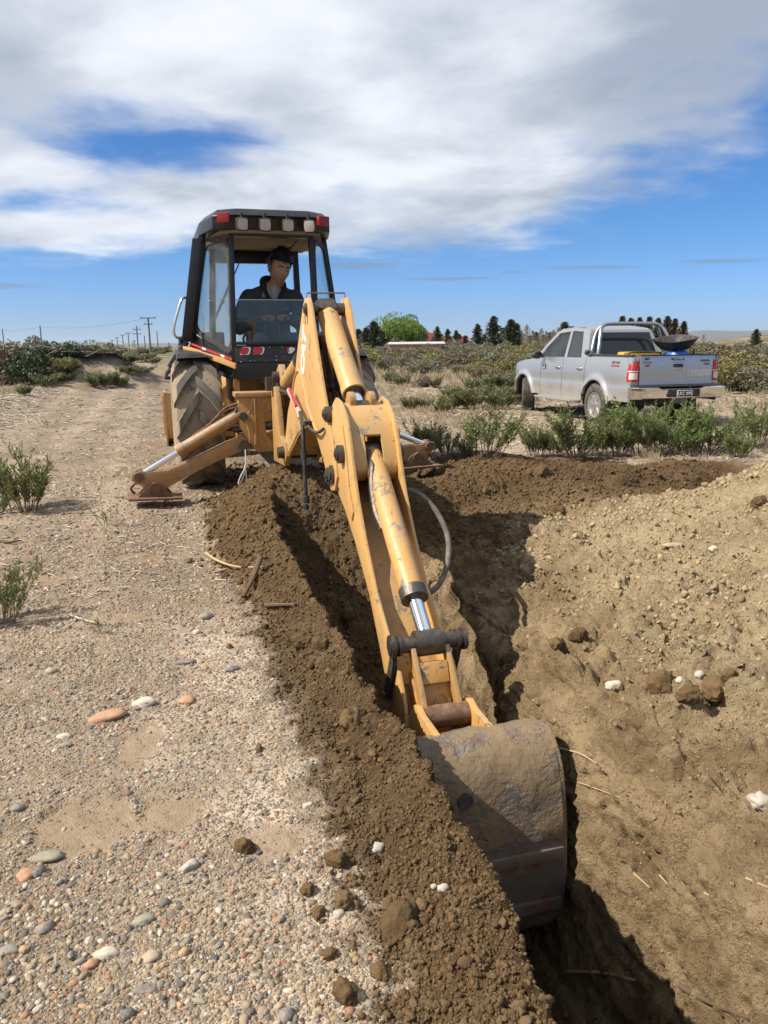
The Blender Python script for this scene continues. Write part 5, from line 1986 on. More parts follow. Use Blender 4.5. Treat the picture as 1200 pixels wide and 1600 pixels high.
for a in ((622, 1450, 66, 'long flat-faced clod lying on the near earth bank', CLD[4], 1.0),
          (648, 1452, 24, 'small clod at the right end of the flat-faced clod', None, .3),
          (552, 1128, 42, 'dark clod where the bank meets the gravel beside the bucket', None, .4),
          (497, 1430, 26, 'clod on pale gravel, middle of three loose ones', None, .4),
          (540, 1415, 38, 'clod touching the white quartz stone', None, 1.4),
          (482, 1395, 26, 'clod on pale gravel left of the white quartz stone', None, 2.4),
          (515, 1495, 24, 'lowest loose clod on pale gravel near the bank', None, .9),
          (540, 1558, 40, 'rounded clod at the bank foot near the bottom edge', None, 1.9),
          (383, 1330, 34, 'broken dark clod alone on the pale track', None, .2),
          (525, 1350, 36, 'crumbly dark clod beside the upright white shard', None, .2),
          (475, 1010, 40, 'large rounded clod on the bank left of the dipper', None, .6),
          (500, 1012, 30, 'smaller clod stuck to the large rounded one left of the dipper', None, 2.6),
          (545, 965, 26, 'clod on the bank crest beside the dipper', None, 1.6),
          (1030, 1078, 58, 'largest brown clod on the right slope', None, .7),
          (1115, 1085, 48, 'second brown clod on the right slope, right of the largest', None, 1.7),
          (1075, 1090, 36, 'brown clod wedged between the two largest on the right slope', None, 2.7),
          (1140, 1062, 30, 'upper small clod right of the pair on the right slope', None, .7),
          (905, 1000, 34, 'knobby clod at the left foot of the pale heap', None, .7),
          (870, 1010, 26, 'clod on the trench shoulder left of the knobby one', None, 1.7),
          (1185, 790, 24, 'dark clod high on the pale heap at the picture edge', None, .2),
          (870, 800, 26, 'dark clod in the far bank slope below the shrubs', None, .2),
          (845, 742, 26, 'clod on top of the far earth bank', None, .2)):
    clod(*a[:4], mesh=a[4], rz=a[5])
# ------------------------------------------------------------------ operator in the cab
M_SKIN = simple('skin', (0.46, 0.25, 0.165), .5, var=.12, scale=30)
M_HAIR = simple('black_hair', (0.008, 0.007, 0.007), .45, var=.3, scale=60, bump=.6, bscale=140)
M_JACK = simple('dark_work_jacket', (0.05, 0.047, 0.05), .85, var=.3, scale=14, bump=.35, bscale=40)
M_JEAN = simple('blue_jeans', (0.13, 0.20, 0.28), .85, var=.25, scale=18, bump=.2, bscale=120)
M_COLL = simple('navy_collar', (0.012, 0.015, 0.024), .9, var=.3, scale=30, bump=.4, bscale=160)
M_SHIRT = simple('grey_shirt', (0.33, 0.33, 0.30), .9)
M_EYE = simple('eye_white', (0.6, 0.57, 0.54), .3)

PER = empty('person', ORG + RV * 0.055 + BV * (-.10) + Vector((0, 0, 1.555)), YAW, 'person in a dark jacket and jeans sitting in the cab, both hands on the levers', 'person')
S = 1.19


def Q(l, b, z):
    return Vector((l * S, -b * S, z * S))


def remesh(mb, name, mat, parent, vox, smooth_it=4):
    o = mb.build(name, mat, parent, smooth=180, weld=False)
    md = o.modifiers.new('union', 'REMESH')
    md.mode = 'VOXEL'
    md.voxel_size = vox
    md.use_smooth_shade = True
    sm = o.modifiers.new('soft', 'SMOOTH')
    sm.iterations = smooth_it
    sm.factor = .5
    dg = bpy.context.evaluated_depsgraph_get()
    me = bpy.data.meshes.new_from_object(o.evaluated_get(dg))
    o.modifiers.clear()
    o.data = me
    me.materials.clear()
    me.materials.append(mat)
    me.polygons.foreach_set('use_smooth', [True] * len(me.polygons))
    return o


def caps(mb, pts, rs, n=14):
    pts = [Vector(p) for p in pts]
    mb.tube(pts, rs, n)
    for p, r in zip(pts, rs):
        mb.ell(p, (r, r, r), n, 8)


HC = Q(.072, .09, .69)            # head centre
HR = Matrix.Rotation(R_(14), 3, 'Z') @ Matrix.Rotation(R_(16), 3, 'X') @ Matrix.Rotation(R_(6), 3, 'Y')


def hp(x, y, z):
    """head space: x right of picture, y toward the viewer (face), z up, metres at head scale"""
    return HC + HR @ (Vector((x, -y, z)) * S * 1.20)


body = MB()
hd = []
for i in range(19):
    th = math.pi * i / 18
    for k in range(24):
        ph = 2 * math.pi * k / 24
        x, y, z = math.sin(th) * math.sin(ph), math.sin(th) * math.cos(ph), math.cos(th)
        rx, ry, rz = .078, .098, .118
        if z < 0:
            rx *= 1 - .30 * (-z) ** 1.6
            ry *= 1 - .12 * (-z) ** 2
        X, Y, Z = x * rx, y * ry, z * rz
        if y > 0:                                    # face relief
            Y += .010 * math.exp(-((Z - .035) / .018) ** 2) * math.exp(-(X / .05) ** 2)          # brow
            for e in (-.032, .032):
                Y -= .014 * math.exp(-((Z - .006) / .014) ** 2 - ((X - e) / .018) ** 2)          # eye sockets
                Y += .006 * math.exp(-((Z + .025) / .02) ** 2 - ((X - e * 1.25) / .02) ** 2)     # cheeks
            Y += .006 * math.exp(-((Z + .062) / .012) ** 2 - (X / .022) ** 2)                    # lips
            Y += .010 * math.exp(-((Z + .100) / .016) ** 2 - (X / .025) ** 2)                    # chin
        hd.append(hp(X, Y, Z))
fs = []
for i in range(18):
    for k in range(24):
        k2 = (k + 1) % 24
        fs.append((i * 24 + k, i * 24 + k2, (i + 1) * 24 + k2, (i + 1) * 24 + k))
body.add(hd, fs)
caps(body, [hp(0, .092, .02), hp(0, .112, -.018), hp(0, .116, -.026)], [.009, .013, .015], 10)     # nose
for e in (-1, 1):
    body.ell(hp(e * .015, .104, -.030), (.009, .009, .008), 8, 6)
    body.ell(hp(e * .080, -.005, -.005), (.012, .020, .032), 10, 8, HR)                             # ears
caps(body, [HC + Q(-.01, -.03, -.10), Q(.03, 0, .54), Q(.01, -.03, .48)], [.062 * S, .064 * S, .075 * S])   # neck
# arms and hands end on the lever knobs
hands = {-1: Q(-.085, .31, .245), 1: Q(.062, .31, .25)}
elbow = {-1: Q(-.31, .08, .17), 1: Q(.32, .08, .17)}
shoul = {-1: Q(-.20, -.03, .425), 1: Q(.215, -.03, .425)}
for e in (-1, 1):
    H, E = hands[e], elbow[e]
    caps(body, [shoul[e], E, H + (E - H).normalized() * .06 * S], [.05 * S, .042 * S, .028 * S])
    d = (H - E).normalized()
    up = Vector((0, 0, 1))
    side = d.cross(up).normalized() * (1 if e < 0 else -1)       # toward the thumb
    back = side.cross(d).normalized()
    if back.z < 0:
        back = -back
    palm = [H - d * .05 * S, H + d * .012 * S]
    for q in (-.024, 0, .024):
        caps(body, [palm[0] + side * q * .7 * S, palm[1] + side * q * S + back * .004], [.017 * S, .016 * S], 8)
    for q, ln in ((-.033, .80), (-.011, .95), (.011, 1.0), (.033, .92)):
        k0 = H + d * .018 * S + side * q * S + back * .006 * S
        k1 = k0 + (d * .030 - back * .012) * S * ln
        k2 = k1 + (d * .004 - back * .028) * S * ln
        k3 = k2 + (-d * .018 - back * .010) * S * ln
        caps(body, [k0, k1, k2, k3], [.0098 * S, .0095 * S, .0088 * S, .008 * S], 8)
    t0 = H - d * .025 * S + side * .036 * S
    t1 = t0 + (d * .022 + side * .020 - back * .012) * S
    t2 = t1 + (d * .026 + side * .002 - back * .018) * S
    caps(body, [t0, t1, t2], [.0115 * S, .0105 * S, .009 * S], 8)
caps(body, [Q(.01, -.04, .46), Q(0, -.06, .2), Q(0, -.08, .02)], [.13 * S, .14 * S, .15 * S])
person_body = remesh(body, 'body', M_SKIN, PER, .0052, 3)
# face details
for e in (-1, 1):
    mb = MB()
    mb.ell(hp(e * .031, .079, .003), (.012, .008, .007), 10, 8, HR)
    mb.build('eye', M_EYE, person_body)
    mb = MB()
    mb.ell(hp(e * .032, .0865, .001), (.006, .003, .006), 10, 8, HR)
    mb.build('iris', M_HAIR, person_body)
    mb = MB()
    mb.tube(spline([hp(e * .012, .098, .026), hp(e * .032, .096, .033), hp(e * .052, .082, .026)], 8), [.003, .005, .0055, .0055, .005, .005, .004, .003], 6)
    mb.build('eyebrow', M_HAIR, person_body)
mb = MB()
mb.tube(spline([hp(-.024, .092, -.064), hp(0, .100, -.061), hp(.024, .092, -.064)], 8), .0034, 6)
mb.build('mouth', simple('lips', (.20, .085, .07), .5), person_body)
# hair: cap with a raised tousled quiff
hb = MB()
hv = []
hrn = random.Random(5)
for i in range(15):
    th = math.pi * .60 * i / 14
    for k in range(30):
        ph = 2 * math.pi * k / 30
        x, y, z = math.sin(th) * math.sin(ph), math.sin(th) * math.cos(ph), math.cos(th)
        lim = 1.0
        if y > .25 and th > 1.02:
            th2 = 1.02 + (th - 1.02) * .12
            x, y, z = math.sin(th2) * math.sin(ph), math.sin(th2) * math.cos(ph), math.cos(th2)
        g = 1.12 + .16 * max(0, z) + .12 * max(0, y) * max(0, z) + hrn.uniform(-.03, .09)
        if abs(x) > .75 and z < .35: g = 1.03
        hv.append(hp(x * .080 * g, y * .100 * g, z * .122 * g + .002))
fs = []
for i in range(14):
    for k in range(30):
        k2 = (k + 1) % 30
        fs.append((i * 30 + k, i * 30 + k2, (i + 1) * 30 + k2, (i + 1) * 30 + k))
hb.add(hv, fs)
for k in range(240):
    a, t = hrn.uniform(0, 6.28), hrn.uniform(.05, 1.0)
    p = Vector((math.sin(t) * math.sin(a) * .086, math.sin(t) * math.cos(a) * .106, math.cos(t) * .136))
    q = p * 1.0 + Vector((hrn.uniform(-.035, .035), .010 + hrn.uniform(-.02, .035), hrn.uniform(.008, .045)))
    r_ = p.lerp(q, .5) + Vector((0, 0, .008))
    hb.tube([hp(*p), hp(*r_), hp(*q)], [.007, .006, .001], 5)
hb.build('hair', M_HAIR, person_body, weld=False)
# jacket
jk = MB()
caps(jk, [Q(.01, -.04, .42), Q(.0, -.05, .30), Q(0, -.07, .10), Q(0, -.06, .02)], [.135 * S, .175 * S, .185 * S, .18 * S], 18)
for e in (-1, 1):
    caps(jk, [Q(e * .04 + .02, -.04, .50), Q(e * .13 + .01, -.035, .455), Q(e * .20, -.03, .42)], [.075 * S, .080 * S, .085 * S])
    H, E = hands[e], elbow[e]
    wr = H + (E - H).normalized() * .075 * S
    mid = E.lerp(wr, .5) + Vector((0, 0, -.006))
    caps(jk, [shoul[e], shoul[e].lerp(E, .5) + Q(e * .02, 0, 0), E, mid, wr], [.092 * S, .085 * S, .078 * S, .064 * S, .046 * S], 14)
    for q in range(5):       # creases in the sleeve
        t = .15 + .17 * q
        c = E.lerp(wr, t) + Vector((0, 0, .012))
        jk.ell(c, (.066 * S, .066 * S, .016 * S), 10, 6, Matrix.Rotation(.5 * e + .3 * q, 3, 'Y'))
jacket = remesh(jk, 'jacket', M_JACK, PER, .011, 4)
jmd = jacket.modifiers.new('folds', 'DISPLACE')
tx = bpy.data.textures.new('folds', 'CLOUDS'); tx.noise_scale = .09
jmd.texture = tx; jmd.strength = .018; jmd.texture_coords = 'LOCAL'
cb = MB()
for e in (-1, 1):
    cb.tube(spline([Q(.012 + e * .035, .075, .40), Q(.02 + e * .085, .05, .50), Q(.02 + e * .090, -.03, .58), Q(.02 + e * .055, -.09, .61), Q(.02, -.10, .61)], 14), [.022 * S] * 4 + [.034 * S] * 10, 8)
remesh(cb, 'collar', M_COLL, jacket, .008, 2)
sb = MB()
sb.ell(Q(.015, .07, .475), (.045 * S, .05 * S, .075 * S), 12, 8)
sb.build('shirt', M_SHIRT, PER)
mb = MB()
mb.tube([Q(.012, .128, .40), Q(.005, .138, .25), Q(0, .14, .10)], .005, 6)
mb.build('zip', M_STEEL, jacket)
mb = MB()
mb.hexa([Q(.07, .128, .31), Q(.155, .112, .335), Q(.155, .10, .335), Q(.07, .116, .31)], [Q(.07, .125, .335), Q(.155, .108, .36), Q(.155, .098, .36), Q(.07, .113, .335)])
mb.build('pocket_flap', simple('faded_flap', (.10, .095, .095), .9), jacket)
# legs
lg = MB()
for e in (-1, 1):
    caps(lg, [Q(e * .09, -.08, .02), Q(e * .16, .26, .03), Q(e * .17, .32, .0)], [.105 * S, .085 * S, .075 * S], 14)
    caps(lg, [Q(e * .17, .32, .0), Q(e * .15, .36, -.20), Q(e * .14, .30, -.30)], [.072 * S, .06 * S, .05 * S], 12)
remesh(lg, 'jeans', M_JEAN, PER, .011, 4)
# ------------------------------------------------------------------ pickup truck
def car_paint(name, col):
    m, T, p = new_mat(name)
    co = obj_co(T)
    n = T.noise(co, 1.2, 4, .5)
    c = T.mix(n, tuple(v * .94 for v in col), tuple(v * 1.04 for v in col))
    sp = T.n('ShaderNodeSeparateXYZ')
    T.put(sp.inputs[0], co)
    low = T.m('MULTIPLY', T.ss(T.m('ADD', sp.outputs[2], T.m('MULTIPLY', T.m('SUBTRACT', T.noise(co, 4, 5, .6), .5), .5)), .85, .40), .55)
    c = T.mix(low, c, (.36, .30, .23))                     # road dust thrown up along the sills
    T.put(p.inputs['Base Color'], c)
    T.put(p.inputs['Metallic'], T.m('MULTIPLY', T.m('SUBTRACT', 1.0, low), .7))
    T.put(p.inputs['Roughness'], T.m('MULTIPLY_ADD', low, .5, .34))
    p.inputs['Coat Weight'].default_value = .45
    p.inputs['Coat Roughness'].default_value = .10
    return m


M_SILV = car_paint('silver_car_paint', (0.47, 0.48, 0.49))
M_TBLK = simple('black_plastic_trim', (0.022, 0.022, 0.023), .6, var=.2, dust=.2)
M_TINT = simple('tinted_glass', (0.012, 0.014, 0.017), .06, var=.1, coat=.6)
M_TGLS = glass_mat('car_glass', (.50, .56, .54), .10)
M_CHR = simple('bumper_chrome', (.74, .74, .74), .13, metal=1.0, var=.08, scale=4)
M_TAIL = simple('tail_lamp_red', (.42, .012, .016), .15, var=.2, coat=.6)
M_TAILW = simple('tail_lamp_clear', (.62, .58, .55), .18, var=.15, coat=.6)
M_ALLOY = simple('alloy_rim', (.52, .51, .49), .32, metal=.75, var=.12, dust=.35)
M_RDTY = simple('road_tyre', (.045, .042, .04), .85, var=.3, scale=10, dust=.5)
M_STAIN = simple('satin_steel_tube', (.46, .45, .44), .3, metal=.95, var=.08)
M_BLUE = simple('blue_plastic', (.02, .11, .42), .4, var=.15)
M_YPL = simple('yellow_plastic', (.70, .36, .03), .4, var=.1)

TX, TY, TYAW = 4.76, 14.5, R_(104.4)
TR = empty('pickup_truck', (TX, TY, gz(TX, TY) - .03), TYAW, 'silver double-cab pickup truck with a steel roll bar parked beyond the shrubs', 'pickup truck')
WR, XF = .385, 3.085


def belly(x, z):
    y = .885 - .05 * max(0, (z - .85) / .40) ** 2 - .10 * max(0, (.62 - z) / .25) ** 1.5 * .35
    y -= .20 * max(0, (x - 3.25) / .72) ** 2
    y -= .035 * max(0, (-.7 - x) / .45) ** 2
    # shallow crease along the doors
    y += .012 * math.exp(-((z - .70) / .05) ** 2) - .008 * math.exp(-((z - .80) / .05) ** 2)
    for xc in (0, XF):
        r = math.hypot(x - xc, z - WR)
        y += .050 * math.exp(-((r - .475) / .055) ** 2)
    return y


def zbot(x):
    z = .43 if x < 2.4 else .46
    if x < -.5: z = .50
    if x > 3.5: z = .42
    for xc in (0, XF):
        if abs(x - xc) < .455:
            z = max(z, WR + math.sqrt(.455 ** 2 - (x - xc) ** 2))
    return z


def ztop(x):
    if x < .43: return 1.27
    if x < 2.3: return 1.215 - .01 * (x - .43)
    t = (x - 2.3) / 1.65
    return 1.196 - .05 * t - .16 * t ** 2.6


def side_panel(name, x0, x1, s, parent, ncol=None, nz=12):
    n = ncol or max(6, int((x1 - x0) / .03))
    mb = MB()
    rows, inn = [], []
    for i in range(n + 1):
        x = x0 + (x1 - x0) * i / n
        zb, zt = zbot(x), ztop(x)
        row = []
        for k in range(nz + 1):
            z = zb + (zt - zb) * k / nz
            row.append(Vector((x, s * belly(x, z), z)))
        # roll the lower and outer edges inwards
        e = Vector((x, s * (belly(x, zb) - .05), zb + .004))
        t = Vector((x, s * (belly(x, zt) - .05), zt + .008))
        rows.append([e] + row + [t])
    mb.grid(rows)
    return mb.build(name, M_SILV, parent, smooth=50)


for s in (1, -1):
    bs = side_panel('bed_side', -1.12, .425, s, TR)
    rd = side_panel('rear_door', .437, 1.315, s, TR)
    fd = side_panel('front_door', 1.327, 2.275, s, TR)
    fe = side_panel('front_fender', 2.287, 3.96, s, TR)
    for d, x in ((rd, .62), (fd, 1.50)):
        hb = MB()
        hb.tube(spline([(x - .11, s * .872, 1.03), (x - .09, s * .905, 1.035), (x + .07, s * .905, 1.035), (x + .10, s * .872, 1.03)], 10), .016, 8)
        hb.build('handle', M_SILV, d)
        hb = MB()
        hb.ell((x, s * .868, 1.03), (.055, .012, .03), 12, 8)
        hb.build('handle_cup', M_TBLK, d)
    # dark gap liner behind the panel joints, wheel-house liners
    lb = MB()
    lb.box((1.3, s * .80, .84), (2.2, .05, .70))
    lb.build('inner_sill', M_TBLK, TR)
    for xc in (0, XF):
        wb_ = MB()
        rows = []
        for k in range(17):
            a = math.pi * k / 16
            rows.append([Vector((xc + math.cos(a) * .47, s * .87, WR + math.sin(a) * .47 - .02)), Vector((xc + math.cos(a) * .47, s * .45, WR + math.sin(a) * .47 - .02))])
        wb_.grid(rows)
        wb_.add([(xc + math.cos(math.pi * k / 16) * .47, s * .45, WR + math.sin(math.pi * k / 16) * .47 - .02) for k in range(17)], [tuple(range(17))])
        wb_.build('wheel_house', M_TBLK, TR)
    # step
    sb = MB()
    sb.hexa([(.62, s * .82, .37), (2.42, s * .82, .37), (2.38, s * .98, .39), (.66, s * .98, .39)], [(.62, s * .82, .43), (2.42, s * .82, .43), (2.38, s * .97, .43), (.66, s * .97, .43)])
    sb.build('side_step', simple('grey_step', (.20, .20, .20), .5, dust=.4), TR, bevel=.015)
    mf = MB()
    mf.box((-.50, s * .76, .40), (.015, .30, .34), Matrix.Rotation(.08, 3, 'Y'))
    mf.build('mud_flap', M_TBLK, TR)
    # mirror
    mm = MB()
    mm.ell((2.18, s * 1.02, 1.27), (.07, .115, .085), 16, 10)
    mm.box((2.20, s * .90, 1.23), (.06, .10, .04))
    mr = mm.build('side_mirror', M_TBLK, TR)
    mg = MB()
    mg.ell((2.118, s * 1.02, 1.272), (.016, .095, .068), 14, 8)
    mg.build('mirror_glass', M_TINT, mr)

# bed: floor, inner walls, front wall, rails, tailgate
bb = MB()
bb.box((-.35, 0, .80), (1.5, 1.62, .05))
for s in (1, -1):
    bb.box((-.35, s * .775, 1.02), (1.5, .04, .44))
bb.box((.40, 0, 1.02), (.04, 1.6, .44))
bb.build('cargo_bed', M_TBLK, TR)
for s in (1, -1):
    rb = MB()
    rb.box((-.345, s * .815, 1.284), (1.53, .085, .022))
    rb.build('bed_rail', M_TBLK, TR, bevel=.006)
tg = MB()
rows = []
for k in range(9):
    z = .79 + (1.275 - .79) * k / 8
    xx = -1.135 - .030 * math.exp(-((z - .87) / .05) ** 2) * 0 - .022 * (1 - ((z - 1.05) / .26) ** 2)
    if z < .90: xx -= .018 * (1 - (z - .79) / .11)
    rows.append([Vector((xx, y, z)) for y in np.linspace(-.705, .705, 9)])
back = [[p + Vector((.05, 0, 0)) for p in r] for r in rows]
tg.grid(rows)
tg.grid(back)
for e in (0, -1):
    tg.grid([[r[e] for r in rows], [r[e] for r in back]])
    tg.grid([rows[e], back[e]])
tail = tg.build('tailgate', M_SILV, TR, smooth=50)
XT = -1.160
mb = MB(); mb.box((-1.115, 0, 1.283), (.06, 1.40, .018)); mb.build('tailgate_cap', M_TBLK, tail)
mb = MB(); mb.box((XT, -.02, 1.095), (.018, .19, .085)); hdl = mb.build('handle_recess', M_TBLK, tail, bevel=.01)
mb = MB(); mb.box((XT - .006, -.02, 1.062), (.03, .20, .028)); mb.build('handle', M_SILV, hdl, bevel=.008)
mb = MB(); mb.box((XT + .004, -.01, 1.222), (.02, .25, .036)); pill = mb.build('brake_lamp', M_TBLK, tail, bevel=.015)
mb = MB(); mb.cyl((XT + .01, .27, 1.135), (XT - .01, .27, 1.135), .014, 10); mb.build('lock', M_CHR, tail)


def truck_text(txt, size, y, z, mat, x=None, parent=None, shear=0.0, spacing=1.0, bold=0.0):
    """lettering on the tailgate: read from behind"""
    me = text_mesh(txt, size, mat, .0012, spacing, shear, bold)
    o = child('lettering', me, parent or tail)
    o.matrix_local = Matrix(((0, 0, -1, x if x is not None else XT - .0035), (-1, 0, 0, y), (0, 1, 0, z), (0, 0, 0, 1)))
    return o


M_RTX = simple('red_lettering', (.35, .02, .02), .4)
truck_text('TOYOTA HILUX', .026, -.01, 1.222, M_WHITE, XT - .0085, pill)
truck_text('SRV', .052, .585, 1.225, M_TBLK, bold=.002)
truck_text('3.0 D-4D', .042, .575, 1.165, M_TBLK)
truck_text('4x4', .048, .575, 1.115, M_RTX, bold=.003, spacing=1.2)
truck_text('TOYOTA', .046, -.545, 1.185, M_TBLK, bold=.002)
truck_text('HILUX', .038, -.585, 1.128, M_TBLK, bold=.001)
truck_text('Te Acompañamos Siempre', .052, -.40, 1.015, M_WHITE)
truck_text('0-2974202964', .078, -.43, .955, M_WHITE, bold=.002)

# tail lamps wrapped round the corners
for s in (1, -1):
    def lamp(z0, z1, name, mat, par, off=0.0, y0=.722, wrap=.17):
        mb = MB()
        rows = []
        for z in np.linspace(z0, z1, 6):
            yo = belly(-1.05, z) + .004 + off
            k = 1 - .35 * max(0, (z - 1.02) / .18)
            rows.append([Vector((-1.140 - off, s * y0, z)), Vector((-1.142 - off, s * (y0 + .06), z)), Vector((-1.128 - off, s * (yo - .03), z)), Vector((-1.095, s * yo, z)), Vector((-1.095 + wrap * .45 * k, s * (yo + .002), z)), Vector((-1.095 + wrap * k, s * (belly(-1.0, z) - .004), z))])
        mb.grid(rows)
        return mb.build(name, mat, par, smooth=60)
    tl = lamp(.845, 1.195, 'tail_lamp', M_TAIL, TR)
    lamp(.885, .995, 'lamp_window', M_TAILW, tl, .004, .745, .03)
    lamp(1.012, 1.030, 'lamp_band', M_TAILW, tl, .003, .725, .10)
    cb = MB()
    cb.hexa([(-1.13, s * .715, .78), (-1.12, s * .86, .78), (-.95, s * .86, .78), (-.95, s * .715, .78)], [(-1.13, s * .715, 1.265), (-1.10, s * .835, 1.265), (-.95, s * .835, 1.265), (-.95, s * .715, 1.265)])
    cb.build('corner_post', M_SILV, TR, bevel=.012)

# bumper, step pad, plate, tow hitch
bp = MB()
sec = [(0, .755), (.075, .758), (.098, .742), (.092, .66), (.066, .575), (.03, .555), (0, .57)]
ys = np.linspace(-.92, .92, 25)
rows = []
for y in ys:
    c = -1.16 - .10 + .11 * max(0, (abs(y) - .70) / .22) ** 2
    drop = .028 if abs(y) < .40 else 0
    rows.append([Vector((c - dx, y, z - (drop if z > .7 else 0))) for dx, z in sec])
bp.grid(rows)
bp.add(rows[0], [tuple(range(len(sec)))])
bp.add(rows[-1], [tuple(range(len(sec)))])
bump = bp.build('rear_bumper', M_CHR, TR, smooth=40)
mb = MB(); mb.box((-1.352, -.03, .655), (.03, .62, .135)); pad = mb.build('step_pad', M_TBLK, bump, bevel=.01)
mb = MB(); mb.box((-1.20, 0, .768), (.16, 1.72, .022)); mb.build('bumper_top', M_TBLK, bump, bevel=.006)
M_PLATE = simple('plate_face', (.018, .018, .02), .5)
mb = MB(); mb.box((-1.370, -.04, .645), (.006, .30, .115)); plate_o = mb.build('number_plate', M_WHITE, pad, bevel=.002)
mb = MB(); mb.box((-1.3745, -.04, .645), (.004, .282, .097)); mb.build('plate_face', M_PLATE, plate_o)
truck_text('LKC 895', .078, -.04, .645, M_WHITE, -1.378, plate_o, bold=.002)
mb = MB()
mb.box((-1.22, -.02, .52), (.10, .30, .07)); mb.cyl((-1.25, -.02, .49), (-1.36, -.02, .50), .025, 10)
mb.build('tow_hitch', simple('grey_hitch', (.16, .155, .15), .6, dust=.4), TR)
# underbody: frame rails, axles, spare wheel
mb = MB()
for s in (1, -1):
    mb.box((1.2, s * .45, .50), (4.4, .09, .13))
mb.cyl((0, -.7, WR), (0, .7, WR), .06, 12)
mb.cyl((XF, -.6, WR), (XF, .6, WR), .05, 12)
mb.ell((0, 0, WR), (.16, .16, .15), 12, 8)
mb.box((1.2, 0, .62), (3.9, 1.3, .10))
mb.build('underbody', M_TBLK, TR)
mb = MB()
mb.lathe((-.75, 0, .56), (0, 0, 1), [(-.11, .2), (-.12, .3), (-.09, .37), (.09, .37), (.12, .3), (.11, .2)], 28)
mb.build('spare_tyre', M_RDTY, TR)

# cab
def ycab(z):
    return .815 - .185 * (max(0, z - 1.21) / .58) ** 1.15


def cab_poly(mb, poly, s, th=.045, out=0.0):
    n = len(poly)
    o = [Vector((x, s * (ycab(z) + out), z)) for x, z in poly]
    i = [Vector((x, s * (ycab(z) + out - th), z)) for x, z in poly]
    mb.add(o + i, [tuple(range(n)), tuple(range(2 * n - 1, n - 1, -1))] + [(k, (k + 1) % n, n + (k + 1) % n, n + k) for k in range(n)])


for s in (1, -1):
    cs = MB()
    cab_poly(cs, [(2.66, 1.19), (2.50, 1.20), (2.25, 1.42), (1.86, 1.70), (1.36, 1.735), (.92, 1.725), (.70, 1.26), (.70, 1.21), (.44, 1.21), (.455, 1.28), (.66, 1.70), (.76, 1.775), (1.30, 1.797), (1.80, 1.785), (1.98, 1.72), (2.35, 1.45)], s)
    cab_poly(cs, [(1.275, 1.20), (1.375, 1.20), (1.43, 1.735), (1.34, 1.735)], s, .04, .002)
    cab_poly(cs, [(.44, 1.195), (2.66, 1.18), (2.50, 1.225), (.44, 1.235)], s, .05, .006)
    cs.build('cab_side', M_SILV, TR, smooth=30)
    for nm, poly, mt in (('front_side_window', [(2.46, 1.23), (2.25, 1.415), (1.87, 1.69), (1.43, 1.725), (1.375, 1.23)], M_TGLS), ('rear_side_window', [(1.275, 1.235), (1.335, 1.725), (.93, 1.715), (.715, 1.245)], M_TINT)):
        gb = MB()
        cab_poly(gb, poly, s, .006, -.014)
        g_ = gb.build(nm, mt, TR, smooth=0)
        fb = MB()
        n = len(poly)
        cx, cz = sum(p[0] for p in poly) / n, sum(p[1] for p in poly) / n
        inn = [(cx + (x - cx) * .94, cz + (z - cz) * .93) for x, z in poly]
        vs = [Vector((x, s * (ycab(z) - .006), z)) for x, z in poly] + [Vector((x, s * (ycab(z) - .010), z)) for x, z in inn]
        fb.add(vs, [(k, (k + 1) % n, n + (k + 1) % n, n + k) for k in range(n)])
        fb.build('window_seal', M_TBLK, g_, smooth=0)
# roof skin
rf = MB()
rows = []
for i in range(15):
    t = i / 14
    x = .665 + (1.98 - .665) * t
    ze = 1.70 + .095 * math.sin(min(1, t * 5) * math.pi / 2) if t < .2 else (1.795 if t < .72 else 1.795 - .075 * ((t - .72) / .28) ** 1.6)
    row = []
    for y in np.linspace(-1, 1, 13):
        yy = y * (ycab(ze) - .001)
        row.append(Vector((x, yy, ze + .038 * (1 - abs(y) ** 2.6) * min(1, t * 6 + .2))))
    rows.append(row)
rf.grid(rows)
rf.build('cab_roof', M_SILV, TR, smooth=60)
# back wall and rear window
wb_ = MB()
zl, zu = 1.265, 1.70
wb_.hexa([(.44, -.81, .80), (.44, .81, .80), (.50, .81, .80), (.50, -.81, .80)], [(.452, -.81, 1.255), (.452, .81, 1.255), (.51, .81, 1.255), (.51, -.81, 1.255)])
wb_.hexa([(.648, -.655, 1.695), (.648, .655, 1.695), (.72, .655, 1.695), (.72, -.655, 1.695)], [(.675, -.64, 1.745), (.675, .64, 1.745), (.74, .64, 1.745), (.74, -.64, 1.745)])
for s in (1, -1):
    wb_.hexa([(.452, s * .68, 1.255), (.452, s * .80, 1.255), (.51, s * .80, 1.255), (.51, s * .68, 1.255)], [(.648, s * .60, 1.70), (.648, s * .665, 1.70), (.71, s * .665, 1.70), (.71, s * .60, 1.70)])
wb_.build('cab_back', M_SILV, TR)
gw = MB()
gw.hexa([(.462, -.69, 1.25), (.462, .69, 1.25), (.47, .69, 1.25), (.47, -.69, 1.25)], [(.655, -.61, 1.70), (.655, .61, 1.70), (.663, .61, 1.70), (.663, -.61, 1.70)])
gw.build('rear_cab_window', M_TINT, TR, smooth=0)
ws = MB()
ws.hexa([(2.86, -.66, 1.16), (2.86, .66, 1.16), (2.64, .80, 1.19), (2.64, -.80, 1.19)], [(2.02, -.60, 1.735), (2.02, .60, 1.735), (1.97, .64, 1.72), (1.97, -.64, 1.72)])
ws.build('windscreen', M_TGLS, TR, smooth=0)
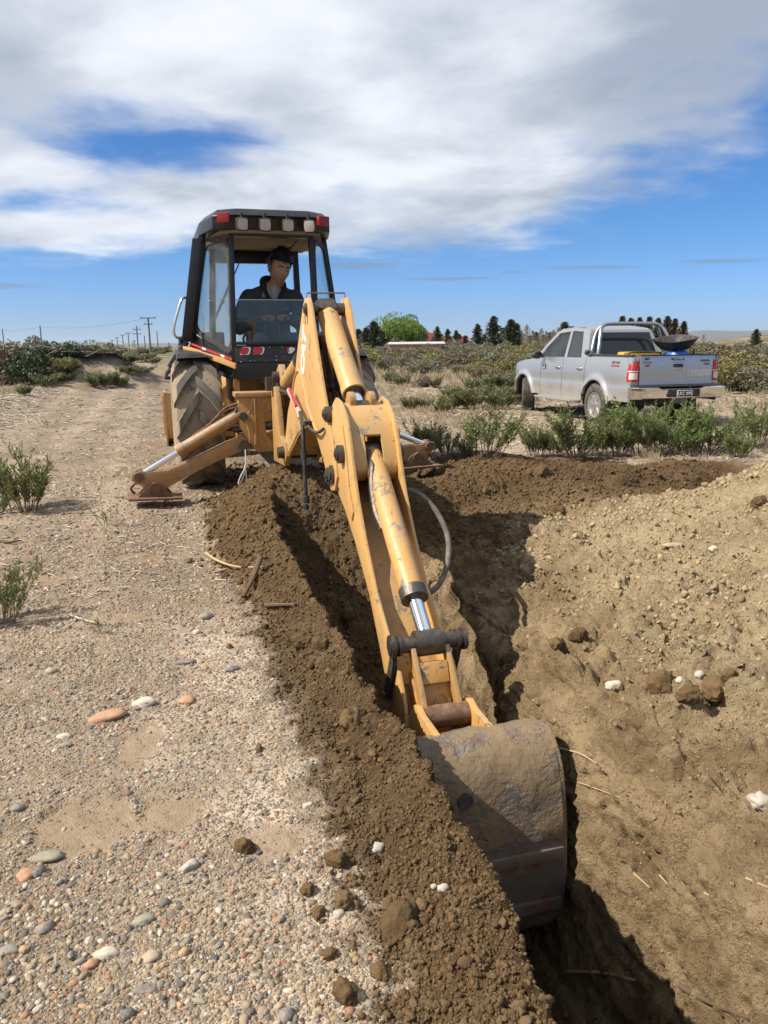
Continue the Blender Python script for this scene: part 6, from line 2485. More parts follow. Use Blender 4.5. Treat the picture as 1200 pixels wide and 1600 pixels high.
# bonnet and front
hd_ = MB()
rows = []
for i in range(12):
    x = 2.60 + (3.97 - 2.60) * i / 11
    row = []
    for y in np.linspace(-1, 1, 11):
        zt = ztop(x) if x > 2.3 else 1.19
        row.append(Vector((x - .06 * abs(y) ** 2 * (i / 11), y * (belly(x, ztop(x)) - .04), zt + .05 * (1 - abs(y) ** 3) - .02)))
    rows.append(row)
hd_.grid(rows)
hd_.build('bonnet', M_SILV, TR, smooth=60)
fb = MB()
fb.hexa([(3.98, -.66, .42), (3.98, .66, .42), (3.6, .80, .42), (3.6, -.80, .42)], [(3.95, -.66, .98), (3.95, .66, .98), (3.6, .78, 1.05), (3.6, -.78, 1.05)])
fb.build('front_bumper', M_SILV, TR, bevel=.05, seg=3)
# cabin: seats and headrests as seen through the glass
st = MB()
for y in (-.38, .38):
    st.box((1.75, y, 1.0), (.14, .50, .75), Matrix.Rotation(-.18, 3, 'Y'))
    st.box((1.66, y, 1.45), (.09, .26, .18))
    st.box((2.0, y, .75), (.5, .5, .14))
st.box((.86, 0, 1.05), (.16, 1.35, .6), Matrix.Rotation(-.15, 3, 'Y'))
st.box((2.55, 0, 1.06), (.35, 1.5, .22))
st.build('cabin_seats', M_SEAT, TR, bevel=.03)

# wheels
def road_wheel(par, x, s, steer=0.0):
    t = MB()
    h = .132
    prof = [(-h * .8, .225), (-h, .25), (-h * 1.04, .30), (-h * .96, .352), (-h * .72, .380), (-h * .25, .386), (-.02, .386), (-.02, .378), (.0, .378), (.0, .386), (h * .25, .386), (h * .72, .380), (h * .96, .352), (h * 1.04, .30), (h, .25), (h * .8, .225)]
    t.lathe((0, 0, 0), (0, 1, 0), prof, 48, closed=True)
    for k in range(60):
        a = 2 * math.pi * k / 60
        for y0, y1, da in ((-h * .8, -h * .3, .03), (h * .3, h * .8, -.03), (-.03, .03, 0)):
            t.hexa([(math.cos(a) * .375, y0, math.sin(a) * .375), (math.cos(a + da) * .375, y1, math.sin(a + da) * .375), (math.cos(a + da + .065) * .375, y1, math.sin(a + da + .065) * .375), (math.cos(a + .065) * .375, y0, math.sin(a + .065) * .375)],
                   [(math.cos(a) * .392, y0, math.sin(a) * .392), (math.cos(a + da) * .392, y1, math.sin(a + da) * .392), (math.cos(a + da + .065) * .392, y1, math.sin(a + da + .065) * .392), (math.cos(a + .065) * .392, y0, math.sin(a + .065) * .392)])
    w = t.build('tyre', M_RDTY, par, smooth=40, weld=False)
    w.location = (x, s * .765, WR)
    w.rotation_euler = (0, 0, steer + (math.pi if s < 0 else 0))
    r = MB()
    r.lathe((0, 0, 0), (0, 1, 0), [(-h * .85, .225), (-h * .8, .212), (h * .62, .205), (h * .86, .214), (h * .92, .232), (h * .80, .236), (h * .70, .225)], 36)
    for k in range(6):
        for da in (-.14, .14):
            a = 2 * math.pi * k / 6 + da
            a2 = 2 * math.pi * k / 6 + da * .45
            c, s_ = math.cos(a), math.sin(a)
            n_ = Vector((-s_, 0, c)) * .017
            p0 = Vector((math.cos(a2) * .04, h * .80, math.sin(a2) * .04))
            p1 = Vector((c * .212, h * .78, s_ * .212))
            dn = Vector((0, -.025, 0))
            r.hexa([p0 - n_ + dn, p0 + n_ + dn, p1 + n_ + dn, p1 - n_ + dn], [p0 - n_, p0 + n_, p1 + n_, p1 - n_])
    r.cyl((0, h * .55, 0), (0, h * .86, 0), .048, 18)
    rim = r.build('rim', M_ALLOY, w, smooth=35, weld=False)
    b = MB()
    b.cyl((0, h * .25, 0), (0, h * .32, 0), .205, 28)
    b.build('brake_disc', M_TBLK, w)
    return w


for s in (1, -1):
    road_wheel(TR, 0, s)
    road_wheel(TR, XF, s, R_(-26))

# stainless roll bar: two hoops per side joined over the roof
rb = MB()
for s in (1, -1):
    rb.tube(spline([(.12, s * .79, 1.285), (.14, s * .76, 1.42), (.24, s * .685, 1.68), (.30, s * .63, 1.775), (.33, s * .52, 1.838), (.335, s * .30, 1.846), (.335, 0, 1.848)], 26), .035, 14)
    rb.tube(spline([(.36, s * .79, 1.285), (.37, s * .765, 1.40), (.42, s * .70, 1.60), (.42, s * .64, 1.735), (.36, s * .56, 1.825)], 16), .031, 12)
    rb.box((.24, s * .80, 1.30), (.40, .09, .02))
rb.build('roll_bar', M_STAIN, TR)
for s in (1,):
    mb = MB()
    mb.ell((.42, s * .84, 1.33), (.06, .05, .05), 12, 8)
    mb.tube(spline([(.46, s * .86, 1.30), (.30, s * .86, 1.36), (.22, s * .85, 1.30), (.34, s * .86, 1.27)], 12), .014, 6)
    mb.build('clamp', M_TBLK, TR)
mb = MB(); mb.box((2.10, .888, 1.03), (.105, .006, .10)); sk = mb.build('door_sticker', M_TBLK, TR)
for k in range(2):
    me = text_mesh(('ESC', 'VIAL')[k], .05, M_WHITE, .001)
    o = child('lettering', me, sk)
    o.matrix_local = Matrix(((-1, 0, 0, 2.10), (0, 0, 1, .892), (0, 1, 0, 1.05 - .045 * k), (0, 0, 0, 1)))
me = text_mesh('SRV 4x4', .075, M_TBLK, .001, 1.0, .2)
o = child('lettering', me, TR); o.matrix_local = Matrix(((-1, 0, 0, -.62), (0, 0, 1, belly(-.62, 1.15) + .003), (0, 1, 0, 1.16), (0, 0, 0, 1)))
mb = MB(); mb.box((-.62, belly(-.62, 1.1) + .002, 1.105), (.26, .004, .026)); mb.build('badge_bar', M_RTX, TR)


# things lying in the bed
def tw(x, y, z):
    return TR.matrix_basis @ Vector((x, y, z))


bpy.context.view_layer.update()
bx = empty('tool_case', tw(-.45, .28, .83), TYAW, 'long yellow tool case lying in the pickup bed under a black bar', 'tool case')
mb = MB(); mb.box((0, 0, .26), (.22, .78, .50)); mb.build('case_body', M_YPL, bx, bevel=.03)
mb = MB(); mb.box((-.115, .0, .40), (.02, .40, .06)); mb.box((0, 0, .515), (.24, .30, .012)); mb.build('case_strap', M_TBLK, bx)
dr = empty('blue_drum', tw(-.55, -.42, .83), TYAW, 'blue plastic drum standing in the pickup bed', 'drum')
mb = MB(); mb.lathe((0, 0, 0), (0, 0, 1), [(0, .20), (.02, .225), (.2, .235), (.42, .225), (.50, .17), (.53, .08)], 26); mb.build('drum_body', M_BLUE, dr)
mb = MB(); mb.cyl((0.06, 0, .50), (.06, 0, .56), .04, 12); mb.build('drum_cap', M_TBLK, dr)
tb_ = empty('black_tray', tw(-.40, -.46, 1.36), TYAW, 'black tray standing on thin legs above the blue drum in the bed', 'tray')
mb = MB()
rows = []
for i, (z, kx, ky) in enumerate(((.21, .37, .34), (.20, .345, .315), (.10, .29, .25), (.02, .23, .18), (.0, .15, .12))):
    rows.append([Vector((kx * math.cos(t) * (1 / max(abs(math.cos(t)), abs(math.sin(t))) ** .6), ky * math.sin(t) * (1 / max(abs(math.cos(t)), abs(math.sin(t))) ** .6), z)) for t in np.linspace(0, 2 * math.pi, 25)])
mb.grid(rows)
mb.add(rows[-1][:-1], [tuple(range(24))])
tubo = mb.build('tray_shell', M_TBLK, tb_, smooth=50)
tubo.rotation_euler = (R_(-9), R_(-6), 0)
for (x, y) in ((-.25, -.22), (.22, -.22), (-.2, .2)):
    mb = MB()
    mb.tube([(x, y, .02), (x * .9, y * .9, -.50)], .016, 8)
    mb.build('tray_leg', M_TBLK, tb_)
rk = empty('bed_rack', tw(-.72, .15, .83), TYAW, 'bent black tube rack standing in the pickup bed near the tailgate', 'rack')
for dx in (0, .35):
    mb = MB(); mb.tube(spline([(dx, .52 - dx * .3, 0), (dx, .52 - dx * .3, .44), (dx, .46 - dx * .3, .50), (dx, -.05, .50), (dx, -.11, .44), (dx, -.11, 0)], 26), .012, 8)
    mb.build('rack_tube', M_TBLK, rk)
# ------------------------------------------------------------------ plants
M_LEAF = leaf_mat('shrub_leaves', (0.075, 0.105, 0.030), (0.24, 0.28, 0.085))
M_LEAF2 = leaf_mat('field_bush_leaves', (0.085, 0.10, 0.042), (0.235, 0.24, 0.105))
M_CONI = leaf_mat('conifer_needles', (0.060, 0.074, 0.048), (0.14, 0.155, 0.095))  # needle colour lightened to stand in for haze over the distance
M_LEAFD = leaf_mat('dark_evergreen_leaves', (0.030, 0.048, 0.026), (0.085, 0.11, 0.055))
M_LEAFG = leaf_mat('grey_green_scrub', (0.095, 0.098, 0.060), (0.24, 0.225, 0.145))
M_LEAFO = leaf_mat('olive_scrub', (0.105, 0.10, 0.036), (0.26, 0.225, 0.085))
M_LEAFB = leaf_mat('brown_dry_scrub', (0.10, 0.075, 0.050), (0.24, 0.185, 0.125))
M_WILL = leaf_mat('willow_leaves', (0.10, 0.16, 0.028), (0.24, 0.30, 0.06), trans=.4)
M_RUSTC = leaf_mat('brownish_conifer', (0.085, 0.070, 0.045), (0.18, 0.145, 0.09))
M_STRAW = leaf_mat('dry_straw', (0.25, 0.19, 0.115), (0.48, 0.40, 0.27), trans=.2)
M_TWIG = simple('grey_twig', (0.17, 0.13, 0.10), .9, var=.3, scale=20)
M_TWIGP = simple('pale_twig', (0.42, 0.35, 0.27), .9, var=.25, scale=20)
M_BARK = simple('tree_bark', (0.09, 0.07, 0.055), .9, var=.3, scale=6, bump=.5, bscale=30)


def quads_mesh(name, C, U, V, mat):
    """many diamond leaves: centre, half length vector, half width vector"""
    n = len(C)
    vs = np.empty((n, 4, 3), np.float32)
    vs[:, 0] = C - U; vs[:, 1] = C + V - .1 * U; vs[:, 2] = C + U; vs[:, 3] = C - V - .1 * U
    me = bpy.data.meshes.new(name)
    me.vertices.add(n * 4)
    me.vertices.foreach_set('co', vs.ravel())
    me.loops.add(n * 4)
    me.loops.foreach_set('vertex_index', np.arange(n * 4, dtype=np.int32))
    me.polygons.add(n)
    me.polygons.foreach_set('loop_start', (np.arange(n) * 4).astype(np.int32))
    me.update(calc_edges=True)
    me.materials.append(mat)
    return me


def unit(a):
    return a / np.maximum(np.linalg.norm(a, axis=-1, keepdims=True), 1e-9)


def stem_shrub(seed, h=.6, spread=.35, stems=16, per=34, leaf=(.05, .008), lean=.45, side=4):
    """upright shoots with narrow leaves all along them; returns (stem mesh, leaf arrays)"""
    r = np.random.default_rng(seed)
    mb = MB()
    Cs, Us, Vs = [], [], []
    for i in range(stems):
        az = r.uniform(0, 6.283)
        out = np.array([math.cos(az), math.sin(az), 0])
        base = out * r.uniform(0, .35) * spread
        hh = h * r.uniform(.55, 1.05)
        le = lean * r.uniform(.15, 1.0)
        p0 = base
        p1 = base + out * le * hh * .45 + np.array([0, 0, hh * .5])
        p2 = base + out * le * hh * .95 + np.array([r.uniform(-.04, .04), r.uniform(-.04, .04), hh])
        shoots = [(p0, p1, p2)]
        for k in range(side):
            t = r.uniform(.25, .75)
            q0 = p0 * (1 - t) ** 2 + 2 * p1 * t * (1 - t) + p2 * t * t
            a2 = az + r.uniform(-1.3, 1.3)
            o2 = np.array([math.cos(a2), math.sin(a2), 0])
            ln = hh * r.uniform(.25, .45)
            shoots.append((q0, q0 + o2 * ln * .35 + np.array([0, 0, ln * .45]), q0 + o2 * ln * .55 + np.array([0, 0, ln])))
        for j, (a, b, c) in enumerate(shoots):
            mb.tube([Vector(a), Vector(.25 * a + .5 * b + .25 * c), Vector(c)], [.006 if j == 0 else .004, .004 if j == 0 else .003, .0012], 4, cap=False)
            n = per if j == 0 else per // 2
            t = r.uniform(.12 if j else .25, 1.0, n)[:, None]
            C = a * (1 - t) ** 2 + 2 * b * t * (1 - t) + c * t * t
            ax = unit(2 * (1 - t) * (b - a) + 2 * t * (c - b))
            rd = unit(np.cross(ax, r.normal(size=(n, 3))))
            d = unit(rd * r.uniform(.5, 1.1, (n, 1)) + ax * r.uniform(.5, 1.1, (n, 1)))
            L = leaf[0] * r.uniform(.6, 1.15, (n, 1))
            Cs.append(C + d * L * .5); Us.append(d * L * .5)
            Vs.append(unit(np.cross(d, rd + .4 * r.normal(size=(n, 3)))) * leaf[1])
    return mb, np.concatenate(Cs), np.concatenate(Us), np.concatenate(Vs)


def crown_leaves(seed, n, rx, ry, rz, cz, leaf, clumps=14, droop=0.0, fill=.55):
    """leaf clumps spread through an uneven crown"""
    r = np.random.default_rng(seed)
    cc = unit(r.normal(size=(clumps, 3))) * r.uniform(.35, .95, (clumps, 1))
    cc[:, 2] = np.abs(cc[:, 2]) * 1.0 - .15
    cr = r.uniform(.22, .46, clumps)
    k = r.integers(0, clumps, n)
    d = unit(r.normal(size=(n, 3)))
    p = cc[k] + d * (cr[k] * r.uniform(fill, 1.0, n) ** .5)[:, None]
    C = p * np.array([rx, ry, rz]) + np.array([0, 0, cz])
    C[:, 2] = np.maximum(C[:, 2], .03)
    nrm = unit(d + .7 * r.normal(size=(n, 3)))
    U = unit(np.cross(nrm, r.normal(size=(n, 3))))
    U[:, 2] -= droop
    U = unit(U)
    V = unit(np.cross(nrm, U))
    L = leaf * r.uniform(.6, 1.3, (n, 1))
    return C, U * L, V * L * .45, cc, cr


def branches(mb, r, base, tips, r0):
    for t in tips:
        m = .55 * np.array(base) + .45 * t + r.normal(0, .04, 3) * np.linalg.norm(t)
        m[2] = max(m[2], .02)
        mb.tube([Vector(base), Vector(m), Vector(t)], [r0, r0 * .6, r0 * .15], 5, cap=False)


PL = {}


def kind(key, name, stem_me, leaf_me, stem_name='stem', leaf_name='foliage'):
    PL[key] = (name, stem_me, leaf_me, stem_name, leaf_name)


for i in range(5):
    mb, C, U, V = stem_shrub(40 + i, h=.62, spread=.5, stems=26 - 2 * i, per=42, leaf=(.07, .0065), lean=.6 + .1 * i, side=4)
    kind('near%d' % i, 'leafy_shrub', mb.mesh('stem', M_TWIG, weld=False, fix=False), quads_mesh('foliage', C, U, V, M_LEAF), 'stems')
for i in range(3):
    mb, C, U, V = stem_shrub(60 + i, h=.55, spread=.45, stems=26, per=26, leaf=(.085, .012), lean=.8, side=4)
    kind('field%d' % i, 'green_bush', mb.mesh('stem', M_TWIG, weld=False, fix=False), quads_mesh('foliage', C, U, V, M_LEAF2), 'stems')
for i, (mt, key) in enumerate(((M_LEAFG, 'grey'), (M_LEAFO, 'olive'), (M_LEAFB, 'brown'), (M_LEAFD, 'dark'))):
    for j in range(2):
        r = np.random.default_rng(80 + i * 5 + j)
        C, U, V, cc, cr = crown_leaves(80 + i * 5 + j, 2600, .62, .62, .62, .12, .045, 16)
        mb = MB()
        branches(mb, r, (0, 0, 0), cc[:10] * np.array([.62, .62, .62]) + np.array([0, 0, .12]), .018)
        kind('%s%d' % (key, j), 'scrub_bush', mb.mesh('stems', M_TWIG, weld=False, fix=False), quads_mesh('foliage', C, U, V, mt), 'stems')


def plant(key, x, y, s, rz, label, cat, group=None, sz=None, z=None, name=None):
    nm, sm, lm, sn, ln = PL[key]
    o = empty(name or nm, (x, y, (gz(x, y) if z is None else z) - .01), rz, label, cat, group)
    o.scale = (s, s, sz or s)
    child(sn, sm, o)
    child(ln, lm, o)
    return o


def pix_plant(key, px, py, hpx, label, cat, group, base_h, wide=1.0, name=None):
    """stand a plant where its foot shows in the photograph, with the height it has there"""
    p = on_ground(px, py)
    d = (p - Vector((0, 0, CAM_Z))).length
    h = hpx / 1200 * d
    s = h / base_h
    return plant(key, p.x, p.y, s * wide, random.uniform(0, 6.28), label, cat, group, s, p.z, name)


# row of leafy shrubs between the spoil and the pickup
row = [(668, 712, 52, 'leftmost dark leafy shrub of the row, beside the right stabiliser'), (700, 716, 56, 'thin twiggy shrub second from the left in the row'), (760, 714, 60, 'broad dark shrub third in the row, in front of open field'),
       (838, 714, 54, 'shrub left of the pickup rear wheel in the row'), (900, 715, 66, 'bushy shrub below the pickup rear wheel'), (935, 712, 52, 'small shrub just right of the rear wheel in the row'), (1000, 712, 74, 'largest leafy shrub, below the pickup left tail lamp'),
       (1035, 710, 66, 'leafy shrub against the largest one, below the tailgate centre'), (1085, 705, 68, 'leafy shrub below the right half of the bumper'), (1110, 706, 58, 'leafy shrub below the bumper right corner'), (1150, 716, 44, 'low shrub at the right end near the picture edge'), (1185, 700, 56, 'leafy shrub at the right picture edge'),
       (868, 713, 46, 'low shrub filling the gap left of the bushy one below the rear wheel'), (968, 714, 50, 'low shrub filling the gap left of the largest leafy shrub'), (1062, 712, 50, 'low shrub under the number plate'), (728, 712, 34, 'small shrub filling the gap left of the broad dark one')]
for i, (px, py, hp_, lab) in enumerate(row):
    pix_plant('near%d' % ((i * 3 + 1) % 5), px, py, hp_ * (1.0, .85, 1.1, .9, 1.15, .8, 1.05)[i % 7], lab, 'shrub', 'leafy shrubs in a row', .60, (1.05, .8, 1.25, .9, 1.15)[i % 5] if i != 1 else .75)
for i, (px, py, hp_, lab) in enumerate(((40, 800, 84, 'leafy shrub alone on the left side of the track'), (4, 972, 74, 'leafy shrub cut by the left picture edge'), (2, 802, 30, 'small shrub sprig at the left edge near the lone shrub'))):
    pix_plant('near%d' % (i + 1), px, py, hp_, lab, 'shrub', 'leafy shrubs beside the track', .60, .95)
# sparse sprigs on the track
for i, (px, py, hp_, lab) in enumerate(((170, 815, 36, 'sparse twiggy sprig on the track below the stabiliser pad'), (75, 668, 20, 'flattened sprig on the litter bank left of the track'), (155, 985, 36, 'dry sprig on the gravel at mid left'), (125, 1035, 28, 'small dry sprig below the other at mid left'))):
    mb, C, U, V = stem_shrub(140 + i, h=.4, spread=.4, stems=7, per=9, leaf=(.05, .007), lean=1.0, side=2)
    PL['sprig%d' % i] = ('dry_sprig', mb.mesh('stems', M_TWIGP, weld=False, fix=False), quads_mesh('foliage', C, U, V, M_LEAF if i < 2 else M_LEAFO), 'stems', 'foliage')
    pix_plant('sprig%d' % i, px, py, hp_, lab, 'sprig', 'sprigs on the track', .40, 1.3)

# green bushes over the dry field on the right
gb_ = [(665, 640, 22), (690, 646, 26), (640, 640, 24), (735, 640, 42), (760, 636, 40), (780, 640, 34), (705, 625, 28), (610, 600, 22), (628, 605, 24), (655, 580, 16), (720, 588, 20), (745, 590, 22), (770, 592, 20), (790, 612, 34),
       (800, 632, 36), (815, 628, 30), (770, 612, 30), (740, 612, 26), (600, 575, 14), (680, 606, 20), (705, 640, 30), (1187, 660, 14)]
for i, (px, py, hp_) in enumerate(gb_):
    pix_plant('field%d' % (i % 3), px, py, hp_ * .8, ('low green bush %s of the dry field, %s' % ('at the front' if py > 630 else 'in the middle' if py > 598 else 'at the back', 'close to the boom' if px < 660 else 'halfway to the pickup' if px < 745 else 'near the pickup front wheel')) if px < 1000 else 'tiny green bush on the litter right of the pickup', 'bush', 'green bushes in the dry field', .55, 1.25)
# grey scrub behind them
sr = random.Random(31)
ns = 0
COLW = {'brown': 'brownish dry', 'grey': 'grey-green', 'olive': 'olive', 'dark': 'dark green'}
ROWW = {600: 'front edge', 585: 'second row', 573: 'middle', 562: 'fourth row', 554: 'far edge', 612: 'front edge', 598: 'second row', 580: 'middle', 566: 'fourth row', 552: 'far edge'}


def scrub_label(key, py, px):
    where = 'right of the boom' if px < 650 else 'below the conifers' if px < 760 else 'left of the pickup bonnet'
    return '%s scrub bush %s, %s of the belt' % (COLW[key[:-1]], where, ROWW[py])


def rise_label(key, py):
    return '%s scrub bush on the rise right of the pickup, %s' % (COLW[key[:-1]], ROWW[py])


for py, hp_, n_, keys in ((600, 26, 9, ('brown0', 'grey0')), (585, 30, 12, ('grey0', 'grey1', 'olive0')), (573, 28, 16, ('grey0', 'grey1', 'olive1', 'brown1')), (562, 24, 22, ('grey1', 'grey0', 'olive0')), (554, 18, 26, ('grey0', 'olive1', 'grey1', 'dark0'))):
    for k in range(n_):
        px = 556 + (845 - 556) * (k + sr.uniform(.1, .9)) / n_
        if py > 580 and px < 740: 
            if sr.random() < .7: continue
        kk = sr.choice(keys)
        pix_plant(kk, px, py + sr.uniform(-4, 4), hp_ * sr.uniform(.75, 1.2), scrub_label(kk, py, px), 'bush', 'scrub belt behind the field', .75, 1.25)
        ns += 1
for py, hp_, n_, keys in ((612, 40, 5, ('olive0', 'grey0')), (598, 40, 7, ('olive0', 'olive1', 'brown0')), (580, 34, 8, ('olive1', 'grey1', 'brown1', 'olive0')), (566, 26, 9, ('brown0', 'olive0', 'grey0', 'olive1')), (552, 16, 9, ('grey0', 'olive1', 'dark1'))):
    for k in range(n_):
        px = 1095 + (1215 - 1095) * (k + sr.uniform(.1, .9)) / n_
        kk = sr.choice(keys)
        pix_plant(kk, px, py + sr.uniform(-4, 4), hp_ * sr.uniform(.75, 1.2), rise_label(kk, py), 'bush', 'scrub on the right rise', .75, 1.3)
        ns += 1
for k in range(14):
    px = 850 + 240 * (k + sr.uniform(.1, .9)) / 14
    pix_plant(sr.choice(('grey0', 'olive0', 'grey1')), px, 558 + sr.uniform(-6, 10), 26, 'scrub bush seen past the pickup', 'bush', 'scrub behind the pickup', .75, 1.3)
# left side thicket
for key, px, py, hp_, wd, lab in (('brown0', 18, 596, 62, 1.0, 'tall brown-grey bush at the left picture edge'), ('dark0', 48, 592, 58, .9, 'dark evergreen bush, nearest tall one on the left'), ('grey0', 32, 590, 62, 1.0, 'grey bush between the brown and dark tall bushes'), ('dark1', 5, 592, 34, .9, 'low green bush at the left edge'),
                                  ('grey1', 72, 566, 34, 1.2, 'grey bush behind the dark evergreen'), ('dark1', 98, 560, 26, 1.5, 'flat-topped dark bush farther left of the earth pile'), ('dark0', 115, 558, 24, 1.4, 'dark bush just left of the earth pile'), ('olive0', 88, 580, 24, 1.6, 'yellow-green low bush in front of the dark thicket'),
                                  ('brown1', 78, 592, 24, 1.2, 'brown dry bush beside the yellow-green one'), ('olive1', 110, 575, 20, 1.3, 'olive bush left of the earth pile'), ('grey1', 155, 552, 18, 2.0, 'grey scrub on top of the earth pile'), ('grey0', 175, 553, 15, 2.0, 'grey scrub right of the earth pile top')):
    pix_plant(key, px, py, hp_, lab, 'bush', 'thicket left of the track', .75, wd)
for i, (px, py, hp_, wd, lab) in enumerate(((72, 604, 18, 1.6, 'low green bush below the thicket'), (104, 596, 16, 1.6, 'low green bush left of the earth pile foot'), (150, 604, 19, 1.5, 'green bush at the foot of the earth pile, left one'), (165, 603, 21, 1.5, 'green bush at the foot of the earth pile, middle one'), (190, 604, 17, 1.5, 'green bush at the foot of the earth pile, right one'),
                                           (200, 568, 14, 2.4, 'green bush beside the far track'), (222, 566, 14, 2.2, 'green bush where the track narrows'), (238, 569, 10, 2.0, 'last green bush before the distant poles'), (198, 584, 12, 2.0, 'low bush on the track edge beyond the pile'), (222, 585, 12, 2.2, 'low bush on the track edge nearer the tyre'), (40, 618, 14, 1.5, 'sparse green sprig on the left litter bank'))):
    pix_plant('field%d' % (i % 3), px, py, hp_, lab, 'bush', 'green bushes left of the track', .55, wd)
for k in range(26):
    px = 128 + 135 * (k + sr.uniform(.1, .9)) / 26
    py = 549 + 7 * sr.random() ** 2
    kk = sr.choice(('grey0', 'olive1', 'dark0', 'brown1', 'grey1'))
    if 226 < px < 246 and py > 552: continue
    pix_plant(kk, px, py, sr.uniform(5, 9), '%s scrub bush low on the skyline at the foot of the distant poles' % COLW[kk[:-1]], 'bush', 'skyline scrub by the poles', .75, 1.6)
print('scrub', ns)

# ---- trees on the skyline
def far_at(px, d):
    v = ray(px, 545)
    t = d / math.hypot(v[0], v[1])
    return v[0] * t, v[1] * t


def top_h(px, py_top, d, x, y):
    v = ray(px, py_top)
    return CAM_Z + v[2] / math.hypot(v[0], v[1]) * d - gz(x, y)


def conifer_arrays(seed, n=2200):
    r = np.random.default_rng(seed)
    t = r.random(n) ** .8
    z = .05 + .95 * t
    az = r.uniform(0, 6.283, n)
    lob = .62 + .95 * pn(np.cos(az) * 1.5 + seed, np.sin(az) * 1.5, t * 6) + .5 * pn(np.cos(az) * 4 + seed, np.sin(az) * 4, t * 15)
    rad = ((1 - t) ** .6 * .25 + .02) * np.clip(lob, .08, 1.7)
    rr = rad * r.uniform(.2, 1.1, n)
    C = np.stack([np.cos(az) * rr, np.sin(az) * rr, z - .10 * rr], 1)
    U = unit(np.stack([np.cos(az), np.sin(az), r.uniform(-.5, .45, n)], 1)) * (.036 * r.uniform(.6, 1.3, (n, 1)))
    V = unit(np.cross(U, r.normal(size=(n, 3)))) * .016
    return C, U, V


for i in range(3):
    mb = MB()
    mb.tube([(0, 0, 0), (.008, 0, .5), (0, 0, .97)], [.022, .014, .003], 6)
    kind('con%d' % i, 'conifer_tree', mb.mesh('trunk', M_BARK), quads_mesh('crown', *conifer_arrays(200 + i), M_CONI), 'trunk', 'crown')
    kind('conr%d' % i, 'conifer_tree', mb.mesh('trunk', M_BARK), quads_mesh('crown', *conifer_arrays(210 + i), M_RUSTC), 'trunk', 'crown')
C, U, V, cc, cr = crown_leaves(230, 12000, .52, .52, .46, .42, .022, 46, droop=.9)
r = np.random.default_rng(231)
hang = np.repeat(C[:1800], 4, 0) + np.stack([np.zeros(7200), np.zeros(7200), -np.tile(np.arange(4), 1800) * .035 - .02], 1)
hang[:, 2] = np.maximum(hang[:, 2], .03)
Uh = np.stack([r.normal(0, .006, 7200), r.normal(0, .006, 7200), np.full(7200, -.022)], 1)
Vh = unit(np.cross(Uh, r.normal(size=(7200, 3)))) * .007
mb = MB()
mb.tube([(0, 0, 0), (.02, 0, .22), (0, .02, .45)], [.06, .045, .03], 8)
branches(mb, r, (0, 0, .25), cc[:9] * np.array([.5, .5, .45]) + np.array([0, 0, .42]), .022)
kind('willow', 'willow_tree', mb.mesh('trunk', M_BARK, weld=False), quads_mesh('crown', np.concatenate([C, hang]), np.concatenate([U, Uh]), np.concatenate([V, Vh]), M_WILL), 'trunk', 'crown')
# bare poplars: upright twigs
for i in range(2):
    r = np.random.default_rng(240 + i)
    mb = MB()
    mb.tube([(0, 0, 0), (0, 0, .96)], [.02, .003], 6)
    n = 700
    t = r.uniform(.12, .95, n)
    az = r.uniform(0, 6.28, n)
    rad = .16 * np.sin(np.clip(t * 1.05, 0, 1) * math.pi) ** .6 * r.uniform(.2, 1, n)
    C = np.stack([np.cos(az) * rad, np.sin(az) * rad, t], 1)
    U = unit(np.stack([np.cos(az) * .25, np.sin(az) * .25, np.ones(n)], 1)) * .05
    V = unit(np.cross(U, r.normal(size=(n, 3)))) * .0045
    kind('poplar%d' % i, 'bare_poplar', mb.mesh('trunk', M_TWIGP), quads_mesh('crown', C, U, V, leaf_mat('bare_twigs%d' % i, (.20, .17, .14), (.38, .33, .27))), 'trunk', 'crown')


def tree(key, px, py_top, d, label, cat, group, wide=1.0, unit_h=1.0):
    x, y = far_at(px, d)
    h = top_h(px, py_top, d, x, y) / unit_h
    return plant(key, x, y, h * wide, random.uniform(0, 6.28), label, cat, group, h)


tree('willow', 629, 481, 118, 'large rounded light green willow tree behind the low shed', 'tree', None, 1.12, .93)
for k, (px, top, d, wd, lab) in enumerate(((770, 494, 105, 1.0, 'tallest dark conifer right of the red house'), (745, 506, 108, 1.0, 'conifer left of the tallest one'), (797, 499, 104, 1.2, 'broad conifer right of the tallest one'), (806, 505, 106, 1.1, 'conifer touching the broad one on its right'), (786, 512, 108, 1.0, 'short conifer between the tallest and the broad one'),
                                           (712, 516, 112, .9, 'small conifer right of the red house'), (699, 514, 114, .9, 'thin conifer at the right end of the red roof'), (683, 510, 112, .9, 'thin conifer in front of the red roof'), (727, 524, 112, 1.0, 'lowest conifer in the gap right of the red house'), (756, 522, 110, 1.0, 'low conifer at the foot of the tallest one'),
                                           (585, 502, 112, 1.2, 'dark conifer at the left of the willow'), (572, 512, 110, 1.4, 'bushy dark conifer beside the boom'), (560, 514, 112, 1.4, 'dark conifer half hidden by the boom'), (596, 516, 115, 1.3, 'low conifer touching the willow'), (880, 503, 100, 1.2, 'conifer above the pickup roof front'), (893, 510, 100, 1.3, 'low conifer above the pickup roof'), (1180, 514, 70, 1.1, 'lone small tree on the right rise'))):
    tree('con%d' % (k % 3), px, top, d, lab, 'tree', 'conifers on the skyline', wd * 1.35)
for k in range(46):
    px = sr.uniform(556, 905)
    if 600 < px < 662: continue
    tree('con%d' % (k % 3), px, sr.uniform(518, 531), sr.uniform(122, 140), 'low dark tree in the skyline hedge behind the scrub belt', 'tree', 'low dark skyline trees', sr.uniform(1.5, 2.4))
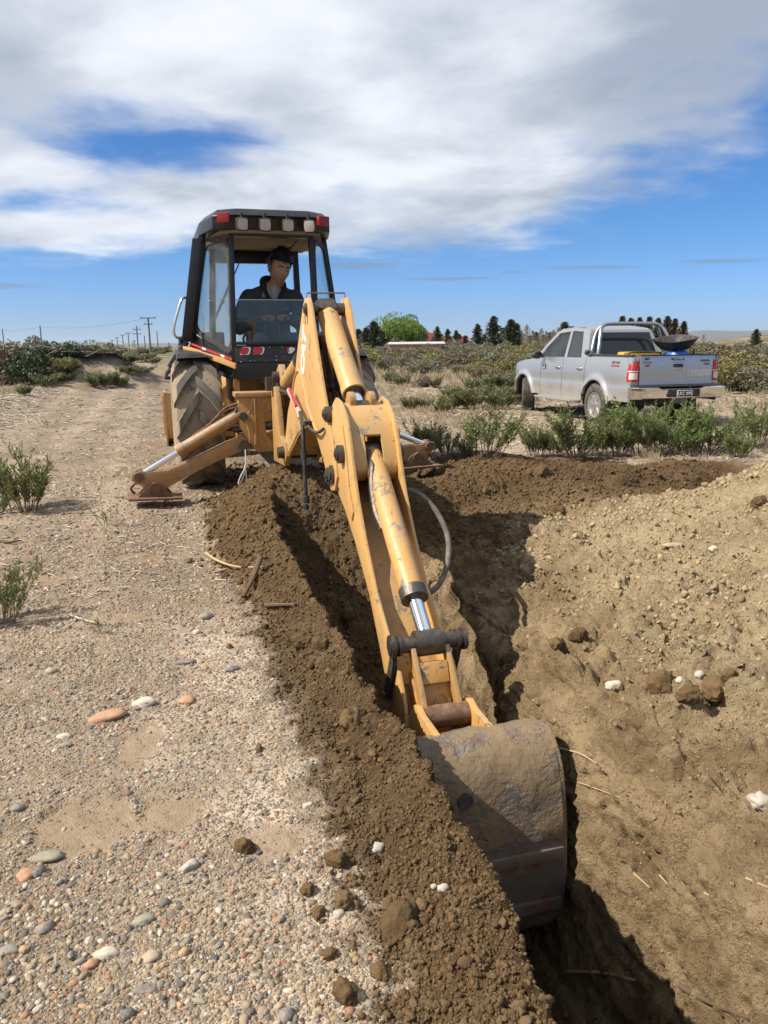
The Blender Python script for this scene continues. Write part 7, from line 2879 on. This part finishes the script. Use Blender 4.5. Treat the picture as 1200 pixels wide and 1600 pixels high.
for k, (px, top) in enumerate(((970, 494), (983, 497), (997, 496), (1012, 495), (1026, 497), (1040, 494), (1052, 498), (1066, 502))):
    tree('conr%d' % (k % 3), px, top, 82, 'brownish conifer behind the pickup roll bar, %s of the row' % ('leftmost', 'second from left', 'third from left', 'fourth from left', 'fifth from left', 'sixth from left', 'second from right', 'rightmost')[k], 'tree', 'brownish conifers behind the pickup', 1.2)
for k, (px, top) in enumerate(((822, 506), (832, 515), (845, 512), (853, 516), (864, 514), (872, 510), (1098, 522))):
    tree('poplar%d' % (k % 2), px, top, 98, 'bare grey poplar left of the pickup cab, %s' % ('tallest and leftmost', 'second', 'third', 'fourth', 'fifth', 'last before the conifers')[k] if k < 6 else 'bare grey poplar above the black tray', 'tree', 'bare poplars', 1.3)

# ---- grass and litter
def tuft(seed, n=26, h=.22, spread=.10, w=.004):
    r = np.random.default_rng(seed)
    b = np.stack([r.normal(0, spread * .4, n), r.normal(0, spread * .4, n), np.zeros(n)], 1)
    d = unit(np.stack([r.normal(0, .45, n), r.normal(0, .45, n), np.ones(n)], 1)) * (h * r.uniform(.4, 1, n))[:, None]
    V = unit(np.cross(d, r.normal(size=(n, 3)))) * w
    return quads_mesh('tuft', b + d * .5, d * .5, V, M_STRAW)


r = np.random.default_rng(51)
n = 26000
d = 9.5 * (75 / 9.5) ** r.random(n)
az = r.uniform(-.62, .62, n)
x, y = d * np.sin(az), d * np.cos(az)
w, b = xy_to_wb(x, y)
pn_ = fbm(x * .35, y * .35, o=3)
k = (((w > 3.0) & (grid_at(GSOIL, w, b) < .3)) & (r.random(n) < np.clip(.35 + .9 * pn_, 0.03, 1))) | ((w < -5.2) & (r.random(n) < np.clip(.25 + .8 * pn_, 0, 1)))
# open patch where the pickup stands
k &= ~((np.hypot(x - 5.0, y - 16.0) < 3.6) & (r.random(n) < .8)) & ~((w > 3) & (y < 13.2) & (r.random(n) < .75))
x, y, d, w, b = x[k], y[k], d[k], w[k], b[k]
n = len(x)
s = r.uniform(.5, 1.3, n) * np.clip(d / 18, .8, 2.2)
scatter('dry_grass', [tuft(400 + i) for i in range(4)], np.stack([x, y, grid_at(GZ, w, b)], 1), np.stack([np.zeros(n), np.zeros(n), r.uniform(0, 6.28, n)], 1), np.repeat(s[:, None], 3, 1), M_STRAW, 'dry straw-coloured grass over the field')
print('tufts', n)


def chip(seed):
    r = np.random.default_rng(seed)
    mb = MB()
    mb.tube([(-.5, 0, 0), (0, r.uniform(-.1, .1), .03), (.5, 0, 0)], [.05, .07, .02], 4)
    return mb.mesh('chip', M_TWIGP)


n = 60000
d = 5.0 * (40 / 5.0) ** r.random(n)
az = r.uniform(-.64, .62, n)
x, y = d * np.sin(az), d * np.cos(az)
w, b = xy_to_wb(x, y)
k = ((w < -4.0 + .6 * fbm(x * .5, y * .5, o=2)) & (r.random(n) < .9)) | ((w > 2.6) & (grid_at(GSOIL, w, b) < .3) & (r.random(n) < .55)) | ((w < -.8) & (b < 4.5) & (grid_at(GSOIL, w, b) < .3) & (r.random(n) < .22))
x, y, d, w, b = x[k], y[k], d[k], w[k], b[k]
n = len(x)
s = r.uniform(.03, .13, n) * np.clip(d / 12, .7, 1.8)
scatter('twig_litter', [chip(420 + i) for i in range(4)], np.stack([x, y, grid_at(GZ, w, b) + .012], 1), np.stack([r.normal(0, .15, n), r.normal(0, .2, n), r.uniform(0, 6.28, n)], 1), np.repeat(s[:, None], 3, 1), M_TWIGP, 'pale twigs and bark chips littering the ground')
# ------------------------------------------------------------------ buildings, poles, sticks, far land
M_BRICK = simple('brick_wall', (.42, .20, .13), .9, var=.15, scale=8)
M_WROOF = simple('white_sheet_roof', (.50, .50, .49), .5, var=.06)
M_RROOF = simple('red_sheet_roof', (.17, .012, .018), .5, var=.12)
M_PALEW = simple('pale_wall', (.55, .52, .47), .9, var=.08)
M_POLE = simple('weathered_pole', (.16, .13, .11), .9, var=.2, scale=4)
M_DARKW = simple('dark_window', (.02, .022, .026), .2)


def far_frame(px, d):
    x, y = far_at(px, d)
    return x, y, gz(x, y)


x, y, z = far_frame(650, 88)
sh = empty('low_shed', (x, y, z), R_(-2), 'low brick shed with a white sheet roof in front of the willow', 'shed')
hz = top_h(650, 534, 88, x, y)
mb = MB(); mb.box((-.2, 0, (hz - .30) / 2), (5.9, 4.2, hz - .30)); wl = mb.build('wall', M_BRICK, sh)
mb = MB(); mb.hexa([(-3.1, -2.2, hz - .28), (3.2, -2.2, hz - .28), (3.2, 2.2, hz - .08), (-3.1, 2.2, hz - .08)], [(-3.1, -2.2, hz - .20), (3.2, -2.2, hz - .20), (3.2, 2.2, hz), (-3.1, 2.2, hz)]); mb.build('roof', M_WROOF, sh)
mb = MB(); mb.box((-.3, -2.02, (hz - .5) * .6), (2.2, .06, (hz - .5) * .55)); mb.build('opening', M_DARKW, wl)
x, y, z = far_frame(693, 92)
sh2 = empty('lean_to', (x, y, z), R_(-4), 'small lean-to with a white sloping roof right of the brick shed', 'shed')
h2 = top_h(693, 537, 92, x, y)
mb = MB(); mb.box((0, 0, (h2 - .5) / 2), (2.6, 2.6, h2 - .5)); mb.build('wall', M_PALEW, sh2)
mb = MB(); mb.hexa([(-1.9, -1.5, h2 - .05), (2.0, -1.5, h2 - .5), (2.0, 1.5, h2 - .5), (-1.9, 1.5, h2 - .05)], [(-1.9, -1.5, h2 + .03), (2.0, -1.5, h2 - .42), (2.0, 1.5, h2 - .42), (-1.9, 1.5, h2 + .03)]); mb.build('roof', M_WROOF, sh2)
x, y, z = far_frame(690, 128)
hs = empty('red_roofed_house', (x, y, z), R_(-3), 'house with a dark red sheet roof right of the willow', 'house')
h3 = top_h(678, 521, 128, x, y)
mb = MB(); mb.box((0, 0, (h3 - 1.2) / 2), (7.6, 5.5, h3 - 1.2)); hw = mb.build('wall', M_PALEW, hs)
mb = MB(); mb.prism([(-3.2, h3 - 1.25), (0, h3), (3.2, h3 - 1.25), (3.2, h3 - 1.15), (0, h3 + .1), (-3.2, h3 - 1.15)], lambda u, v, t: Vector((t, u, v)), -4.3, -1.0)
mb.prism([(-3.2, h3 - 1.75), (0, h3 - .55), (3.2, h3 - 1.75), (3.2, h3 - 1.65), (0, h3 - .45), (-3.2, h3 - 1.65)], lambda u, v, t: Vector((t, u, v)), -1.0, 4.3); mb.build('roof', M_RROOF, hs)
for k, xx in enumerate((-2.8, 0, 2.6)):
    mb = MB(); mb.box((xx, -2.78, 1.35), (.9, .06, .9)); mb.build('window', M_DARKW, hw)

# utility poles along the track
poles = [(7, 514, 0, 'leftmost utility pole rising behind the brown bush'), (66, 509, 0, 'single utility pole rising behind the thicket'), (171, 534, 0, 'faintest short pole at the left of the distant line'), (176, 532, 1, 'short distant pole, second in the line'), (184, 527, 1, 'distant pole left of the close trio'), (193, 523, 1, 'distant pole, first of the close trio'),
         (202, 520, 1, 'distant pole, tallest of the close trio'), (208, 534, 0, 'short far pole right of the trio'), (211, 532, 1, 'short far pole beside the double-armed one'), (216, 509, 2, 'utility pole with two crossarms'), (227, 524, 0, 'bare pole between the double-armed and the T-topped poles'), (235, 496, 3, 'nearest and tallest utility pole with a T-shaped top'),
         (247, 517, 0, 'utility pole right of the T-topped one'), (264, 535, 0, 'far pole beside the backhoe door')]
PH = 6.6
ptop = {}
for px, top, arms, lab in poles:
    hor = 541.5
    d = 1200 * (PH - CAM_Z) / (hor - top)
    x, y, z = far_frame(px, d)
    h = top_h(px, top, d, x, y)
    o = empty('utility_pole', (x, y, z), R_(8), lab, 'pole', 'utility poles along the track')
    k = max(1.0, d / 240)
    mb = MB(); mb.tube([(0, 0, 0), (0, 0, h)], [.17 * k, .12 * k], 8); mb.build('post', M_POLE, o)
    lv = {0: [], 1: [.97], 2: [.86, .70], 3: [.985, .82]}[arms]
    for j, t in enumerate(lv):
        L = (1.5, 1.5, 1.5)[j] * (1.4 if arms == 3 and j == 0 else 1) * (.7 if arms == 3 and j == 1 else 1)
        mb = MB(); mb.box((0, -.15, h * t), (L * 1.2, .14 * k, .14 * k)); ar = mb.build('crossarm', M_POLE, o)
        for s in (-1, 1):
            mb = MB(); mb.cyl((s * L * .52, -.15, h * t + .07 * k), (s * L * .52, -.15, h * t + .25 * k), .05 * k, 6); mb.build('insulator', M_STEEL, ar)
    ptop[px] = Vector((x, y, z + h * (.97 if arms != 3 else .99)))
for a, b, sag, lab in ((7, 66, .5, 'wire from the leftmost pole to the next one'), (66, 235, .8, 'long wire above the thicket to the T-topped pole'), (247, 264, .6, 'wire from the pole right of the T-topped one into the distance'), (216, 202, .6, 'wire from the double-armed pole to the trio'), (235, 216, .6, 'wire between the T-topped and the double-armed poles')):
    A, B_ = ptop[a], ptop[b]
    pts = [A.lerp(B_, t) - Vector((0, 0, sag * 4 * t * (1 - t))) for t in np.linspace(0, 1, 18)]
    mb = MB(); mb.tube(pts, .022, 4)
    tag(mb.build('power_wire', M_POLE), lab, 'wire', 'power wires')

# sticks and roots
def stick(name, pix, r, mat, label, cat='stick', lift=None):
    pts = []
    for k, (px, py) in enumerate(pix):
        p = on_ground(px, py)
        pts.append(p + Vector((0, 0, r + (lift[k] if lift else .004))))
    mb = MB()
    sp = spline(pts, 4 * len(pts))
    mb.tube(sp, [r * (1 - .5 * i / len(sp)) for i in range(len(sp))], 7)
    o = mb.build(name, mat)
    return tag(o, label, cat)


M_ROOT = simple('brown_root', (.12, .075, .045), .9, var=.3, scale=20, bump=.4, bscale=60)
M_ROOTP = simple('pale_root', (.42, .30, .17), .8, var=.25, scale=20)
stick('root', [(322, 866), (340, 884), (370, 894), (410, 888)], .010, M_ROOTP, 'thin pale root curving over the left earth bank', 'root', [.0, .03, .03, .0])
stick('broken_stick', [(408, 890), (396, 915), (380, 938)], .022, M_ROOT, 'thick dark stick leaning on the left earth bank', 'stick', [.06, .03, .0])
stick('broken_stick', [(415, 950), (440, 949), (462, 949)], .014, M_ROOT, 'short dark stick lying level on the left earth bank', 'stick')
stick('bare_stick', [(887, 1549), (940, 1541), (990, 1541)], .009, M_ROOTP, 'pale bare stick reaching across the shaded trench floor', 'stick', [.10, .06, .02])
stick('bare_stick', [(1063, 1547), (1105, 1570), (1170, 1598)], .012, M_ROOT, 'dark twig on the trench slope at the bottom right', 'stick')
stick('root', [(845, 1222), (900, 1232), (970, 1252)], .004, M_ROOTP, 'thin pale root hanging from the trench wall right of the bucket', 'root', [.03, .03, .01])
stick('dry_stick', [(0, 848), (16, 850), (33, 847)], .012, M_ROOT, 'brown stick at the left picture edge', 'stick')
stick('dry_stick', [(110, 964), (140, 974), (165, 978)], .008, M_TWIGP, 'straight dry stalk on the gravel at mid left', 'stick')
stick('dry_stick', [(1185, 600), (1192, 612), (1200, 626)], .03, M_TWIGP, 'pale leaning stalk right of the pickup at the picture edge', 'stick')
stick('dry_stick', [(875, 1172), (905, 1180), (932, 1196)], .005, M_ROOTP, 'short straw stem on the trench wall right of the bucket', 'stick')
for i, (a, b_) in enumerate((((1030, 1370), (1043, 1384)), ((1100, 1398), (1112, 1405)), ((1165, 1375), (1200, 1390)), ((990, 1367), (1015, 1390)))):
    stick('straw', [a, ((a[0] + b_[0]) / 2, (a[1] + b_[1]) / 2), b_], .004, M_ROOTP, ('straw piece in the slope right of the trench shadow', 'straw piece on the lower right slope', 'pale root at the right edge of the slope', 'dark-side straw beside the first straw piece')[i], 'straw')

# brush pile and torn white plastic right of the pickup
p = on_ground(1140, 612)
bpile = empty('brush_pile', p, 0, 'heap of pale dead branches right of the pickup', 'brush pile')
br_ = random.Random(8)
mb = MB()
for k in range(90):
    a = br_.uniform(0, 6.28)
    c = Vector((br_.gauss(0, .75), br_.gauss(0, .5), abs(br_.gauss(.12, .16))))
    d = Vector((math.cos(a), math.sin(a), br_.uniform(-.25, .5))) * br_.uniform(.25, .6)
    mb.tube([c - d, c + Vector((0, 0, br_.uniform(0, .08))), c + d], [.014, .012, .004], 5)
bo_ = mb.build('branches', M_TWIGP, bpile, weld=False)
bo_['kind'] = 'stuff'
xb, yb = -11.0, 29.2
bp2 = empty('brush_pile', (xb, yb, gz(xb, yb) - .05), .5, 'heap of grey dead branches on top of the earth pile left of the track', 'brush pile')
ch = child('branches', bo_.data, bp2)
ch['kind'] = 'stuff'
ch.scale = (.9, .9, .8)
p = on_ground(1157, 604)
mb = MB()
rows = []
for i in range(7):
    rows.append([Vector((-.2 + .4 * i / 6 + .05 * math.sin(k * 1.3), .10 * math.sin(i * 1.2 + k), .04 + .50 * k / 5 * (.5 + .5 * i / 6) + .04 * math.sin(i * 2 + k))) for k in range(6)])
mb.grid(rows)
o = mb.build('plastic_sheet', simple('torn_white_plastic', (.78, .76, .72), .5), smooth=30, fix=False)
o.location = p
tag(o, 'torn white plastic sheet standing up from the brush pile', 'plastic')

# far hills over the plain, their blue comes from the air between
def ridge(name, d, px0, px1, prof, mat):
    """long rounded ridge far away"""
    rows = []
    n = 40
    for i in range(n + 1):
        px = px0 + (px1 - px0) * i / n
        x, y = far_at(px, d)
        hh = prof(px)
        row = []
        for k, (dd, f) in enumerate(((-.12, -.15), (-.05, .45), (-.015, .9), (0, 1.0), (.03, .85), (.1, .3), (.2, -.2))):
            row.append(Vector((x * (1 + dd), y * (1 + dd), hh * f)))
        rows.append(row)
    mb = MB(); mb.grid(rows)
    o = mb.build(name, mat, smooth=60)
    o['kind'] = 'structure'
    return o


M_HILL = simple('dry_hills', (.10, .095, .07), .95, var=.2, scale=.002)
DH = 9000
ridge('far_hills', DH, 980, 1500, lambda px: 1.55 + DH / 1200 * (15 + 3 * math.sin(px * .02) - 14 * (1 - sst(985, 1110, px)) + 5 * (px - 1100) / 300), M_HILL)
ridge('far_hills', DH, -300, 330, lambda px: 1.55 + DH / 1200 * (3.5 + 1.2 * math.sin(px * .03) + 1.5 * math.sin(px * .011)), M_HILL)

# the air: even thin haze from below the ground to above the highest thing
mb = MB()
mb.box((0, 7000, 78), (40000, 34000, 300))
hz_ = mb.build('haze', M_HILL, smooth=0)
hz_.data.materials.clear()
hm_ = bpy.data.materials.new('haze')
hm_.use_nodes = True
nt = hm_.node_tree
nt.nodes.clear()
vo = nt.nodes.new('ShaderNodeVolumePrincipled')
vo.inputs['Color'].default_value = (.72, .84, 1.0, 1)
vo.inputs['Density'].default_value = .00005
vo.inputs['Anisotropy'].default_value = 0.2
mo = nt.nodes.new('ShaderNodeOutputMaterial')
nt.links.new(vo.outputs[0], mo.inputs['Volume'])
hz_.data.materials.append(hm_)
hz_['kind'] = 'stuff'
hz_.display_type = 'WIRE'
# ------------------------------------------------------------------ every separate piece of a part becomes an object of its own
def split_islands(o):
    me = o.data
    nv = len(me.vertices)
    if nv == 0 or nv > 60000:
        return
    ed = np.empty(len(me.edges) * 2, np.int32)
    me.edges.foreach_get('vertices', ed)
    ed = ed.reshape(-1, 2)
    lab = np.arange(nv)
    while True:
        m_ = np.minimum(lab[ed[:, 0]], lab[ed[:, 1]])
        new = lab.copy()
        np.minimum.at(new, ed[:, 0], m_)
        np.minimum.at(new, ed[:, 1], m_)
        new = new[new]
        if (new == lab).all():
            break
        lab = new
    co = np.empty(nv * 3, np.float32)
    me.vertices.foreach_get('co', co)
    co = co.reshape(-1, 3)
    ids = np.unique(lab)
    if len(ids) < 2:
        return
    boxes = [(co[lab == i].min(0) - .004, co[lab == i].max(0) + .004) for i in ids]
    grp = list(range(len(ids)))

    def find(a):
        while grp[a] != a:
            a = grp[a]
        return a
    for a in range(len(ids)):
        for b in range(a):
            if (boxes[a][0] <= boxes[b][1]).all() and (boxes[b][0] <= boxes[a][1]).all():
                ra, rb = find(a), find(b)
                if ra != rb: grp[ra] = rb
    roots = sorted(set(find(a) for a in range(len(ids))))
    if len(roots) < 2:
        return
    for k, rt in enumerate(roots):
        vset = set(np.where(np.isin(lab, [ids[a] for a in range(len(ids)) if find(a) == rt]))[0].tolist())
        bm = bmesh.new()
        bm.from_mesh(me)
        bm.verts.ensure_lookup_table()
        bmesh.ops.delete(bm, geom=[v for v in bm.verts if v.index not in vset], context='VERTS')
        m2 = bpy.data.meshes.new(me.name)
        bm.to_mesh(m2)
        bm.free()
        for mt in me.materials:
            m2.materials.append(mt)
        if k == 0:
            first = m2
        else:
            c = o.copy()
            c.data = m2
            link(c)
            c.parent = o.parent
    o.data = first


def walk(o):
    for c in list(o.children):
        walk(c)
        if c.type == 'MESH' and c.name.split('.')[0] not in ('lettering', 'hair', 'foliage', 'stems', 'crown', 'stem', 'tyre', 'rim', 'branches', 'body', 'jacket', 'jeans', 'collar'):
            split_islands(c)


for top in (BH, TR, PER, bx, dr, tb_, rk, sh, sh2, hs):
    walk(top)
